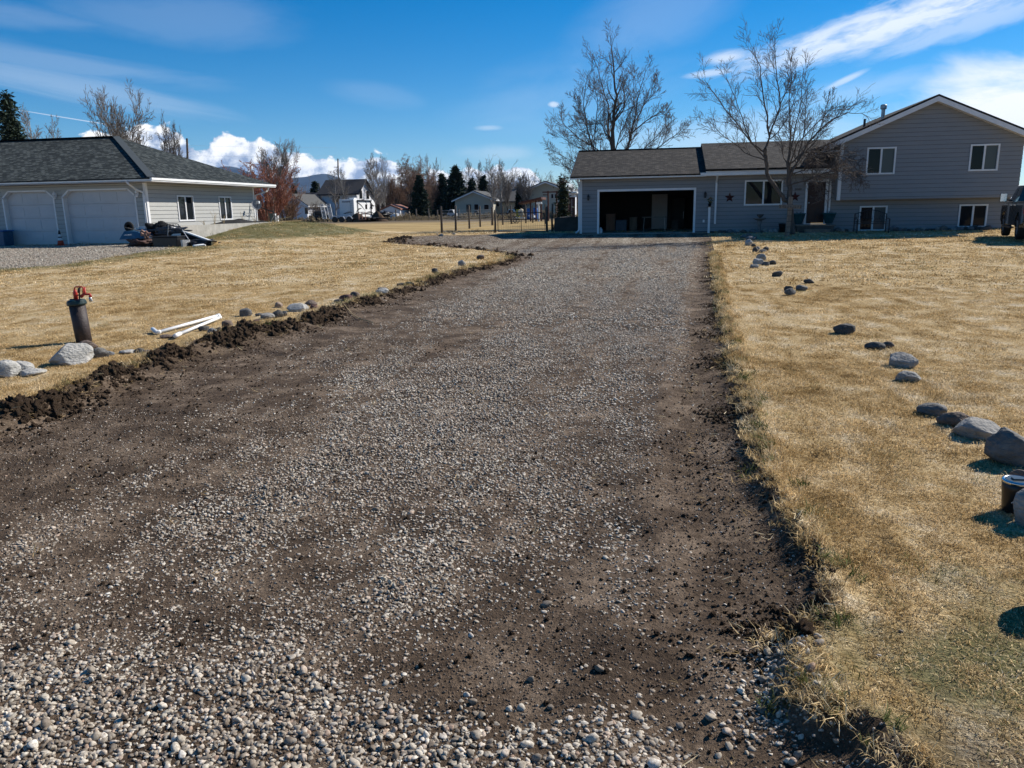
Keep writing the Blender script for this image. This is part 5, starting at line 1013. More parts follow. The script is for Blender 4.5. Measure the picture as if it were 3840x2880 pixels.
# wheelbarrow tipped on its nose
t = thing('wheelbarrow', 'blue tipped wheelbarrow leaning at the left of the clutter pile', 'wheelbarrow', (LP(500, 925, YJ).x, YJ, z0)); A = [LP(473, 898, YJ+.1), LP(492, 866, YJ+.2), LP(545, 868, YJ+.2), LP(568, 893, YJ+.1)]
m = MB(); fr = [p-Vector((0, .5, 0)) for p in A]; bk = [p+Vector((0, .25, .12)) for p in A]; fr = [p*1 for p in fr]; m.add(fr+bk, [(0, 1, 2, 3), (7, 6, 5, 4), (0, 4, 5, 1), (1, 5, 6, 2), (2, 6, 7, 3), (0, 3, 7, 4)]); m.build('tray', M['blueg'], t, bevel=.03)
m = MB(); 
for k in range(6): a_ = fr[0].lerp(fr[3], .25+k*.05)+Vector((0, -.012, .17)); m.box(a_.x, a_.x+.03, a_.y-.004, a_.y, a_.z, a_.z+(.05 if k % 2 else .035))
m.build('lettering', M['white'], t)
wc = LP(484, 851, YJ-.1); m = MB(); K = 26; vs = []
for r_, o_ in ((.10, -.04), (.20, -.05), (.23, 0), (.20, .05), (.10, .04)): vs += [(wc.x+r_*math.cos(2*math.pi*k/K)*.8, wc.y+o_+r_*math.cos(2*math.pi*k/K)*.3, wc.z+r_*math.sin(2*math.pi*k/K)) for k in range(K)]
m.add(vs, [(i*K+k, i*K+(k+1) % K, (i+1)*K+(k+1) % K, (i+1)*K+k) for i in range(4) for k in range(K)]+[tuple(range(K)), tuple(4*K+k for k in range(K))[::-1]]); m.build('wheel', M['tyre'], t, True)
for dy in (0, .5): MB().tube([LP(468, 852, YJ-.2+dy), LP(520, 866, YJ-.2+dy), LP(585, 893, YJ-.1+dy)], .018, 7).build('handle', M['wood'], t)
m = MB(); m.tube([LP(483, 853, YJ), LP(484, 880, YJ), LP(503, 925, YJ)], .014, 6); m.tube([LP(540, 870, YJ), LP(560, 925, YJ)], .014, 6); m.build('leg', M['dark'], t)
t = thing('folding_chair', 'bent silver folding chair frame on top of the wheelbarrow', 'chair', tuple(LP(530, 872, YJ+.3))); m = MB(); P_ = lambda x, y, d=0.: LP(400+x/5.027, 640+y/5.027, YJ+.3+d)
m.tube([P_(525, 1120), P_(545, 995), P_(585, 1000), P_(630, 1130)], .014, 6); m.tube([P_(605, 1030), P_(625, 990)], .012, 6); m.tube([P_(640, 1050), P_(665, 985)], .012, 6); m.tube([P_(720, 980), P_(755, 1120)], .014, 6); m.build('frame', M['steel'], t); MB().add([P_(610, 1055), P_(722, 1040), P_(735, 1095), P_(625, 1110), P_(610, 1055, .03), P_(722, 1040, .03), P_(735, 1095, .03), P_(625, 1110, .03)], [(0, 1, 2, 3), (7, 6, 5, 4), (0, 4, 5, 1), (1, 5, 6, 2), (2, 6, 7, 3), (3, 7, 4, 0)]).build('seat', M['white'], t)
def crumple(name, px0, px1, py0, py1, Y, dep, mat, lab, cat, seed, amp=.12):
    a, bq = LP(px0, py1, Y), LP(px1, py0, Y); v, f = lump(ICO4, seed, .95, 2.3, 3); v = v*np.array([(bq.x-a.x)/2, dep/2, (bq.z-a.z)/2*1.0]); ctr = ((a.x+bq.x)/2, Y, (a.z+bq.z)/2); v[:, 2] = np.maximum(v[:, 2], a.z-ctr[2]-.02)
    o = mobj(name, npmesh(name, v, f, mat, False)); o.location = ctr; ORG[o.name] = Vector(ctr); return tag(o, lab, cat)
crumple('rusty_drum', 495, 580, 892, 935, YJ-.3, .6, M['brown'] if 'brown' in M else pm('rust_brown', (.10, .05, .04), (.05, .028, .022), 6, .8), 'rust brown tub squashed under the wheelbarrow', 'tub', 401)
crumple('tarp', 555, 640, 838, 890, YJ+.7, .8, M['fabric'], 'folded black tarp heaped behind the wire rack', 'tarp', 402)
crumple('tarp_bundle', 585, 690, 852, 884, YJ+.5, .6, pm('grey_tarp', (.09, .095, .11), (.04, .045, .05), 5, .7), 'grey rolled tarp inside the wire rack', 'tarp', 403)
crumple('cloth_heap', 530, 562, 868, 900, YJ-.15, .35, M['tan'], 'pinkish tan cloth heap on the wheelbarrow', 'cloth', 404)
crumple('scrap_heap', 570, 700, 905, 936, YJ-.2, .9, M['black'], 'low black heap of scrap under the wire rack', 'scrap', 405)
crumple('scrap_heap', 692, 800, 895, 926, YJ, .8, M['black'], 'low black heap of scrap below the slanted lumber beam', 'scrap', 406)
t = thing('wire_rack', 'black metal wire rack standing on the clutter pile', 'rack', tuple(LP(640, 905, YJ)))
m = MB()
for dy in (-.35, .35):
    m.tube([P_(925, 1170, dy-.3), P_(930, 1060, dy-.3), P_(975, 1005, dy-.3), P_(1330, 1000, dy-.3), P_(1410, 1085, dy-.3), P_(1405, 1170, dy-.3), P_(925, 1170, dy-.3)], .016, 6)
    for k in range(8): x_ = 990+k*52; m.tube([P_(x_, 1004, dy-.3), P_(x_+12, 1168, dy-.3)], .009, 5)
m.build('grille', M['dark'], t); m = MB(); m.tube([P_(1165, 1000, -.68), P_(1150, 1250, -.68)], .016, 6); m.tube([P_(1425, 1120, -.6), P_(1540, 1290, -.6)], .018, 6); m.build('brace', M['steel'], t)
t = thing('plastic_tote', 'black plastic tote full of scrap under the wire rack', 'tote', tuple(LP(650, 935, YJ-.2))); a, bq = LP(592, 935, YJ-.4), LP(682, 888, YJ-.4); m = MB().prism([(a.x+.06, a.z), (bq.x-.06, a.z), (bq.x, bq.z), (a.x, bq.z)], YJ-.75, YJ-.1, 'y'); m.build('tub', M['black'], t, bevel=.03); MB().box(a.x-.03, bq.x+.03, YJ-.78, YJ-.07, bq.z, bq.z+.05).build('rim', M['dark'], t, bevel=.01)
MB().add([P_(1185, 1245, -.5), P_(1250, 1190, -.5), P_(1400, 1180, -.5), P_(1390, 1250, -.5), P_(1185, 1245, -.4), P_(1250, 1190, -.4), P_(1400, 1180, -.4), P_(1390, 1250, -.4)], [(0, 1, 2, 3), (7, 6, 5, 4), (0, 4, 5, 1), (1, 5, 6, 2), (2, 6, 7, 3), (3, 7, 4, 0)]).build('white_carton', M['white'], t)
t = thing('panel', 'grey metal panel leaning at the tote', 'panel', tuple(LP(688, 932, YJ-.8))); MB().box(LP(683, 930, YJ-.8).x, LP(690, 930, YJ-.8).x, YJ-.85, YJ-.3, z0, LP(688, 900, YJ-.8).z).build('sheet', M['steel'], t)
t = thing('lumber_beam', 'long slanted beam with yellow end resting from the wall down to the lawn', 'beam', tuple(LP(790, 908, YJ))); e0, e1 = LP(641, 850, YJ+.8), LP(803, 908, YJ-.1); MB().bar(e0, e1, .14, .05).build('beam', M['pvc'], t); MB().bar(e1+(e0-e1).normalized()*.02+Vector((0, -.01, -.10)), e1+(e1-e0).normalized()*.06+Vector((0, -.01, -.10)), .30, .28).build('end_block', M['woodl'], t)
m = MB(); g0 = LP(650, 925, YJ+.7); m.add([e0+Vector((0, -.05, -.05)), e1+Vector((0, -.05, -.05)), (e1.x, e1.y-.05, z0+.0), (e0.x, e0.y-.05, z0), e0+Vector((0, .25, -.05)), e1+Vector((0, .2, -.05)), (e1.x, e1.y+.2, z0), (e0.x, e0.y+.25, z0)], [(0, 1, 2, 3), (7, 6, 5, 4), (0, 4, 5, 1), (1, 5, 6, 2), (2, 6, 7, 3), (3, 7, 4, 0)]); m.build('tarp_cover', M['fabric'], t)
for a, bq, lab in (((690, 924), (712, 922), 'short white plastic pipe end in front of the tote'), ((726, 927), (764, 924), 'white plastic downspout piece before the black scrap')):
    p0, p1 = G(*a), G(*bq); o = MB().tube([(p0[0], p0[1], Hs(p0[0], p0[1])+.05), (p1[0], p1[1], Hs(p1[0], p1[1])+.06), (p1[0]+.08, p1[1], Hs(p1[0], p1[1])+.03)], [.05, .05, .04], 8).build('pipe_piece', M['pvc'], None, True); recenter(o, tuple(p0)); tag(o, lab, 'pipe', 'white plastic pieces on the ground')
# pot drain cover plates in the lawn (dark patches)
# utility boxes beyond the mound
for x0_, x1_, yt, yb_, mt, lab in ((1012, 1026, 800, 832, pm('cabinet_green', (.09, .12, .11), (.06, .08, .075), 3, .6), 'grey green utility cabinet beyond the raised bed'), (1027, 1031, 802, 832, M['white'], 'white marker post right of the utility cabinet'), (1036, 1041, 809, 830, M['white'], 'shorter white marker post farther right of the utility cabinet')):
    a, bq = LP(x0_, yb_, 58), LP(x1_, yt, 58); t = thing('utility_box', lab, 'utility box', (a.x, 58, .2)); MB().box(a.x, bq.x, 58, 58+(bq.x-a.x), .1, bq.z-.05).build('cabinet', mt, t, bevel=.01); MB().box(a.x-.02, bq.x+.02, 57.98, 58.02+(bq.x-a.x), bq.z-.05, bq.z).build('lid', mt, t)
# ================================================================== near fence, gate and block wall
def fpost(px, pyb, pyt, Y, r_, lab, mat='bark'):
    b_ = at_y(px, pyb, Y); t_ = at_y(px, pyt, Y); z_ = .15; q = random.Random(int(px)); o = MB().tube([(b_[0], Y, z_), (b_[0]+q.uniform(-.02, .02), Y, (z_+t_[2])/2), (b_[0]+q.uniform(-.04, .04), Y, t_[2]-.04), (b_[0]+q.uniform(-.04, .04), Y, t_[2])], [r_*.72, r_*.68, r_*.62, r_*.35], 9).build('fence_post', M[mat], None, True)
    recenter(o, (b_[0], Y, .2)); return tag(o, lab, 'fence post', 'round wooden posts of the near wire fence'), Vector((b_[0], Y, .2)), t_[2]
FP = [(1657, 874, 773, 44.8, .10, 'leftmost and blackest near fence post'), (1709, 862, 770, 49.7, .10, 'second near fence post from the left'), (1760, 853, 770, 54.5, .10, 'third near fence post from the left'), (1801, 848, 772, 59.5, .10, 'fourth near fence post from the left'), (1846, 845, 776, 65.0, .14, 'thick fifth near fence post, just left of the gate'),
      (1857, 877, 788, 43.9, .09, 'dark hinge post leaning at the left gate end'), (2051, 872, 774, 43.9, .10, 'dark latch post at the right gate end'), (2071, 868, 764, 45.5, .09, 'tall dark post between the gate and the block wall'), (1886, 840, 772, 67, .09, 'slim post standing behind the left gate half'), (1918, 842, 771, 70, .10, 'dark post behind the gate left of the blue tubs'), (1972, 838, 768, 72, .09, 'post behind the gate in front of the red shelter'), (1998, 836, 770, 74, .08, 'post directly before the blue tubs'), (2045, 838, 765, 68, .09, 'post just behind the gate latch post'), (2085, 838, 762, 70, .09, 'post behind the block wall near the small spruce')]
FO = [fpost(*q) for q in FP]
def mesh_wire(name, pa, pb, z0_, z1_, nh, nv, lab, r_=.004):
    m = MB()
    for k in range(nh+1): z_ = z0_+(z1_-z0_)*k/nh; m.tube([(pa.x, pa.y, z_), (pb.x, pb.y, z_)], r_, 3, False)
    for k in range(nv+1): x_ = pa.lerp(pb, k/nv); m.tube([(x_.x, x_.y, z0_), (x_.x, x_.y, z1_)], r_*.8, 3, False)
    o = m.build(name, M['steel']); recenter(o, tuple(pa)); return tag(o, lab, 'wire fence')
labs = ['wire mesh span between the leftmost and second near posts', 'wire mesh span between the second and third near posts', 'wire mesh span between the third and fourth near posts', 'wire mesh span between the fourth near post and the thick post']
for k in range(4): mesh_wire('wire_mesh', FO[k][1], FO[k+1][1], .25, 1.5, 7, 16, labs[k])
ga, gb = at_y(1868, 878, 43.9), at_y(2043, 872, 43.9); gtz = at_y(1960, 800, 43.9)[2]; zt = at_y(1868, 812, 43.9)[2]; t = thing('pipe_gate', 'dark tubular farm gate with wire mesh left of the house', 'gate', (ga[0], 43.9, .2)); x0_, x1_ = ga[0], gb[0]; zm = at_y(1960, 823, 43.9)[2]; zt = at_y(2000, 797, 43.9)[2]
m = MB(); m.tube([(x0_, 43.9, .27), (x0_, 43.9, zt-.2), (x0_+.06, 43.9, zt-.06), (x0_+.2, 43.9, zt), (x1_-.2, 43.9, zt), (x1_-.06, 43.9, zt-.06), (x1_, 43.9, zt-.2), (x1_, 43.9, .27), (x0_, 43.9, .27)], .024, 8); m.tube([(x0_, 43.9, zm), (x1_, 43.9, zm)], .022, 8); m.tube([((x0_+x1_)/2, 43.9, .27), ((x0_+x1_)/2, 43.9, zm)], .02, 8); m.build('gate_frame', M['dark'], t)
m = MB(); nn_ = 26
for k in range(1, nn_): x_ = x0_+(x1_-x0_)*k/nn_; m.tube([(x_, 43.9, .28), (x_, 43.9, zm)], .0035, 3, False)
for k in range(1, 9): z_ = .28+(zm-.28)*k/9; m.tube([(x0_, 43.9, z_), (x1_, 43.9, z_)], .0035, 3, False)
m.build('gate_mesh', M['dark'], t)
bw0 = at_y(2079, 868, 45.2)[0]; t = thing('block_wall', 'dark shaded concrete block wall between the gate posts and the garage corner', 'wall', (bw0, 45.2, .2)); zt = at_y(2079, 817, 45.2)[2]; zt2 = at_y(2168, 810, 45.2)[2]
m = MB(); m.prism([(bw0, .1), (gx0-.05, .1), (gx0-.05, zt2), (bw0, zt)], 45.2, 45.5, 'y'); m.prism([(45.5, .1), (52, .1), (52, zt), (45.5, zt)], bw0, bw0+.25, 'x'); m.build('blocks', M['darkconc'], t)
MB().prism([(bw0+.25, .1), (gx0-.05, .1), (gx0-.05, zt2-.1), (bw0+.25, zt-.1)], 45.5, 52, 'y').build('soil_fill', M['soil'], t)
# power pole and others
def pole(px, pyt, Y, lab, arms, r_=.16, lean=0):
    t_ = at_y(px, pyt, Y); x_ = at_y(px+4, 800, Y)[0]; t = thing('utility_pole', lab, 'utility pole', (x_, Y, .2), 'wooden power poles in the distance'); MB().tube([(x_, Y, 0), (t_[0], Y, t_[2])], [r_, r_*.7], 8).build('pole', M['wood'] if Y > 100 else M['bark'], t)
    for dz_, w0_, w1_ in arms: MB().bar((t_[0]-w0_, Y, t_[2]-dz_), (t_[0]+w1_, Y, t_[2]-dz_), .10).build('crossarm', M['wood'], t)
pole(701, 519, 70, 'power pole with a short arm rising behind the dark hipped roof', ((2.0, .9, .1),), .13); pole(1267, 595, 150, 'tall power pole with two short arms behind the white two storey house', ((1.6, 1.0, .1), (4., .9, .1)), .2); pole(1197, 690, 140, 'short power pole left of the white two storey house', (), .18)
m = MB()
for z_, y1_ in ((14, 0), (12.4, 0)): a_, b_ = Vector((at_y(1267, 620, 150)[0], 150, z_)), Vector((-95, 70, z_-1.)); m.tube([a_.lerp(b_, k/10)-Vector((0, 0, 1.2*math.sin(math.pi*k/10))) for k in range(11)], .012, 3, False)
o = m.build('power_lines', M['steel']); tag(o, 'thin power lines strung between the distant poles', 'wires')
# ================================================================== trees
def grow(out, rng, p, d, L, r, lev, cfg):
    n = cfg['seg'][lev]; pts = [Vector(p)]; rs = [r]; dd = Vector(d).normalized(); wig = cfg['wig'][lev]; up = cfg['up'][lev]
    for i in range(n):
        dd = (dd+Vector((rng.gauss(0, wig), rng.gauss(0, wig), rng.gauss(0, wig)))+Vector((0, 0, up))).normalized(); pts.append(pts[-1]+dd*L/n); rs.append(max(r*(1-.80*(i+1)/n), cfg['rmin']))
    out.append((pts, rs, lev)); kids(out, rng, pts, rs, lev, cfg, L)
def kids(out, rng, pts, rs, lev, cfg, L):
    if lev+1 >= len(cfg['n']): return
    nk = cfg['n'][lev+1]; n = len(pts)-1
    for k in range(nk):
        t = cfg['t0'][lev+1]+(1-cfg['t0'][lev+1])*(k+rng.random())/nk; i = min(int(t*n), n-1); f = t*n-i; q = pts[i].lerp(pts[i+1], f); d = (pts[i+1]-pts[i]).normalized(); a = rng.uniform(0, 6.283)
        x = d.orthogonal().normalized(); y = d.cross(x); an = rad(cfg['ang'][lev+1])*rng.uniform(.7, 1.3); nd = d*math.cos(an)+(x*math.cos(a)+y*math.sin(a))*math.sin(an)
        Lc = L*cfg['rat'][lev+1]*rng.uniform(.65, 1.15)*(1-cfg.get('taper', .55)*t); rc = max((rs[i]*(1-f)+rs[i+1]*f)*.62, cfg['rmin']); grow(out, rng, q, nd, Lc, rc, lev+1, cfg)
def tubes(out, sides, name, mat, par, ofs):
    vs, fs = [], []; b = 0; TAU = 2*math.pi
    for pts, rs, lev in out:
        s = sides[min(lev, len(sides)-1)]; m = len(pts); P_ = np.array([q[:] for q in pts]); D = np.gradient(P_, axis=0); D /= np.linalg.norm(D, axis=1)[:, None]+1e-9
        ref = np.array([.3, .9, .1]) if abs(D[0][2]) > .7 else np.array([0, .1, 1.]); X_ = np.cross(D, ref); X_ /= np.linalg.norm(X_, axis=1)[:, None]+1e-9; Y_ = np.cross(D, X_); A = np.arange(s)*TAU/s
        ring = P_[:, None]+np.array(rs)[:, None, None]*(X_[:, None]*np.cos(A)[None, :, None]+Y_[:, None]*np.sin(A)[None, :, None]); vs.append(ring.reshape(-1, 3))
        i = np.arange(m-1)[:, None]*s; k = np.arange(s)[None]; k2 = (k+1) % s; fs.append(np.stack([b+i+k, b+i+k2, b+i+k2+s, b+i+k+s], -1).reshape(-1, 4)); b += m*s
    return mobj(name, npmesh(name, np.concatenate(vs)-np.array(ofs), np.concatenate(fs), mat), par)
def mk_tree(name, label, loc, out, split, mt, mc, group=None, sides=(8, 6, 4, 3, 3), cat='tree'):
    t = thing(name, label, cat, loc, group); a = [q for q in out if q[2] < split]; c = [q for q in out if q[2] >= split]
    if a: tubes(a, sides, 'trunk', mt, t, loc)
    if c: tubes(c, sides, 'crown', mc, t, loc)
    return t
def dup(root, loc, rz, s, label, group=None):
    r = root.copy(); COL.objects.link(r); r.location = loc; r.rotation_euler = (0, 0, rz); r.scale = s; r['label'] = label
    if group: r['group'] = group
    for ch in list(root.children): c = ch.copy(); COL.objects.link(c); c.parent = r
    return r
def limbs(spec, Y, rng, zbase):
    out = []
    for px, r0_, r1_, dy in spec:
        n = len(px); pts = []
        for i, (x, y) in enumerate(px): pts.append(Vector(at_y(x, y, Y+dy[0]+(dy[1]-dy[0])*i/(n-1))))
        fine = []; 
        for i in range(n-1):
            for k in range(3): fine.append(pts[i].lerp(pts[i+1], k/3)+Vector((rng.gauss(0, .03), rng.gauss(0, .05), rng.gauss(0, .02)))*(i+k > 0))
        fine.append(pts[-1]); m = len(fine); r0_ *= .82; out.append((fine, [r0_+(r1_-r0_)*(i/(m-1))**.8 for i in range(m)]))
    return out
# small bare tree before the front door
YT = 36.9; q_ = random.Random(12); z_ = Hs(6.2, YT)
def T2(x, y): return (2620+x/1.269, 130+y/1.269)
S2 = [([T2(445, 948), T2(440, 860), T2(428, 795), T2(430, 700), T2(425, 610)], .20, .085, (0, 0)), ([T2(432, 800), T2(405, 780), T2(380, 745), T2(335, 690), T2(318, 600), T2(316, 545)], .13, .075, (0, -.3)), ([T2(316, 545), T2(335, 485), T2(318, 350), T2(300, 200), T2(262, 60)], .07, .012, (-.3, .6)), ([T2(335, 485), T2(385, 340), T2(375, 180), T2(362, 10)], .05, .010, (-.2, -.6)),
      ([T2(318, 560), T2(255, 520), T2(180, 420), T2(100, 320), T2(28, 215)], .05, .010, (-.3, .3)), ([T2(318, 590), T2(240, 500), T2(190, 340), T2(130, 200)], .04, .009, (-.3, -1.2)), ([T2(320, 600), T2(220, 560), T2(120, 480), T2(40, 400)], .035, .008, (-.3, 1.2)), ([T2(385, 340), T2(440, 230), T2(440, 100)], .03, .008, (-.5, -1.)),
      ([T2(425, 610), T2(432, 480), T2(430, 340), T2(445, 200)], .07, .010, (0, .8)), ([T2(427, 690), T2(470, 610), T2(500, 450), T2(520, 230)], .06, .010, (0, -.6)), ([T2(428, 660), T2(520, 520), T2(610, 420), T2(700, 370), T2(785, 372)], .06, .008, (0, .3)), ([T2(470, 610), T2(560, 500), T2(620, 310)], .04, .008, (-.2, .9)), ([T2(430, 715), T2(520, 690), T2(600, 660), T2(690, 640), T2(740, 700)], .045, .008, (0, -.6)),
      ([T2(425, 620), T2(500, 560), T2(600, 560), T2(700, 590), T2(760, 650)], .045, .008, (0, .8)), ([T2(428, 670), T2(500, 640), T2(580, 610), T2(650, 560)], .04, .008, (0, 1.5)), ([T2(427, 640), T2(400, 560), T2(380, 470), T2(390, 420)], .04, .009, (0, 1.)), ([T2(430, 640), T2(470, 520), T2(560, 420), T2(640, 340)], .04, .008, (0, -1.4)), ([T2(425, 610), T2(450, 500), T2(480, 360), T2(500, 160)], .05, .008, (0, .2))]
out = []; cf = dict(n=[0, 13, 8, 3], seg=[5, 8, 6, 4], wig=[.06, .08, .10, .10], up=[.05, .04, .03, .02], t0=[0, .18, .2, .25], ang=[0, 38, 38, 36], rat=[0, .48, .60, .55], rmin=.0056, taper=.3)
for pts, rs in limbs(S2, YT, q_, z_): out.append((pts, rs, 0)); L_ = sum((pts[i+1]-pts[i]).length for i in range(len(pts)-1)); (rs[0] < .1) and kids(out, q_, pts, rs, 0, cf, L_*.66)
cd = dict(n=[0, 13, 8, 4], seg=[5, 6, 5, 4], wig=[.1, .2, .26, .3], up=[0, -.06, -.08, -.05], t0=[0, .15, .15, .2], ang=[0, 60, 60, 60], rat=[0, .36, .5, .6], rmin=.0085, taper=.2)
for pts, rs in limbs(S2[12:15], YT, q_, z_): kids(out, q_, pts, rs, 0, cd, 3.0)
b_ = at_y(2970, 884, YT); tr2 = mk_tree('bare_tree', 'small twisted bare tree before the front door of the grey house', (b_[0], YT, z_), out, 1, M['bark'], M['twig'], sides=(10, 5, 3, 3))
print('tree2', len(out))
# ladder like stake and plank sign tied to it
t = thing('plank_signpost', 'weathered post with a carved crossing plank fixed to the small bare tree', 'sign', tuple(at_y(2955, 884, YT-.35)))
p0, p1 = Vector(at_y(2951, 886, YT-.35)), Vector(at_y(2966, 738, YT-.35)); MB().bar(p0, p1, .19, .09, (0, 1, 0)).build('post', M['wood'], t, bevel=.01)
m = MB(); d_ = p1-p0
for k in range(6): c_ = p0+d_*(.1+k*.14)+Vector((0, -.06, 0)); m.box(c_.x-.09, c_.x+.09, c_.y-.004, c_.y, c_.z-.012, c_.z+.012)
m.build('notches', M['darkconc'], t); pa, pb = Vector(at_y(2921, 774, YT-.45)), Vector(at_y(3006, 776, YT-.45)); MB().bar(pa, pb, .04, .16, (0, 0, 1)).build('plank', M['wood'], t, bevel=.01)
m = MB()
for k in range(9): c_ = pa.lerp(pb, .06+k*.11)+Vector((0, -.085, 0)); m.box(c_.x-.03, c_.x+.03, c_.y-.003, c_.y, c_.z-.03+.02*math.sin(k*2), c_.z-.012+.02*math.sin(k*2)); m.box(c_.x-.008, c_.x+.008, c_.y-.004, c_.y, c_.z-.05, c_.z+.045)
m.build('carving', M['darkconc'], t)
# big bare tree behind the garage
YH = 54; q_ = random.Random(4)
def T1(x, y): return (2040+x/1.67, 130+y/1.67)
S1 = [([T1(428, 1150), T1(428, 900), T1(428, 600), T1(440, 480), T1(455, 390), T1(437, 250), T1(425, 110), T1(417, 5)], .24, .012, (0, 0)), ([T1(428, 760), T1(400, 560), T1(405, 440), T1(350, 260), T1(300, 120)], .10, .010, (0, 1)), ([T1(428, 560), T1(500, 470), T1(500, 330), T1(480, 150)], .07, .010, (0, -1)), ([T1(430, 900), T1(520, 720), T1(560, 560), T1(590, 400), T1(640, 190)], .13, .010, (0, .8)), ([T1(525, 720), T1(545, 620), T1(640, 540), T1(740, 480), T1(770, 520)], .08, .008, (0, -1.)),
      ([T1(560, 560), T1(620, 450), T1(690, 360), T1(715, 300)], .06, .008, (.3, 2)), ([T1(430, 860), T1(620, 720), T1(700, 640), T1(770, 560)], .07, .008, (0, 1.5)), ([T1(430, 900), T1(700, 720), T1(790, 650), T1(870, 600)], .07, .008, (0, 0)), ([T1(428, 880), T1(310, 720), T1(280, 600), T1(250, 440), T1(270, 260)], .11, .010, (0, -1)), ([T1(310, 720), T1(330, 500), T1(330, 380), T1(310, 330)], .05, .008, (-.5, 1)), ([T1(280, 620), T1(220, 480), T1(190, 390)], .045, .008, (-1, -2)),
      ([T1(428, 900), T1(340, 720), T1(220, 650), T1(120, 560), T1(110, 520)], .07, .008, (0, 1.4)), ([T1(428, 950), T1(300, 740), T1(170, 680), T1(60, 600)], .06, .008, (0, -1)), ([T1(428, 700), T1(360, 560), T1(280, 560), T1(180, 560)], .05, .008, (0, 0)), ([T1(428, 1040), T1(300, 900), T1(180, 790), T1(60, 740)], .07, .008, (0, .5)), ([T1(428, 1060), T1(300, 960), T1(200, 860), T1(90, 800)], .06, .008, (0, -.8)), ([T1(428, 1080), T1(300, 1000), T1(210, 930), T1(150, 870)], .05, .008, (0, 1)), ([T1(430, 760), T1(480, 620), T1(560, 440), T1(560, 260)], .06, .008, (0, -1.5)), ([T1(430, 700), T1(380, 620), T1(330, 640), T1(240, 700)], .04, .008, (0, 1))]
out = []; cf = dict(n=[0, 17, 9, 3], seg=[5, 7, 5, 3], wig=[.06, .08, .10, .12], up=[.05, .09, .07, .05], t0=[0, .12, .15, .2], ang=[0, 42, 42, 38], rat=[0, .34, .52, .5], rmin=.0080, taper=.36)
for pts, rs in limbs(S1, YH, q_, .2):
    L_ = sum((pts[i+1]-pts[i]).length for i in range(len(pts)-1)); out.append((pts, rs, 0)); c_ = dict(cf); kids(out, q_, pts, rs, 0, c_, min(L_, 5.3))
b_ = at_y(2296, 820, YH); mk_tree('bare_tree', 'tall bare deciduous tree rising behind the open garage', (b_[0], YH, .2), out, 1, M['bark'], M['twig'], sides=(8, 4, 3, 3)); print('tree1', len(out))
# prototypes for the rest (unit: metres, standing at the origin)
def proto_tree(kind, seed):
    q = random.Random(seed); out = []
    if kind == 'aspen': cf = dict(n=[1, 34, 10, 4], seg=[8, 5, 4, 3], wig=[.03, .08, .12, .14], up=[.02, .12, .08, .05], t0=[0, .22, .15, .2], ang=[0, 38, 38, 38], rat=[0, .34, .5, .55], rmin=.013, taper=.55); grow(out, q, (0, 0, -.3), (0, 0, 1), 10, .15, 0, cf)
    elif kind == 'round':
        cf = dict(n=[1, 14, 11, 8, 4], seg=[4, 7, 5, 4, 3], wig=[.04, .05, .09, .12, .15], up=[.02, .06, .08, .07, .05], t0=[0, .2, .12, .15, .2], ang=[0, 30, 32, 34, 36], rat=[0, 1.25, .5, .5, .5], rmin=.012, taper=.35); grow(out, q, (0, 0, -.3), (0, 0, 1), 4.6, .22, 0, cf)
    elif kind == 'willow':
        cf = dict(n=[1, 14, 12, 8, 5], seg=[4, 7, 5, 4, 4], wig=[.05, .1, .16, .16, .15], up=[.02, .08, .03, -.10, -.16], t0=[0, .3, .2, .2, .2], ang=[0, 40, 42, 45, 45], rat=[0, 1.3, .5, .46, .7], rmin=.012, taper=.3); grow(out, q, (0, 0, -.3), (0, 0, 1), 4.6, .3, 0, cf)
    elif kind == 'shrub':
        for k in range(26):
            a = q.uniform(0, 6.283); cf = dict(n=[1, 9, 6, 3], seg=[6, 4, 3, 3], wig=[.06, .15, .2, .2], up=[.06, .10, .06, .04], t0=[0, .2, .2, .2], ang=[0, 32, 35, 40], rat=[0, .38, .45, .5], rmin=.014, taper=.4); s_ = q.uniform(.15, .6); grow(out, q, (.25*math.cos(a), .25*math.sin(a), 0), (s_*math.cos(a), s_*math.sin(a), 1), q.uniform(3.2, 5.2), .05, 0, cf)
    return out
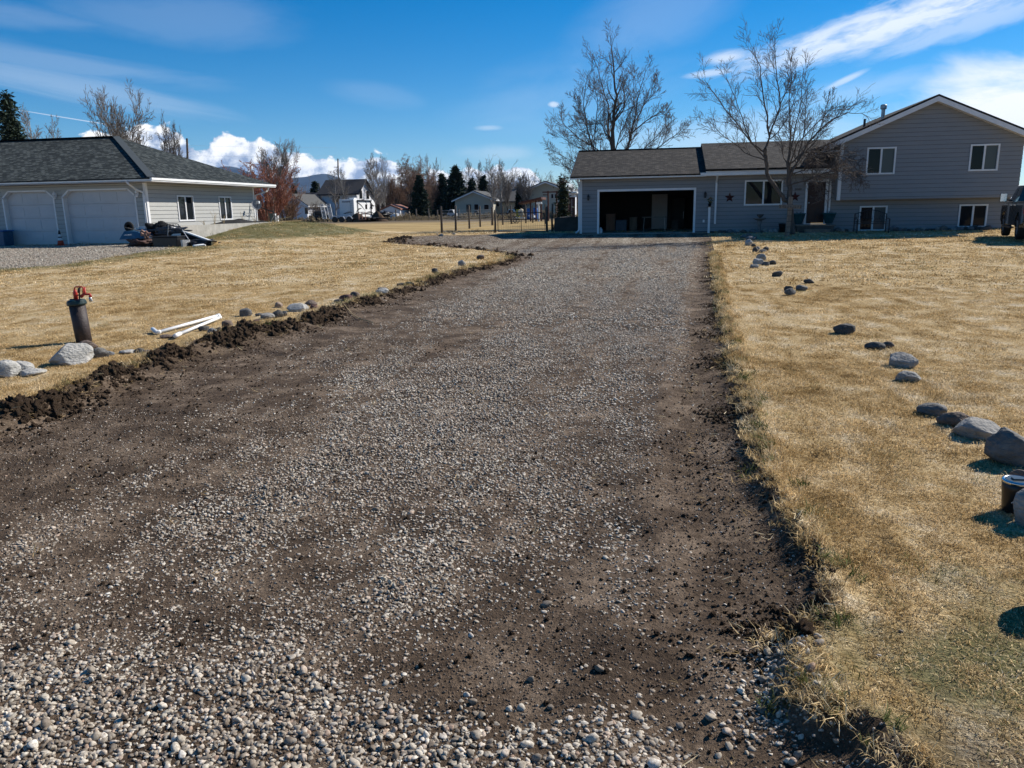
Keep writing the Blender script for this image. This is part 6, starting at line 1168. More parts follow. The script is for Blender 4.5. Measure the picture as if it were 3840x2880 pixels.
def conifer(name, label, loc, h, w, seed, group, sparse=False, dens=1.):
    q = random.Random(seed); t = thing(name, label, 'tree', loc, group); tubes([([Vector((0, 0, -.2)), Vector((0, 0, h*.5)), Vector((0, 0, h*.98))], [h*.018, h*.012, .02], 0)], (8,), 'trunk', M['bark'], t, (0, 0, 0))
    vs, fs = [], []; rows = int((26 if not sparse else 22)*dens)
    for i in range(rows):
        u = (i+.5*q.random())/rows; z0_ = h*(.06+.93*u); R_ = w/2*1.3*(1-u)**.8*(1 if not sparse else .48)*(.72+.75*abs(noise.noise(Vector((i*.9, seed, 0)))))+.12; nb = max(5, int((17 if not sparse else 7)*(1-u*.6)))
        for k in range(nb):
            a = q.uniform(0, 6.283); L_ = R_*q.uniform(.62, 1.12); dr = -.22-.18*(1-u); ns = max(3, int(L_*(7 if not sparse else 9)/max(.25, h/12)))
            for j in range(ns):
                s = (j+.6)/ns; c_ = Vector((math.cos(a)*L_*s, math.sin(a)*L_*s, z0_+dr*L_*s+.22*L_*s*s)); sz = (h*.040 if loc[1] > 70 else .19)*(1.25-s*.55)*q.uniform(.7, 1.3)*(1 if not sparse else .8)
                for e_ in range(3 if loc[1] > 70 else (9 if not sparse else 4)):
                    d1 = Vector((math.cos(a)+q.gauss(0, .7), math.sin(a)+q.gauss(0, .7), q.gauss(-.1, .45))).normalized()*sz*1.5; d2 = Vector((q.gauss(0, 1), q.gauss(0, 1), q.gauss(0, .6))).normalized()*sz*.45; b = len(vs); cc = c_+Vector((q.gauss(0, 1), q.gauss(0, 1), q.gauss(0, .8)))*(sz*.45 if loc[1] > 70 else sz*1.1); vs += [cc-d2, cc+d1*.6-d2*.8, cc+d1, cc+d2]; fs.append((b, b+1, b+2, b+3))
    mobj('crown', npmesh('crown', np.array([v[:] for v in vs]), np.array(fs), M['needle'], False), t); return t
PR = {}
def place(kind, var, px, pyt, wpx, Y, label, mats=None, rz=0., group='bare trees beyond the field', name='bare_tree'):
    key = (kind, var, mats)
    hgt = at_y(px, pyt, Y)[2]-.2; x_ = at_y(px, 800, Y)[0]; wid = wpx*Y*1.02/FX
    if key not in PR:
        out = proto_tree(kind, 500+var*7+hash_(kind)); V_ = np.array([p[:] for q in out for p in q[0]]); ext = (np.percentile(V_[:, 2], 99.8), np.percentile(np.hypot(V_[:, 0], V_[:, 1]), 97)*2)
        mt, mc = mats or ('bark', 'twigg'); t = mk_tree(name, label, (0, 0, 0), out, 2 if kind != 'shrub' else 1, M[mt], M[mc], group, sides=(6, 5, 3, 3, 3)); PR[key] = (t, ext, [True])
    t, ext, first = PR[key]; s = (wid/ext[1], wid/ext[1], hgt/ext[0])
    if first[0]: first[0] = False; t.location = (x_, Y, .2); t.rotation_euler = (0, 0, rz); t.scale = s; t['label'] = label; return t
    return dup(t, (x_, Y, .2), rz, s, label, group)
def hash_(s): return sum(map(ord, s))
WB_ = ('barkw', 'twigg'); BR = ('bark', 'twigo'); TG = ('bark', 'twigg')
place('round', 0, 500, 330, 250, 66, 'broad bare tree rising above the hip of the dark garage roof', TG, .4)
place('round', 1, 650, 430, 130, 72, 'thin bare tree right of the broad one above the garage roof', TG, 1.)
place('aspen', 0, 165, 395, 120, 68, 'sparse upright bare tree left of the broad one above the garage roof', WB_, .2)
place('aspen', 1, 225, 425, 90, 70, 'small bare tree leaning beside the sparse upright one above the roof', WB_, 2.)
place('aspen', 1, 110, 440, 70, 74, 'lowest bare tree just right of the pine above the garage roof', WB_, 4.)
place('round', 0, 1035, 522, 190, 96, 'grey bare tree behind the red twigged shrub', TG, 2.2)
place('shrub', 0, 1005, 596, 240, 78, 'large red twigged shrub beyond the garage building corner', ('twigr', 'twigr'), .5, 'shrubs beyond the field', 'red_shrub')
place('shrub', 1, 1075, 700, 130, 84, 'russet shrub low at the right of the red twigged one', BR, 1.5, 'shrubs beyond the field', 'russet_shrub')
place('shrub', 2, 1085, 752, 66, 112, 'round grey bush before the small white house', ('brush', 'brush'), .3, 'shrubs beyond the field', 'grey_bush')
place('shrub', 2, 1195, 752, 80, 112, 'brown bush right of the small white house', ('brush', 'brush'), 2.3, 'shrubs beyond the field', 'grey_bush')
place('shrub', 2, 985, 740, 80, 80, 'tangled brown bush under the red twigged shrub', ('brush', 'brush'), 4.3, 'shrubs beyond the field', 'grey_bush')
place('aspen', 0, 1258, 632, 66, 124, 'pale trunked aspen in front of the dark roof of the white house', WB_, 1.1)
place('aspen', 2, 1296, 622, 62, 122, 'second pale trunked aspen before the white house roof', WB_, 2.6)
place('aspen', 1, 1118, 640, 26, 165, 'very narrow poplar against the mountain', WB_, .7)
for k, (px, pt, w_, Y_, lb) in enumerate(((1408, 600, 84, 139, 'leaning tall grey tree just right of the white gable'), (1388, 572, 60, 150, 'tall aspen right behind the white gable'), (1428, 590, 56, 144, 'aspen before the white cloud, left of the willow'), (1446, 578, 50, 150, 'tall thin aspen left of the willow'))): place('aspen', k % 3, px, pt, w_, Y_, lb, WB_, k*1.3)
place('willow', 0, 1540, 584, 170, 160, 'broad brown willow in the middle of the tree line', ('bark', 'twigo'), .3, name='willow')
place('willow', 1, 1490, 640, 110, 156, 'lower brownish tree at the left foot of the broad willow', ('bark', 'twigo'), 1.3, name='willow')
place('willow', 0, 1600, 640, 120, 150, 'russet willow beside the lone spruce', ('bark', 'twigo'), 2.5, name='willow')
place('willow', 1, 1632, 664, 84, 140, 'russet weeping tree between the spruces', ('bark', 'twigo'), 3.5, name='willow')
for k, (px, pt, w_, Y_, lb) in enumerate(((1612, 578, 40, 175, 'thin poplar poking up right of the willow'), (1634, 590, 36, 172, 'second thin poplar right of the willow'), (1766, 592, 56, 150, 'aspen right of the tallest dark spruce'), (1795, 602, 50, 152, 'aspen above the beige gable'), (1848, 594, 62, 128, 'white trunked aspen at the right of the beige gable'), (1880, 600, 60, 126, 'forked aspen before the brown roofed wing'), (1905, 640, 66, 132, 'low bare tree over the brown roofed wing'), (1925, 630, 46, 160, 'thin aspen behind the brown roof'), (1965, 640, 86, 118, 'spreading bare tree beside the two storey beige house'), (1948, 652, 60, 140, 'bare tree between the two beige houses'), (2028, 655, 26, 165, 'thin tree top left behind the two storey beige house'), (2070, 650, 26, 168, 'thin tree top right behind the two storey beige house'), (2110, 668, 34, 150, 'bare tree behind the small spruce'), (2150, 690, 60, 120, 'bushy bare tree left of the garage corner'))): place('aspen' if w_ < 64 else 'round', k % 3 if w_ < 64 else k % 2, px, pt, w_, Y_, lb, WB_ if w_ < 64 else TG, k*.9)
for k, (nm, px, pt, w_, Y_, lb, sp_) in enumerate((('pine_tree', 18, 345, 190, 58, 'dark pine above the left end of the garage roof', False), ('spruce_tree', 1570, 655, 70, 122, 'lone dark spruce before the russet trees', False), ('spruce_tree', 1655, 648, 52, 140, 'narrow dark spruce left of the tallest one', False), ('spruce_tree', 1706, 622, 104, 136, 'tallest and widest dark spruce in the tree line', False), ('spruce_tree', 1768, 668, 50, 142, 'dark spruce just left of the beige gable', False), ('spruce_tree', 1812, 655, 60, 145, 'dark spruce behind the beige gable', False),
    ('spruce_tree', 1180, 678, 64, 150, 'dark evergreen below the mountain, left of the white house', False), ('spruce_tree', 2111, 664, 30, 62, 'small slender spruce near the fence, left of the garage', True), ('spruce_tree', 1946, 690, 30, 128, 'small evergreen between the beige houses', False), ('spruce_tree', 1100, 690, 44, 160, 'dark evergreen behind the small white house', False))):
    p_ = at_y(px, pt, Y_); conifer(nm, lb, (p_[0], Y_, .2), p_[2]-.2, w_*Y_/FX*(1.3 if w_ > 45 and Y_ > 70 else 1), 70+k, 'dark conifers beyond the yard', sp_, 1.3 if k in (0, 3) else 1.)
# low woodland mass + dry brush along the far fence (nobody could count it)
q_ = random.Random(77)
def brushmass(name, x0, x1, Y_, hmax, n, mat, lab, jit=6.):
    out = []; cf = dict(n=[1, 4, 3], seg=[4, 3, 2], wig=[.1, .2, .2], up=[.05, .05, .02], t0=[0, .2, .2], ang=[0, 35, 40], rat=[0, .5, .5], rmin=.02 if Y_ > 60 else .006, taper=.3)
    for k in range(n):
        px = q_.uniform(x0, x1); Yk = Y_+q_.uniform(-jit, jit); p_ = at_y(px, 800, Yk); h_ = hmax*(.35+.65*abs(noise.noise((px*.011, Yk*.1, 3))*1.7))*q_.uniform(.5, 1); grow(out, q_, (p_[0], Yk, .15), (q_.gauss(0, .3), q_.gauss(0, .3), 1), h_, .03 if Y_ > 60 else .01, 0, cf)
    o = tubes(out, (3, 3, 3), name, mat, None, (0, 0, 0)); tag(o, lab, 'brush', kind='stuff'); return o
brushmass('woodland', 1360, 2170, 172, 11, 3600, M['brush'], 'grey brown leafless woodland mass behind the far houses', 8); brushmass('woodland', 930, 1250, 175, 7, 900, M['brush'], 'brown leafless thicket mass behind the small white house', 8)
brushmass('dry_brush', 980, 2175, 108, 1.15, 2600, M['weeds'], 'tall dry grass and weeds along the far fence', 3.5); brushmass('dry_brush', 2075, 2168, 47.5, .55, 260, M['weeds'], 'dry weeds on the fill behind the block wall', 1.6); brushmass('dry_brush', 1660, 1860, 46, .28, 220, M['weeds'], 'dry weeds at the foot of the near fence', 1.2)
# ================================================================== far buildings and yard things
def BX(px, py, Y): return at_y(px, py, Y)
def fhouse(name, lab, xl, xr_, yf, yb_, ze, zr, mw, mr_, ridge='y', over=.5, wins=(), doors=(), fasc=True):
    """gabled house: front face at yf, x from xl to xr_, eave ze, ridge zr; ridge along 'y' (gable faces the camera) or 'x'"""
    t = thing(name, lab, 'house' if 'house' in name else 'shed', ((xl+xr_)/2, yf, .2)); xm = (xl+xr_)/2; ym = (yf+yb_)/2; m = MB()
    if ridge == 'y': m.prism([(xl, .0), (xr_, .0), (xr_, ze), (xm, zr), (xl, ze)], yf, yb_, 'y')
    else: m.prism([(yf, .0), (yb_, .0), (yb_, ze), (ym, zr), (yf, ze)], xl, xr_, 'x')
    m.build('walls', M[mw], t); m = MB(); th = .22
    if ridge == 'y':
        k = (zr-ze)/(xm-xl); a = (xl-over, ze-k*over+.06); c_ = (xr_+over, ze-k*over+.06); m.prism([a, (xm, zr+.06), (xm, zr+.06+th), (a[0], a[1]+th)], yf-over, yb_+over, 'y'); m.prism([(xm, zr+.06), c_, (c_[0], c_[1]+th), (xm, zr+.06+th)], yf-over, yb_+over, 'y')
        if fasc: f = MB(); f.prism([(a[0], a[1]-.12), (xm, zr-.06), (xm, zr+.14), (a[0], a[1]+.08)], yf-over-.06, yf-over-.005, 'y'); f.prism([(xm, zr-.06), (c_[0], c_[1]-.12), (c_[0], c_[1]+.08), (xm, zr+.14)], yf-over-.06, yf-over-.005, 'y'); f.box(c_[0]+.005, c_[0]+.07, yf-over, yb_, c_[1]-.08, c_[1]+.16); f.build('fascia', M['white'], t)
    else:
        k = (zr-ze)/(ym-yf); a = (yf-over, ze-k*over+.06); c_ = (yb_+over, ze-k*over+.06); m.prism([a, (ym, zr+.06), (ym, zr+.06+th), (a[0], a[1]+th)], xl-over, xr_+over, 'x'); m.prism([(ym, zr+.06), c_, (c_[0], c_[1]+th), (ym, zr+.06+th)], xl-over, xr_+over, 'x')
    m.build('roof', M[mr_], t)
    for side, a0_, a1_, z0_, z1_ in wins:
        f = MB(); g = MB()
        if side == 'f': f.box(a0_-.04, a1_+.04, yf-.05, yf-.001, z0_-.04, z1_+.04); g.box(a0_, a1_, yf-.07, yf-.051, z0_, z1_)
        else: f.box(xr_+.001, xr_+.05, a0_-.1, a1_+.1, z0_-.1, z1_+.1); g.box(xr_+.051, xr_+.07, a0_, a1_, z0_, z1_)
        fo = f.build('window', M['white'], t); g.build('pane', M['pane'], fo)
    for a0_, a1_, z1_ in doors: MB().box(a0_, a1_, yf-.06, yf-.002, .2, z1_).build('door', M['dark'], t)
    return t
Y_ = 128; a, b, c_ = BX(1066, 768, Y_), BX(1163, 774, Y_), BX(1101, 741, Y_); w0_ = BX(1143, 779, Y_); w1_ = BX(1156, 802, Y_)
fhouse('house', 'small white house with grey roof beyond the field, left', a[0]-1, b[0]-.6, Y_, Y_+9, (a[2]+b[2])/2, c_[2]+.4, 'whites', 'groof', 'y', .4, [('f', w0_[0], w1_[0], w1_[2], w0_[2])])
Y_ = 142; a, b = BX(1120, 766, Y_), BX(1205, 724, Y_); fhouse('house', 'low house with very dark roof between the two white houses', a[0], b[0], Y_, Y_+10, a[2]-.6, b[2], 'whites', 'droof', 'x', .6)
Y_ = 138; a, b = BX(1207, 728, Y_), BX(1345, 728, Y_); tpz = BX(1363, 677, Y_+3.8)[2]; wz_ = (BX(1212, 738, Y_), BX(1250, 756, Y_)); e0_ = BX(1340, 745, Y_)
yb_ = Y_+7.6; xr_ = BX(1337, 728, Y_)[0]; wA, wB = at_x(1342, 750, xr_), at_x(1386, 752, xr_)
fhouse('house', 'white two storey house with steep black roof beyond the field', a[0], xr_, Y_, yb_, a[2]+.1, tpz, 'whites', 'droof', 'x', .7, [('s', Y_+1.3, Y_+2.7, 3.9, 5.4), ('s', Y_+4.9, Y_+6.3, 3.9, 5.4), ('f', BX(1248, 745, Y_)[0], BX(1275, 745, Y_)[0], 3.3, 4.4)])
Y_ = 132; a, b, c_, d_ = BX(1706, 752, Y_), BX(1850, 760, Y_), BX(1778, 720, Y_), BX(1757, 767, Y_); w_ = BX(1785, 766, Y_)
fhouse('house', 'beige single storey house with a white rimmed gable', a[0], b[0], Y_, Y_+10, a[2], c_[2], 'cream', 'groof', 'y', .5, [('f', w_[0]-.3, w_[0]+.4, w_[2]-1., w_[2]), ('f', BX(1824, 770, Y_)[0]-.4, BX(1824, 770, Y_)[0]+.4, w_[2]-.9, w_[2]-.1)], [(d_[0]-.4, d_[0]+.4, d_[2])])
Y_ = 135; a, b = BX(1852, 757, Y_), BX(1992, 710, Y_); fhouse('house', 'low beige wing with brown roof between the beige gables', a[0], b[0], Y_, Y_+9, a[2], b[2], 'cream', 'groof', 'x', .5, [('f', BX(1862, 765, Y_)[0], BX(1872, 765, Y_)[0], 2., 3.)], [(BX(1935, 765, Y_)[0], BX(1946, 765, Y_)[0], 2.9)])
Y_ = 120; a, b, c_ = BX(1978, 714, Y_), BX(2116, 714, Y_), BX(2047, 685, Y_); w_ = (BX(2067, 744, Y_), BX(2078, 727, Y_), BX(2091, 727, Y_))
fhouse('house', 'two storey beige house behind the red deck posts', a[0], b[0], Y_, Y_+11, a[2], c_[2], 'cream', 'groof', 'y', .7, [('f', w_[0][0], w_[1][0]-.1, w_[0][2], w_[1][2]), ('f', w_[1][0]+.1, w_[2][0], w_[0][2], w_[1][2])])
def dirt_cone(name, p0, p1, pt, Y_, lab, cat):
    a, b = BX(p0, 830, Y_), BX(p1, pt, Y_); cx_, R_, h_ = (a[0]+b[0])/2, (b[0]-a[0])/2, b[2]-.1; m = MB(); vs = []; nr_, na_ = 16, 48
    for i in range(nr_+1):
        for k in range(na_):
            r_ = i/nr_; an = 2*math.pi*k/na_; w_ = 1+.25*noise.noise((math.cos(an)*1.5, math.sin(an)*1.5, cx_)); x_, y_ = r_*R_*w_*math.cos(an), r_*R_*.7*w_*math.sin(an)
            vs.append((cx_+x_, Y_+y_, .1+h_*max(0, (1-r_)**.9)*(1+.3*noise.noise((x_*1.1, y_*1.1, 5)))+.12*noise.noise((x_*3, y_*3, 1))*(r_ < .95)))
    m.add(vs, [(i*na_+k, i*na_+(k+1) % na_, (i+1)*na_+(k+1) % na_, (i+1)*na_+k) for i in range(nr_) for k in range(na_)]); o = m.build(name, M['soil'], None, False); recenter(o, (cx_, Y_, .1)); return tag(o, lab, cat)
# metal shed
Y_ = 118; a, b, c_ = BX(1430, 790, Y_), BX(1500, 785, Y_), BX(1464, 773, Y_); fhouse('metal_shed', 'small white metal shed with rusty roof beyond the field', a[0], b[0], Y_, Y_+5, b[2]-.1, c_[2], 'whites', 'rroof', 'y', .15, fasc=False)
crumple('wood_pile', 1424, 1475, 793, 820, 114, 3, M['dark'], 'dark heap of firewood before the metal shed', 'wood pile', 421); dirt_cone('dirt_pile', 1372, 1455, 789, 101, 'brown dirt pile at the right end of the equipment trailer', 'dirt pile'); crumple('tarp_sheet', 1470, 1500, 800, 818, 113.5, 1.5, M['white'], 'white sheeting bunched at the foot of the metal shed', 'sheeting', 423)
# travel trailer
Y_ = 110; a, b = BX(1271, 752, Y_), BX(1326, 752, Y_); tz_ = BX(1290, 748, Y_)[2]; x0_, x1_ = a[0], b[0]; t = thing('travel_trailer', 'white camping trailer with dark swooshes parked beyond the field', 'camper', ((x0_+x1_)/2, Y_, .2)); L_ = 9.
MB().prism([(Y_, .75), (Y_+L_, .75), (Y_+L_, tz_-.5), (Y_+L_-.8, tz_), (Y_, tz_)], x0_, x1_, 'x').build('body', M['pvc'], t, bevel=.06)
m = MB(); q = random.Random(3)
for k, (ys_, zs_, ye_, ze_) in enumerate(((.3, 1.2, 3., 2.), (1., 2.9, 4.5, 1.6), (3.2, 3.3, 5.6, 2.5), (4.5, 1.3, 8.6, 1.1), (5.4, 3.2, 8.4, 2.2), (6., 1.8, 8.7, 2.4), (.3, 1.0, 8.6, .95))):
    pts = [Vector((x1_+.012, Y_+ys_+(ye_-ys_)*i/8, .75+(zs_+(ze_-zs_)*i/8-.75)+.25*math.sin(math.pi*i/8))) for i in range(9)]
    for i in range(8): w1, w2 = .10*math.sin(math.pi*(i+.2)/8.4), .10*math.sin(math.pi*(i+1.2)/9.4); m.add([pts[i]-Vector((0, 0, w1)), pts[i+1]-Vector((0, 0, w2)), pts[i+1]+Vector((0, 0, w2)), pts[i]+Vector((0, 0, w1))], [(0, 1, 2, 3)])
for k in range(5): m.add([(x0_+.5+k*.2, Y_-.012, 1.3+.1*k), (x0_+1.+k*.25, Y_-.012, 1.25+.02*k), (x0_+.9+k*.25, Y_-.012, 1.4+.02*k)], [(0, 1, 2)])
m.build('swoosh_stripes', M['dark'], t)
m = MB(); 
for k in range(9): m.add([(x0_+.45+k*.14, Y_-.012, tz_-.42+.03*math.sin(k*2)), (x0_+.56+k*.14, Y_-.012, tz_-.42), (x0_+.57+k*.14, Y_-.012, tz_-.26), (x0_+.47+k*.14, Y_-.012, tz_-.28)], [(0, 1, 2, 3)])
m.build('script_mark', pm('mark_maroon', (.09, .02, .02), (.06, .015, .015)), t)
m = MB(); [m.bar((x0_+1.75+dx_, Y_-.08, .8), (x0_+1.75+dx_, Y_-.08, tz_), .04) for dx_ in (0, .4)]; [m.bar((x0_+1.75, Y_-.08, .9+k*.3), (x0_+2.15, Y_-.08, .9+k*.3), .03) for k in range(8)]; m.build('ladder', M['steel'], t)
for yw in (4.6, 6.9): w_ = MB().box(x1_+.002, x1_+.03, Y_+yw, Y_+yw+.8, 1.9, 2.6).build('window', M['pane'], t)
m = MB(); m.bar((x1_+.15, Y_+1.2, tz_-.15), (x1_+.15, Y_+7, tz_-.15), .16); m.bar((x1_+.1, Y_+1.3, .9), (x1_+.1, Y_+1.3, tz_-.2), .1); m.bar((x1_+.1, Y_+6.9, .9), (x1_+.1, Y_+6.9, tz_-.2), .1); m.build('awning', M['dark'], t)
for yw in (4., 4.9): MB().tube([(x1_-.3, Y_+yw, .52), (x1_-.02, Y_+yw, .52)], .34, 18).build('wheel', M['tyre'], t)
MB().box(x0_+.8, x0_+1.6, Y_+2, Y_+3, tz_, tz_+.25).build('roof_vent', M['pvc'], t, bevel=.05)
# equipment trailer with raised ramps
Y_ = 98; X_ = lambda px: BX(px, 820, Y_)[0]; zz = lambda py: BX(1300, py, Y_)[2]; t = thing('equipment_trailer', 'black flatbed trailer with two raised ladder ramps beyond the field', 'trailer', (X_(1300), Y_, .2))
MB().box(X_(1240), X_(1400), Y_, Y_+2.2, .62, .78).build('deck', M['dark'], t); MB().bar((X_(1400), Y_+1.1, .66), (X_(1452), Y_+1.1, .55), .14).build('tongue', M['dark'], t); m = MB(); 
for (p0, p1) in ((1246, 1294), (1299, 1322)): m.tube([(X_(p0), Y_-.1, .62), (X_(p0)+.15, Y_-.1, .92), ((X_(p0)+X_(p1))/2, Y_-.1, 1.02), (X_(p1)-.2, Y_-.1, .92), (X_(p1), Y_-.1, .62)], .07, 6)
m.build('fender', M['white'], t)
for px in (1257, 1282, 1310): MB().tube([(X_(px), Y_-.18, .55), (X_(px), Y_+.08, .55)], .38, 20).build('wheel', M['black'], t)
for px, pt in ((1210, 767), (1234, 765)):
    m = MB(); x_ = X_(px); x2_ = X_(px+8); zt_ = BX(px, pt, Y_)[2]
    for d in (-.25, .25): m.bar((x2_+d, Y_, .7), (x_+d, Y_, zt_), .07)
    for k in range(11): f_ = k/10; m.bar((x2_+(x_-x2_)*f_-.25, Y_, .7+(zt_-.7)*f_), (x2_+(x_-x2_)*f_+.25, Y_, .7+(zt_-.7)*f_), .07)
    m.build('ramp', M['pvc'], t)
dirt_cone('dirt_load', 1288, 1392, 797, 99, 'load of dark soil heaped on the flatbed trailer', 'soil load')
m = MB(); [m.box(X_(px), X_(px+10), Y_-.3, Y_-.1, .7, 1.45) for px in ()]; 
t2 = thing('metal_crate', 'rusty open metal crate at the front of the flatbed trailer', 'crate', (X_(1358), Y_-.4, .78)); m = MB(); x0_, x1_ = X_(1349), X_(1374)
for xx in (x0_, (x0_+x1_)/2, x1_): m.bar((xx, Y_-.3, .5), (xx, Y_-.3, 1.5), .08)
for z_ in (.55, 1.45): m.bar((x0_, Y_-.3, z_), (x1_, Y_-.3, z_), .08)
m.build('frame', M['tan'], t2)
# red deck shelter, tubs, cart, vehicles
Y_ = 84; t = thing('red_shelter', 'red stained wooden shelter and deck rail near the two storey beige house', 'shelter', tuple(BX(2000, 810, Y_)))
a, b = BX(1950, 766, Y_), BX(2034, 739, Y_); MB().prism([(a[0], a[2]), (b[0], b[2]-.25), (b[0], b[2]), (a[0], a[2]+.2)], Y_-1, Y_+3, 'y').build('roof', M['woodr'], t)
m = MB(); [m.bar((BX(px, 800, Y_)[0], Y_, .2), (BX(px, 800, Y_)[0], Y_, BX(px, pt, Y_)[2]), .14) for px, pt in ((1990, 755), (2010, 748), (2022, 744), (2030, 742))]; m.build('shelter_posts', M['woodr'], t)
m = MB(); [m.bar((BX(px, 800, Y_)[0], Y_, .2), (BX(px, 800, Y_)[0], Y_, BX(px, 716, Y_)[2]), .16) for px in (2056, 2088, 2122, 2130)]; m.bar((BX(2034, 721, Y_)[0], Y_, BX(2034, 721, Y_)[2]), (BX(2130, 716, Y_)[0], Y_, BX(2130, 718, Y_)[2]), .13); m.bar((BX(2036, 731, Y_)[0], Y_, BX(2036, 731, Y_)[2]), (BX(2056, 731, Y_)[0], Y_, BX(2056, 731, Y_)[2]), .1); m.build('pergola_frame', M['woodr'], t)
m = MB(); m.bar((BX(2020, 776, Y_-1)[0], Y_-1, BX(2020, 763, Y_-1)[2]), (BX(2020, 776, Y_-1)[0], Y_-1, .2), .16); m.bar((BX(2012, 763, Y_-1)[0], Y_-1, BX(2012, 763, Y_-1)[2]), (BX(2032, 761, Y_-1)[0], Y_-1, BX(2032, 761, Y_-1)[2]), .4, .2); m.build('white_stand', M['pvc'], t)
Yb = 104; m = MB(); [m.bar((BX(px, 800, Yb)[0], Yb, .2), (BX(px, 800, Yb)[0], Yb, BX(px, 742, Yb)[2]), .2) for px in (2128, 2135, 2141, 2148, 2154)]; m.bar((BX(2124, 742, Yb)[0], Yb, BX(2124, 742, Yb)[2]), (BX(2157, 742, Yb)[0], Yb, BX(2157, 742, Yb)[2]), .2)
t = thing('porch_rail', 'row of brown porch posts before the sunlit end of the beige house', 'porch', (BX(2140, 800, Yb)[0], Yb, .2)); m.build('posts', M['woodr'], t); MB().box(BX(2118, 745, Yb+3)[0], BX(2154, 745, Yb+3)[0], Yb+3, Yb+6, .2, BX(2118, 722, Yb+3)[2]).build('porch_wall', M['whites'], t); MB().box(BX(2130, 720, Yb)[0], BX(2160, 720, Yb)[0], Yb+.5, Yb+6.5, BX(2140, 724, Yb)[2], BX(2140, 718, Yb)[2]).build('porch_roof', M['pvc'], t)
for k, (p0, p1, pt, pb, mt, lb) in enumerate(((1975, 1992, 782, 803, 'bluep', 'left blue tub behind the gate'), (1999, 2017, 780, 818, 'bluep', 'taller right blue tub behind the gate'), (1935, 1950, 786, 815, 'yel', 'yellow green cylinder left of the blue tubs'))):
    a, b = BX(p0, pb, 98), BX(p1, pt, 98); r_ = (b[0]-a[0])/2; t = thing('barrel', lb, 'barrel', (a[0]+r_, 98, .2), 'drums behind the gate'); MB().lathe((a[0]+r_, 98, .2), [(r_*.9, 0), (r_, .05), (r_*.97, .3), (r_, .35), (r_*.97, b[2]*.6), (r_, b[2]*.65), (r_*.95, b[2]-.25), (r_*.8, b[2]-.2)], 18).build('drum', M[mt], t, True); MB().lathe((a[0]+r_, 98, b[2]-.02), [(r_*.98, 0), (r_*.98, .06)], 18).build('lid', M[mt], t)
crumple('white_sacks', 1985, 2006, 804, 820, 97, .8, M['white'], 'white sacks slumped between the blue tubs', 'sacks', 431); crumple('cream_board', 1946, 1962, 788, 814, 97, .5, pm('cream_board', (.55, .48, .36), (.45, .38, .28)), 'cream coloured board leaning by the yellow drum', 'board', 432)
t = thing('garden_cart', 'low garden cart with wire wheels left of the blue tubs', 'cart', tuple(BX(1940, 830, 73))); a, b = BX(1922, 825, 73), BX(1966, 816, 73); MB().box(a[0], b[0], 73, 73.9, b[2]-.08, b[2]+.02).build('bed', M['steel'], t)
for px in (1926, 1936): m = MB(); x_ = BX(px, 825, 73)[0]; m.tube([(x_+.3*math.cos(k*.5236), 72.95, .5+.3*math.sin(k*.5236)) for k in range(13)], .03, 5); [m.bar((x_, 72.95, .5), (x_+.3*math.cos(k), 72.95, .5+.3*math.sin(k)), .015) for k in range(6)]; m.build('wheel', M['dark'], t)
def car(px0, px1, pyt, Y_, mt, lab, roofm=None):
    a, b = BX(px0, 800, Y_), BX(px1, 800, Y_); L_ = b[0]-a[0]; zt_ = BX(px0, pyt, Y_)[2]; h_ = max(zt_-.2, 1.2); t = thing('parked_car', lab, 'car', ((a[0]+b[0])/2, Y_, .2), 'vehicles parked by the far houses')
    P = lambda u, w: (a[0]+u*L_, .2+w*h_); MB().prism([P(0, .2), P(1, .2), P(1, .5), P(.93, .6), P(.04, .62), P(0, .5)], Y_, Y_+1.8, 'y').build('body', M[mt], t, bevel=.05); MB().prism([P(.15, .61), P(.85, .6), P(.70, .98), P(.30, 1.)], Y_+.12, Y_+1.68, 'y').build('cabin', M[roofm or mt], t, bevel=.05)
    MB().prism([P(.22, .64), P(.80, .63), P(.69, .92), P(.31, .93)], Y_+.10, Y_+.115, 'y').build('windows', M['pane'], t)
    for u in (.18, .8): MB().tube([(a[0]+u*L_, Y_-.03, .2+.2*h_), (a[0]+u*L_, Y_+.2, .2+.2*h_)], .2*h_, 16).build('wheel', M['tyre'], t)
car(1676, 1706, 786, 126, 'doorp', 'silver car parked left of the beige gable'); car(1896, 1934, 785, 118, 'dark', 'dark car with pale roof behind the fence', 'pvc'); car(1155, 1240, 792, 106, 'dark', 'dark low vehicle behind the raised trailer ramps'); car(1772, 1798, 797, 122, 'dark', 'dark car before the beige house wall')
# far fence posts
q = random.Random(9)
for k, px in enumerate((1095, 1110, 1180, 1240, 1485, 1535, 1562, 1610, 1643, 1720)):
    Yk = 106; p_ = BX(px, 820, Yk); hh = q.uniform(1.3, 1.7); lb = ['first far fence post from the left, by the small white house', 'second far fence post from the left', 'far fence post behind the trailer ramps', 'far fence post beside the flatbed trailer', 'far fence post in front of the metal shed', 'far fence post just right of the metal shed', 'far fence post left of the lone spruce', 'far fence post right of the lone spruce', 'far fence post before the narrow spruce', 'far fence post before the beige house corner'][k]
    o = MB().tube([(p_[0], Yk, 0), (p_[0]+q.uniform(-.1, .1), Yk, .2+hh)], .09, 7).build('fence_post', M['wood']); recenter(o, (p_[0], Yk, .2)); tag(o, lb, 'fence post', 'wooden posts of the far fence')
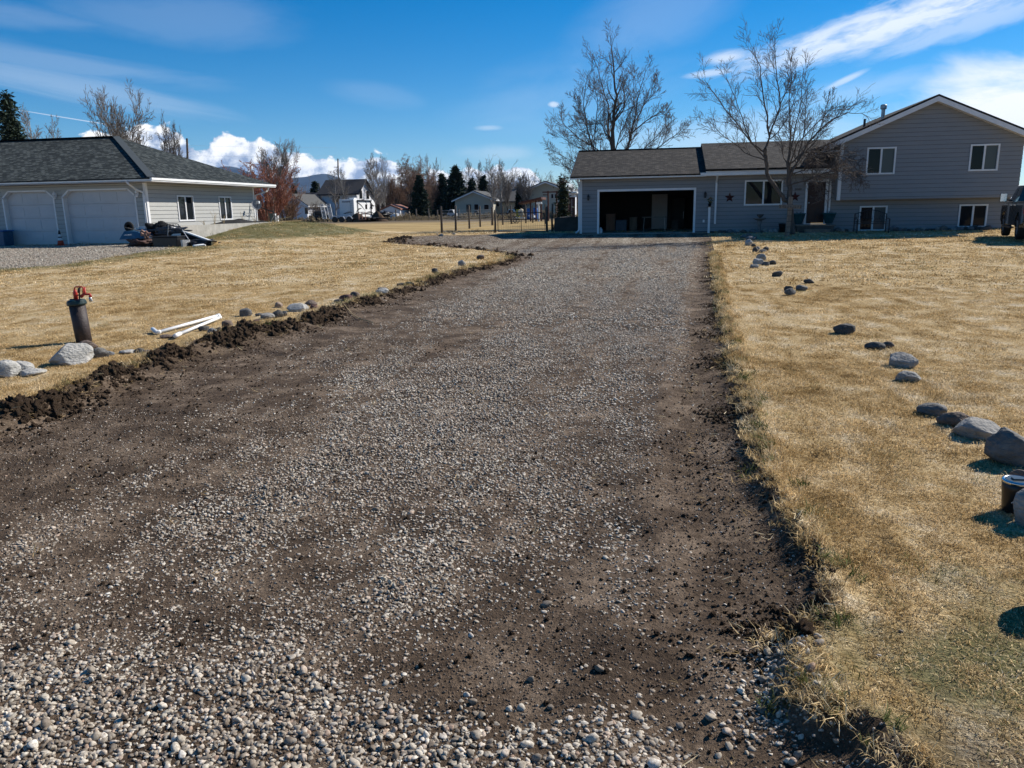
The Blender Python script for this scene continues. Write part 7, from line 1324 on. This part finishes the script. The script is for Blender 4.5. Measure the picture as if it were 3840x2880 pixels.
# ================================================================== mountain ridge on the horizon
mp_ = [(-600, 700), (0, 690), (300, 680), (560, 668), (700, 655), (800, 632), (845, 622), (880, 624), (930, 640), (1000, 668), (1040, 678), (1090, 668), (1140, 664), (1175, 655), (1205, 656), (1240, 668), (1275, 690), (1320, 712), (1400, 735), (1550, 760), (1800, 775), (2300, 780), (3000, 775), (4000, 770)]
YM = 11000.; nu, nv = 220, 40; xs3 = np.linspace(-600, 4000, nu); cr = np.interp(xs3, [p[0] for p in mp_], [p[1] for p in mp_]); vs = np.zeros((nv, nu, 3))
for i, px in enumerate(xs3):
    p_ = at_y(px, cr[i], YM); d_ = np.array([p_[0], YM])/math.hypot(p_[0], YM); hh = max(p_[2], 20)
    for j in range(nv):
        f_ = j/(nv-1); s_ = -2600+f_*3400; h_ = hh*(sm(np.array(f_), 0, .78) if f_ < .78 else 1-.7*float(sm(f_, .78, 1))); n_ = noise.fractal(Vector((i*.10, j*.16, 2.)), 1., 2., 5)
        vs[j, i] = [p_[0]+d_[0]*s_+n_*120, YM+d_[1]*s_, h_*(1+.16*n_*float(np.sin(math.pi*min(1, f_/.78))))-(15 if j in (0, nv-1) else 0)]
ii = np.arange(nu*nv).reshape(nv, nu); F_ = np.stack([ii[:-1, :-1], ii[:-1, 1:], ii[1:, 1:], ii[1:, :-1]], -1).reshape(-1, 4)
m, nt, b, o = ntree('mountain_forest_snow'); g = N(nt, 'ShaderNodeNewGeometry'); s = N(nt, 'ShaderNodeSeparateXYZ'); nt.links.new(g.outputs['Position'], s.inputs[0]); n1, _ = pos_noise(nt, .0032, 6, .7)
ma = N(nt, 'ShaderNodeMath', operation='MULTIPLY_ADD'); nt.links.new(s.outputs[2], ma.inputs[0]); ma.inputs[1].default_value = 1/900; nt.links.new(n1, ma.inputs[2]); rr_ = ramp(nt, ma.outputs[0], [(1.02, (0, 0, 0)), (1.10, (1, 1, 1))])
nt.links.new(mixc(nt, rr_, (.022, .035, .04), (.80, .82, .85)), b.inputs['Base Color']); b.inputs['Roughness'].default_value = .95
o = mobj('mountain', npmesh('mountain', vs.reshape(-1, 3), F_, m)); tag(o, kind='structure')
# ------------------------------------------------------------------ thin haze that turns the mountain blue
hm = bpy.data.materials.new('thin_haze'); hm.use_nodes = True; hn = hm.node_tree; hn.nodes.clear(); ho = hn.nodes.new('ShaderNodeOutputMaterial'); hv = hn.nodes.new('ShaderNodeVolumePrincipled')
hv.inputs['Color'].default_value = (.30, .55, 1, 1); hv.inputs['Density'].default_value = 2.3e-5; hv.inputs['Anisotropy'].default_value = .2; hn.links.new(hv.outputs[0], ho.inputs['Volume'])
hz_ = MB().box(-15500, 11500, -600, 15000, -40, 820).build('haze', hm); tag(hz_, 'thin blue haze over the valley', 'haze', kind='stuff')
# ------------------------------------------------------------------ camera, sun, sky
cam = bpy.data.cameras.new('camera'); cam.sensor_width = 36; cam.lens = FX/PW*36; cam.clip_start = .1; cam.clip_end = 60000
co = bpy.data.objects.new('camera', cam); COL.objects.link(co); co.location = (0, 0, CH)
from mathutils import Matrix
co.rotation_euler = Matrix(RM.tolist()).to_euler(); sc.camera = co
SV = Vector((1.05, .85, 1.0)).normalized(); EL = math.asin(SV.z); AZ = math.atan2(SV.x, SV.y)
sl = bpy.data.lights.new('sun', 'SUN'); sl.energy = 5.0; sl.angle = rad(.53); sl.color = (1, .945, .86)
so = bpy.data.objects.new('sun', sl); COL.objects.link(so); so.rotation_euler = SV.to_track_quat('Z', 'Y').to_euler(); so.location = (30, 30, 40)
w = bpy.data.worlds.new('World'); sc.world = w; w.use_nodes = True; nt = w.node_tree; nt.nodes.clear()
bg = nt.nodes.new('ShaderNodeBackground'); ow = nt.nodes.new('ShaderNodeOutputWorld'); nt.links.new(bg.outputs[0], ow.inputs[0]); bg.inputs[1].default_value = SKY_S = .066
sk = nt.nodes.new('ShaderNodeTexSky'); sk.sky_type = 'NISHITA'; sk.sun_disc = False; sk.sun_elevation = EL; sk.sun_rotation = AZ; sk.altitude = 1400; sk.air_density = 1.0; sk.dust_density = .05; sk.ozone_density = 3.
tc = N(nt, 'ShaderNodeTexCoord'); GEN = tc.outputs['Generated']
def mth(op, a, b=None, c=None, clamp=False):
    n = N(nt, 'ShaderNodeMath', operation=op); n.use_clamp = clamp
    for i, v in enumerate((a, b, c)):
        if v is None: continue
        if isinstance(v, (int, float)): n.inputs[i].default_value = v
        else: nt.links.new(v, n.inputs[i])
    return n.outputs[0]
sp = N(nt, 'ShaderNodeSeparateXYZ'); nt.links.new(GEN, sp.inputs[0]); dx, dy, dz = sp.outputs
az = mth('MULTIPLY', mth('ARCTAN2', dx, dy), 180/math.pi); el = mth('MULTIPLY', mth('ARCSINE', dz), 180/math.pi)
def azel(px, py): d = ray(px, py); d = d/np.linalg.norm(d); return math.degrees(math.atan2(d[0], d[1])), math.degrees(math.asin(d[2]))
def comb(x, y): c = N(nt, 'ShaderNodeCombineXYZ'); nt.links.new(x, c.inputs[0]); nt.links.new(y, c.inputs[1]); return c.outputs[0]
def nz(vec, scale, detail=8, rough=.55, dist=0., off=(0, 0, 0), st=(1, 1, 1)):
    mp = N(nt, 'ShaderNodeMapping'); mp.inputs['Location'].default_value = off; mp.inputs['Scale'].default_value = st; nt.links.new(vec, mp.inputs[0])
    n = N(nt, 'ShaderNodeTexNoise'); n.inputs['Scale'].default_value = scale; n.inputs['Detail'].default_value = detail; n.inputs['Roughness'].default_value = rough; n.inputs['Distortion'].default_value = dist
    nt.links.new(mp.outputs[0], n.inputs['Vector']); return n.outputs['Fac']
ae = comb(az, el)
# cumulus bank low on the horizon: height of its top against azimuth
topc = [azel(*p) for p in ((-1500, 640), (-600, 600), (0, 590), (380, 505), (480, 490), (600, 462), (690, 490), (760, 560), (850, 505), (950, 525), (1010, 520), (1100, 590), (1170, 590), (1260, 610), (1330, 590), (1390, 572), (1430, 572), (1480, 610), (1560, 640), (1750, 640), (1900, 625), (1990, 635), (2060, 690), (2200, 700), (3000, 720), (4500, 700))]
a0, a1 = topc[0][0], topc[-1][0]; fc = N(nt, 'ShaderNodeFloatCurve'); cu = fc.mapping.curves[0]
nt.links.new(mth('DIVIDE', mth('SUBTRACT', az, a0), a1-a0, clamp=True), fc.inputs[1])
pts = [((a-a0)/(a1-a0), e/10) for a, e in topc]; cu.points[0].location = pts[0]; cu.points[-1].location = pts[-1]
for q in pts[1:-1]: cu.points.new(*q)
fc.mapping.update(); top = mth('MULTIPLY', fc.outputs[0], 10.)
n1 = nz(ae, .55, 9, .58, .25, st=(1, 1.25, 1)); n2 = nz(ae, .55, 9, .58, .25, off=(.35, -.5, 0), st=(1, 1.25, 1)); n3 = nz(ae, .3, 4, .5, off=(9, 3, 0))
hgt = mth('ADD', mth('DIVIDE', mth('SUBTRACT', top, el), .55), mth('MULTIPLY', mth('SUBTRACT', n1, .48), 6.))
cum = mth('SMOOTH_MIN', mth('MULTIPLY', hgt, 2.2, clamp=True), 1., .1, clamp=True)
hole = mth('MULTIPLY', mth('SUBTRACT', nz(ae, .9, 5, .6, off=(4, 8, 0)), .10), 8, clamp=True)
cum = mth('MULTIPLY', cum, hole)
shade = mth('ADD', mth('MULTIPLY', mth('SUBTRACT', n1, n2), 3.2), mth('ADD', mth('MULTIPLY', mth('SUBTRACT', el, mth('SUBTRACT', top, 3.4)), .16), mth('MULTIPLY', n3, .28)), clamp=True)
ccol = ramp(nt, shade, [(.10, (3.9, 5.0, 7.2)), (.40, (7.6, 8.6, 10.2)), (.72, (13.2, 13.4, 13.7)), (1, (14.8, 14.7, 14.4))])
# high thin cirrus: soft streaky patches
def patch(px, py, wpx, hpx, ang, amt, sc_=(.12, .6), pw=1.):
    a, e = azel(px, py); k = 1/50.; u = mth('SUBTRACT', az, a); v = mth('SUBTRACT', el, e); c, s = math.cos(rad(ang)), math.sin(rad(ang))
    uu = mth('ADD', mth('MULTIPLY', u, c), mth('MULTIPLY', v, s)); vv = mth('SUBTRACT', mth('MULTIPLY', v, c), mth('MULTIPLY', u, s))
    g = mth('ADD', mth('POWER', mth('ABSOLUTE', mth('DIVIDE', uu, wpx*k)), 2.), mth('POWER', mth('ABSOLUTE', mth('DIVIDE', vv, hpx*k)), 2.))
    f = mth('SUBTRACT', 1., g, clamp=True); st = nz(comb(uu, vv), 1., 6, .6, .4, off=(px*.01, py*.013, 0), st=(sc_[0], sc_[1], 1))
    t = mth('MULTIPLY', mth('SUBTRACT', mth('ADD', st, mth('MULTIPLY', f, .35)), .52), 3.2, clamp=True)
    return mth('MULTIPLY', mth('MULTIPLY', t, mth('POWER', f, .7)), amt)
ps = [patch(3330, 90, 600, 84, 12, .8, (.3, 1.1)), patch(3700, 60, 420, 60, 14, .4, (.3, 1.1)), patch(3880, 390, 430, 190, -6, 1.25, (.1, .3)), patch(2720, 220, 110, 34, 8, .7), patch(2900, 240, 120, 26, -10, .5), patch(2660, 275, 110, 16, 5, .5),
      patch(3170, 300, 90, 14, 22, .5), patch(3260, 330, 300, 60, 8, .2), patch(250, 330, 560, 70, -9, .2, (.08, .9)), patch(200, 230, 620, 60, -4, .13, (.08, .8)), patch(60, 60, 300, 50, 0, .10), patch(1400, 350, 200, 60, -8, .07), patch(2075, 392, 26, 13, 0, .6, (.8, .8)), patch(1835, 480, 70, 14, 0, .3), patch(1850, 570, 170, 40, 0, .22),
      patch(2450, 60, 420, 150, 20, .12, (.1, .3)), patch(2150, 330, 500, 150, 10, .10, (.1, .3)), patch(3000, 520, 900, 120, 0, .35, (.06, .2)), patch(330, 455, 300, 2.2, -8, .5, (.05, .05)), patch(700, 60, 500, 120, 0, .1, (.1, .3))]
ci = ps[0]
for q in ps[1:]: ci = mth('MAXIMUM', ci, q)
hs = N(nt, 'ShaderNodeHueSaturation'); hs.inputs['Saturation'].default_value = 1.42; hs.inputs["Value"].default_value = 1.2; nt.links.new(mixc(nt, 1., sk.outputs[0], (.95, 1.02, 1.08), 'MULTIPLY'), hs.inputs['Color'])
col = mixc(nt, ci, hs.outputs[0], (12.4, 12.8, 13.3))
up = mth('GREATER_THAN', el, -.5)
col = mixc(nt, mth('MULTIPLY', cum, up), col, ccol)
nt.links.new(col, bg.inputs[0])
vs = sc.view_settings; vs.view_transform = 'Standard'; vs.look = 'None'; vs.exposure = .40; vs.gamma = 1; vs.use_curve_mapping = False
sc.cycles.max_bounces = 6; sc.cycles.transparent_max_bounces = 8; sc.cycles.sample_clamp_indirect = 6
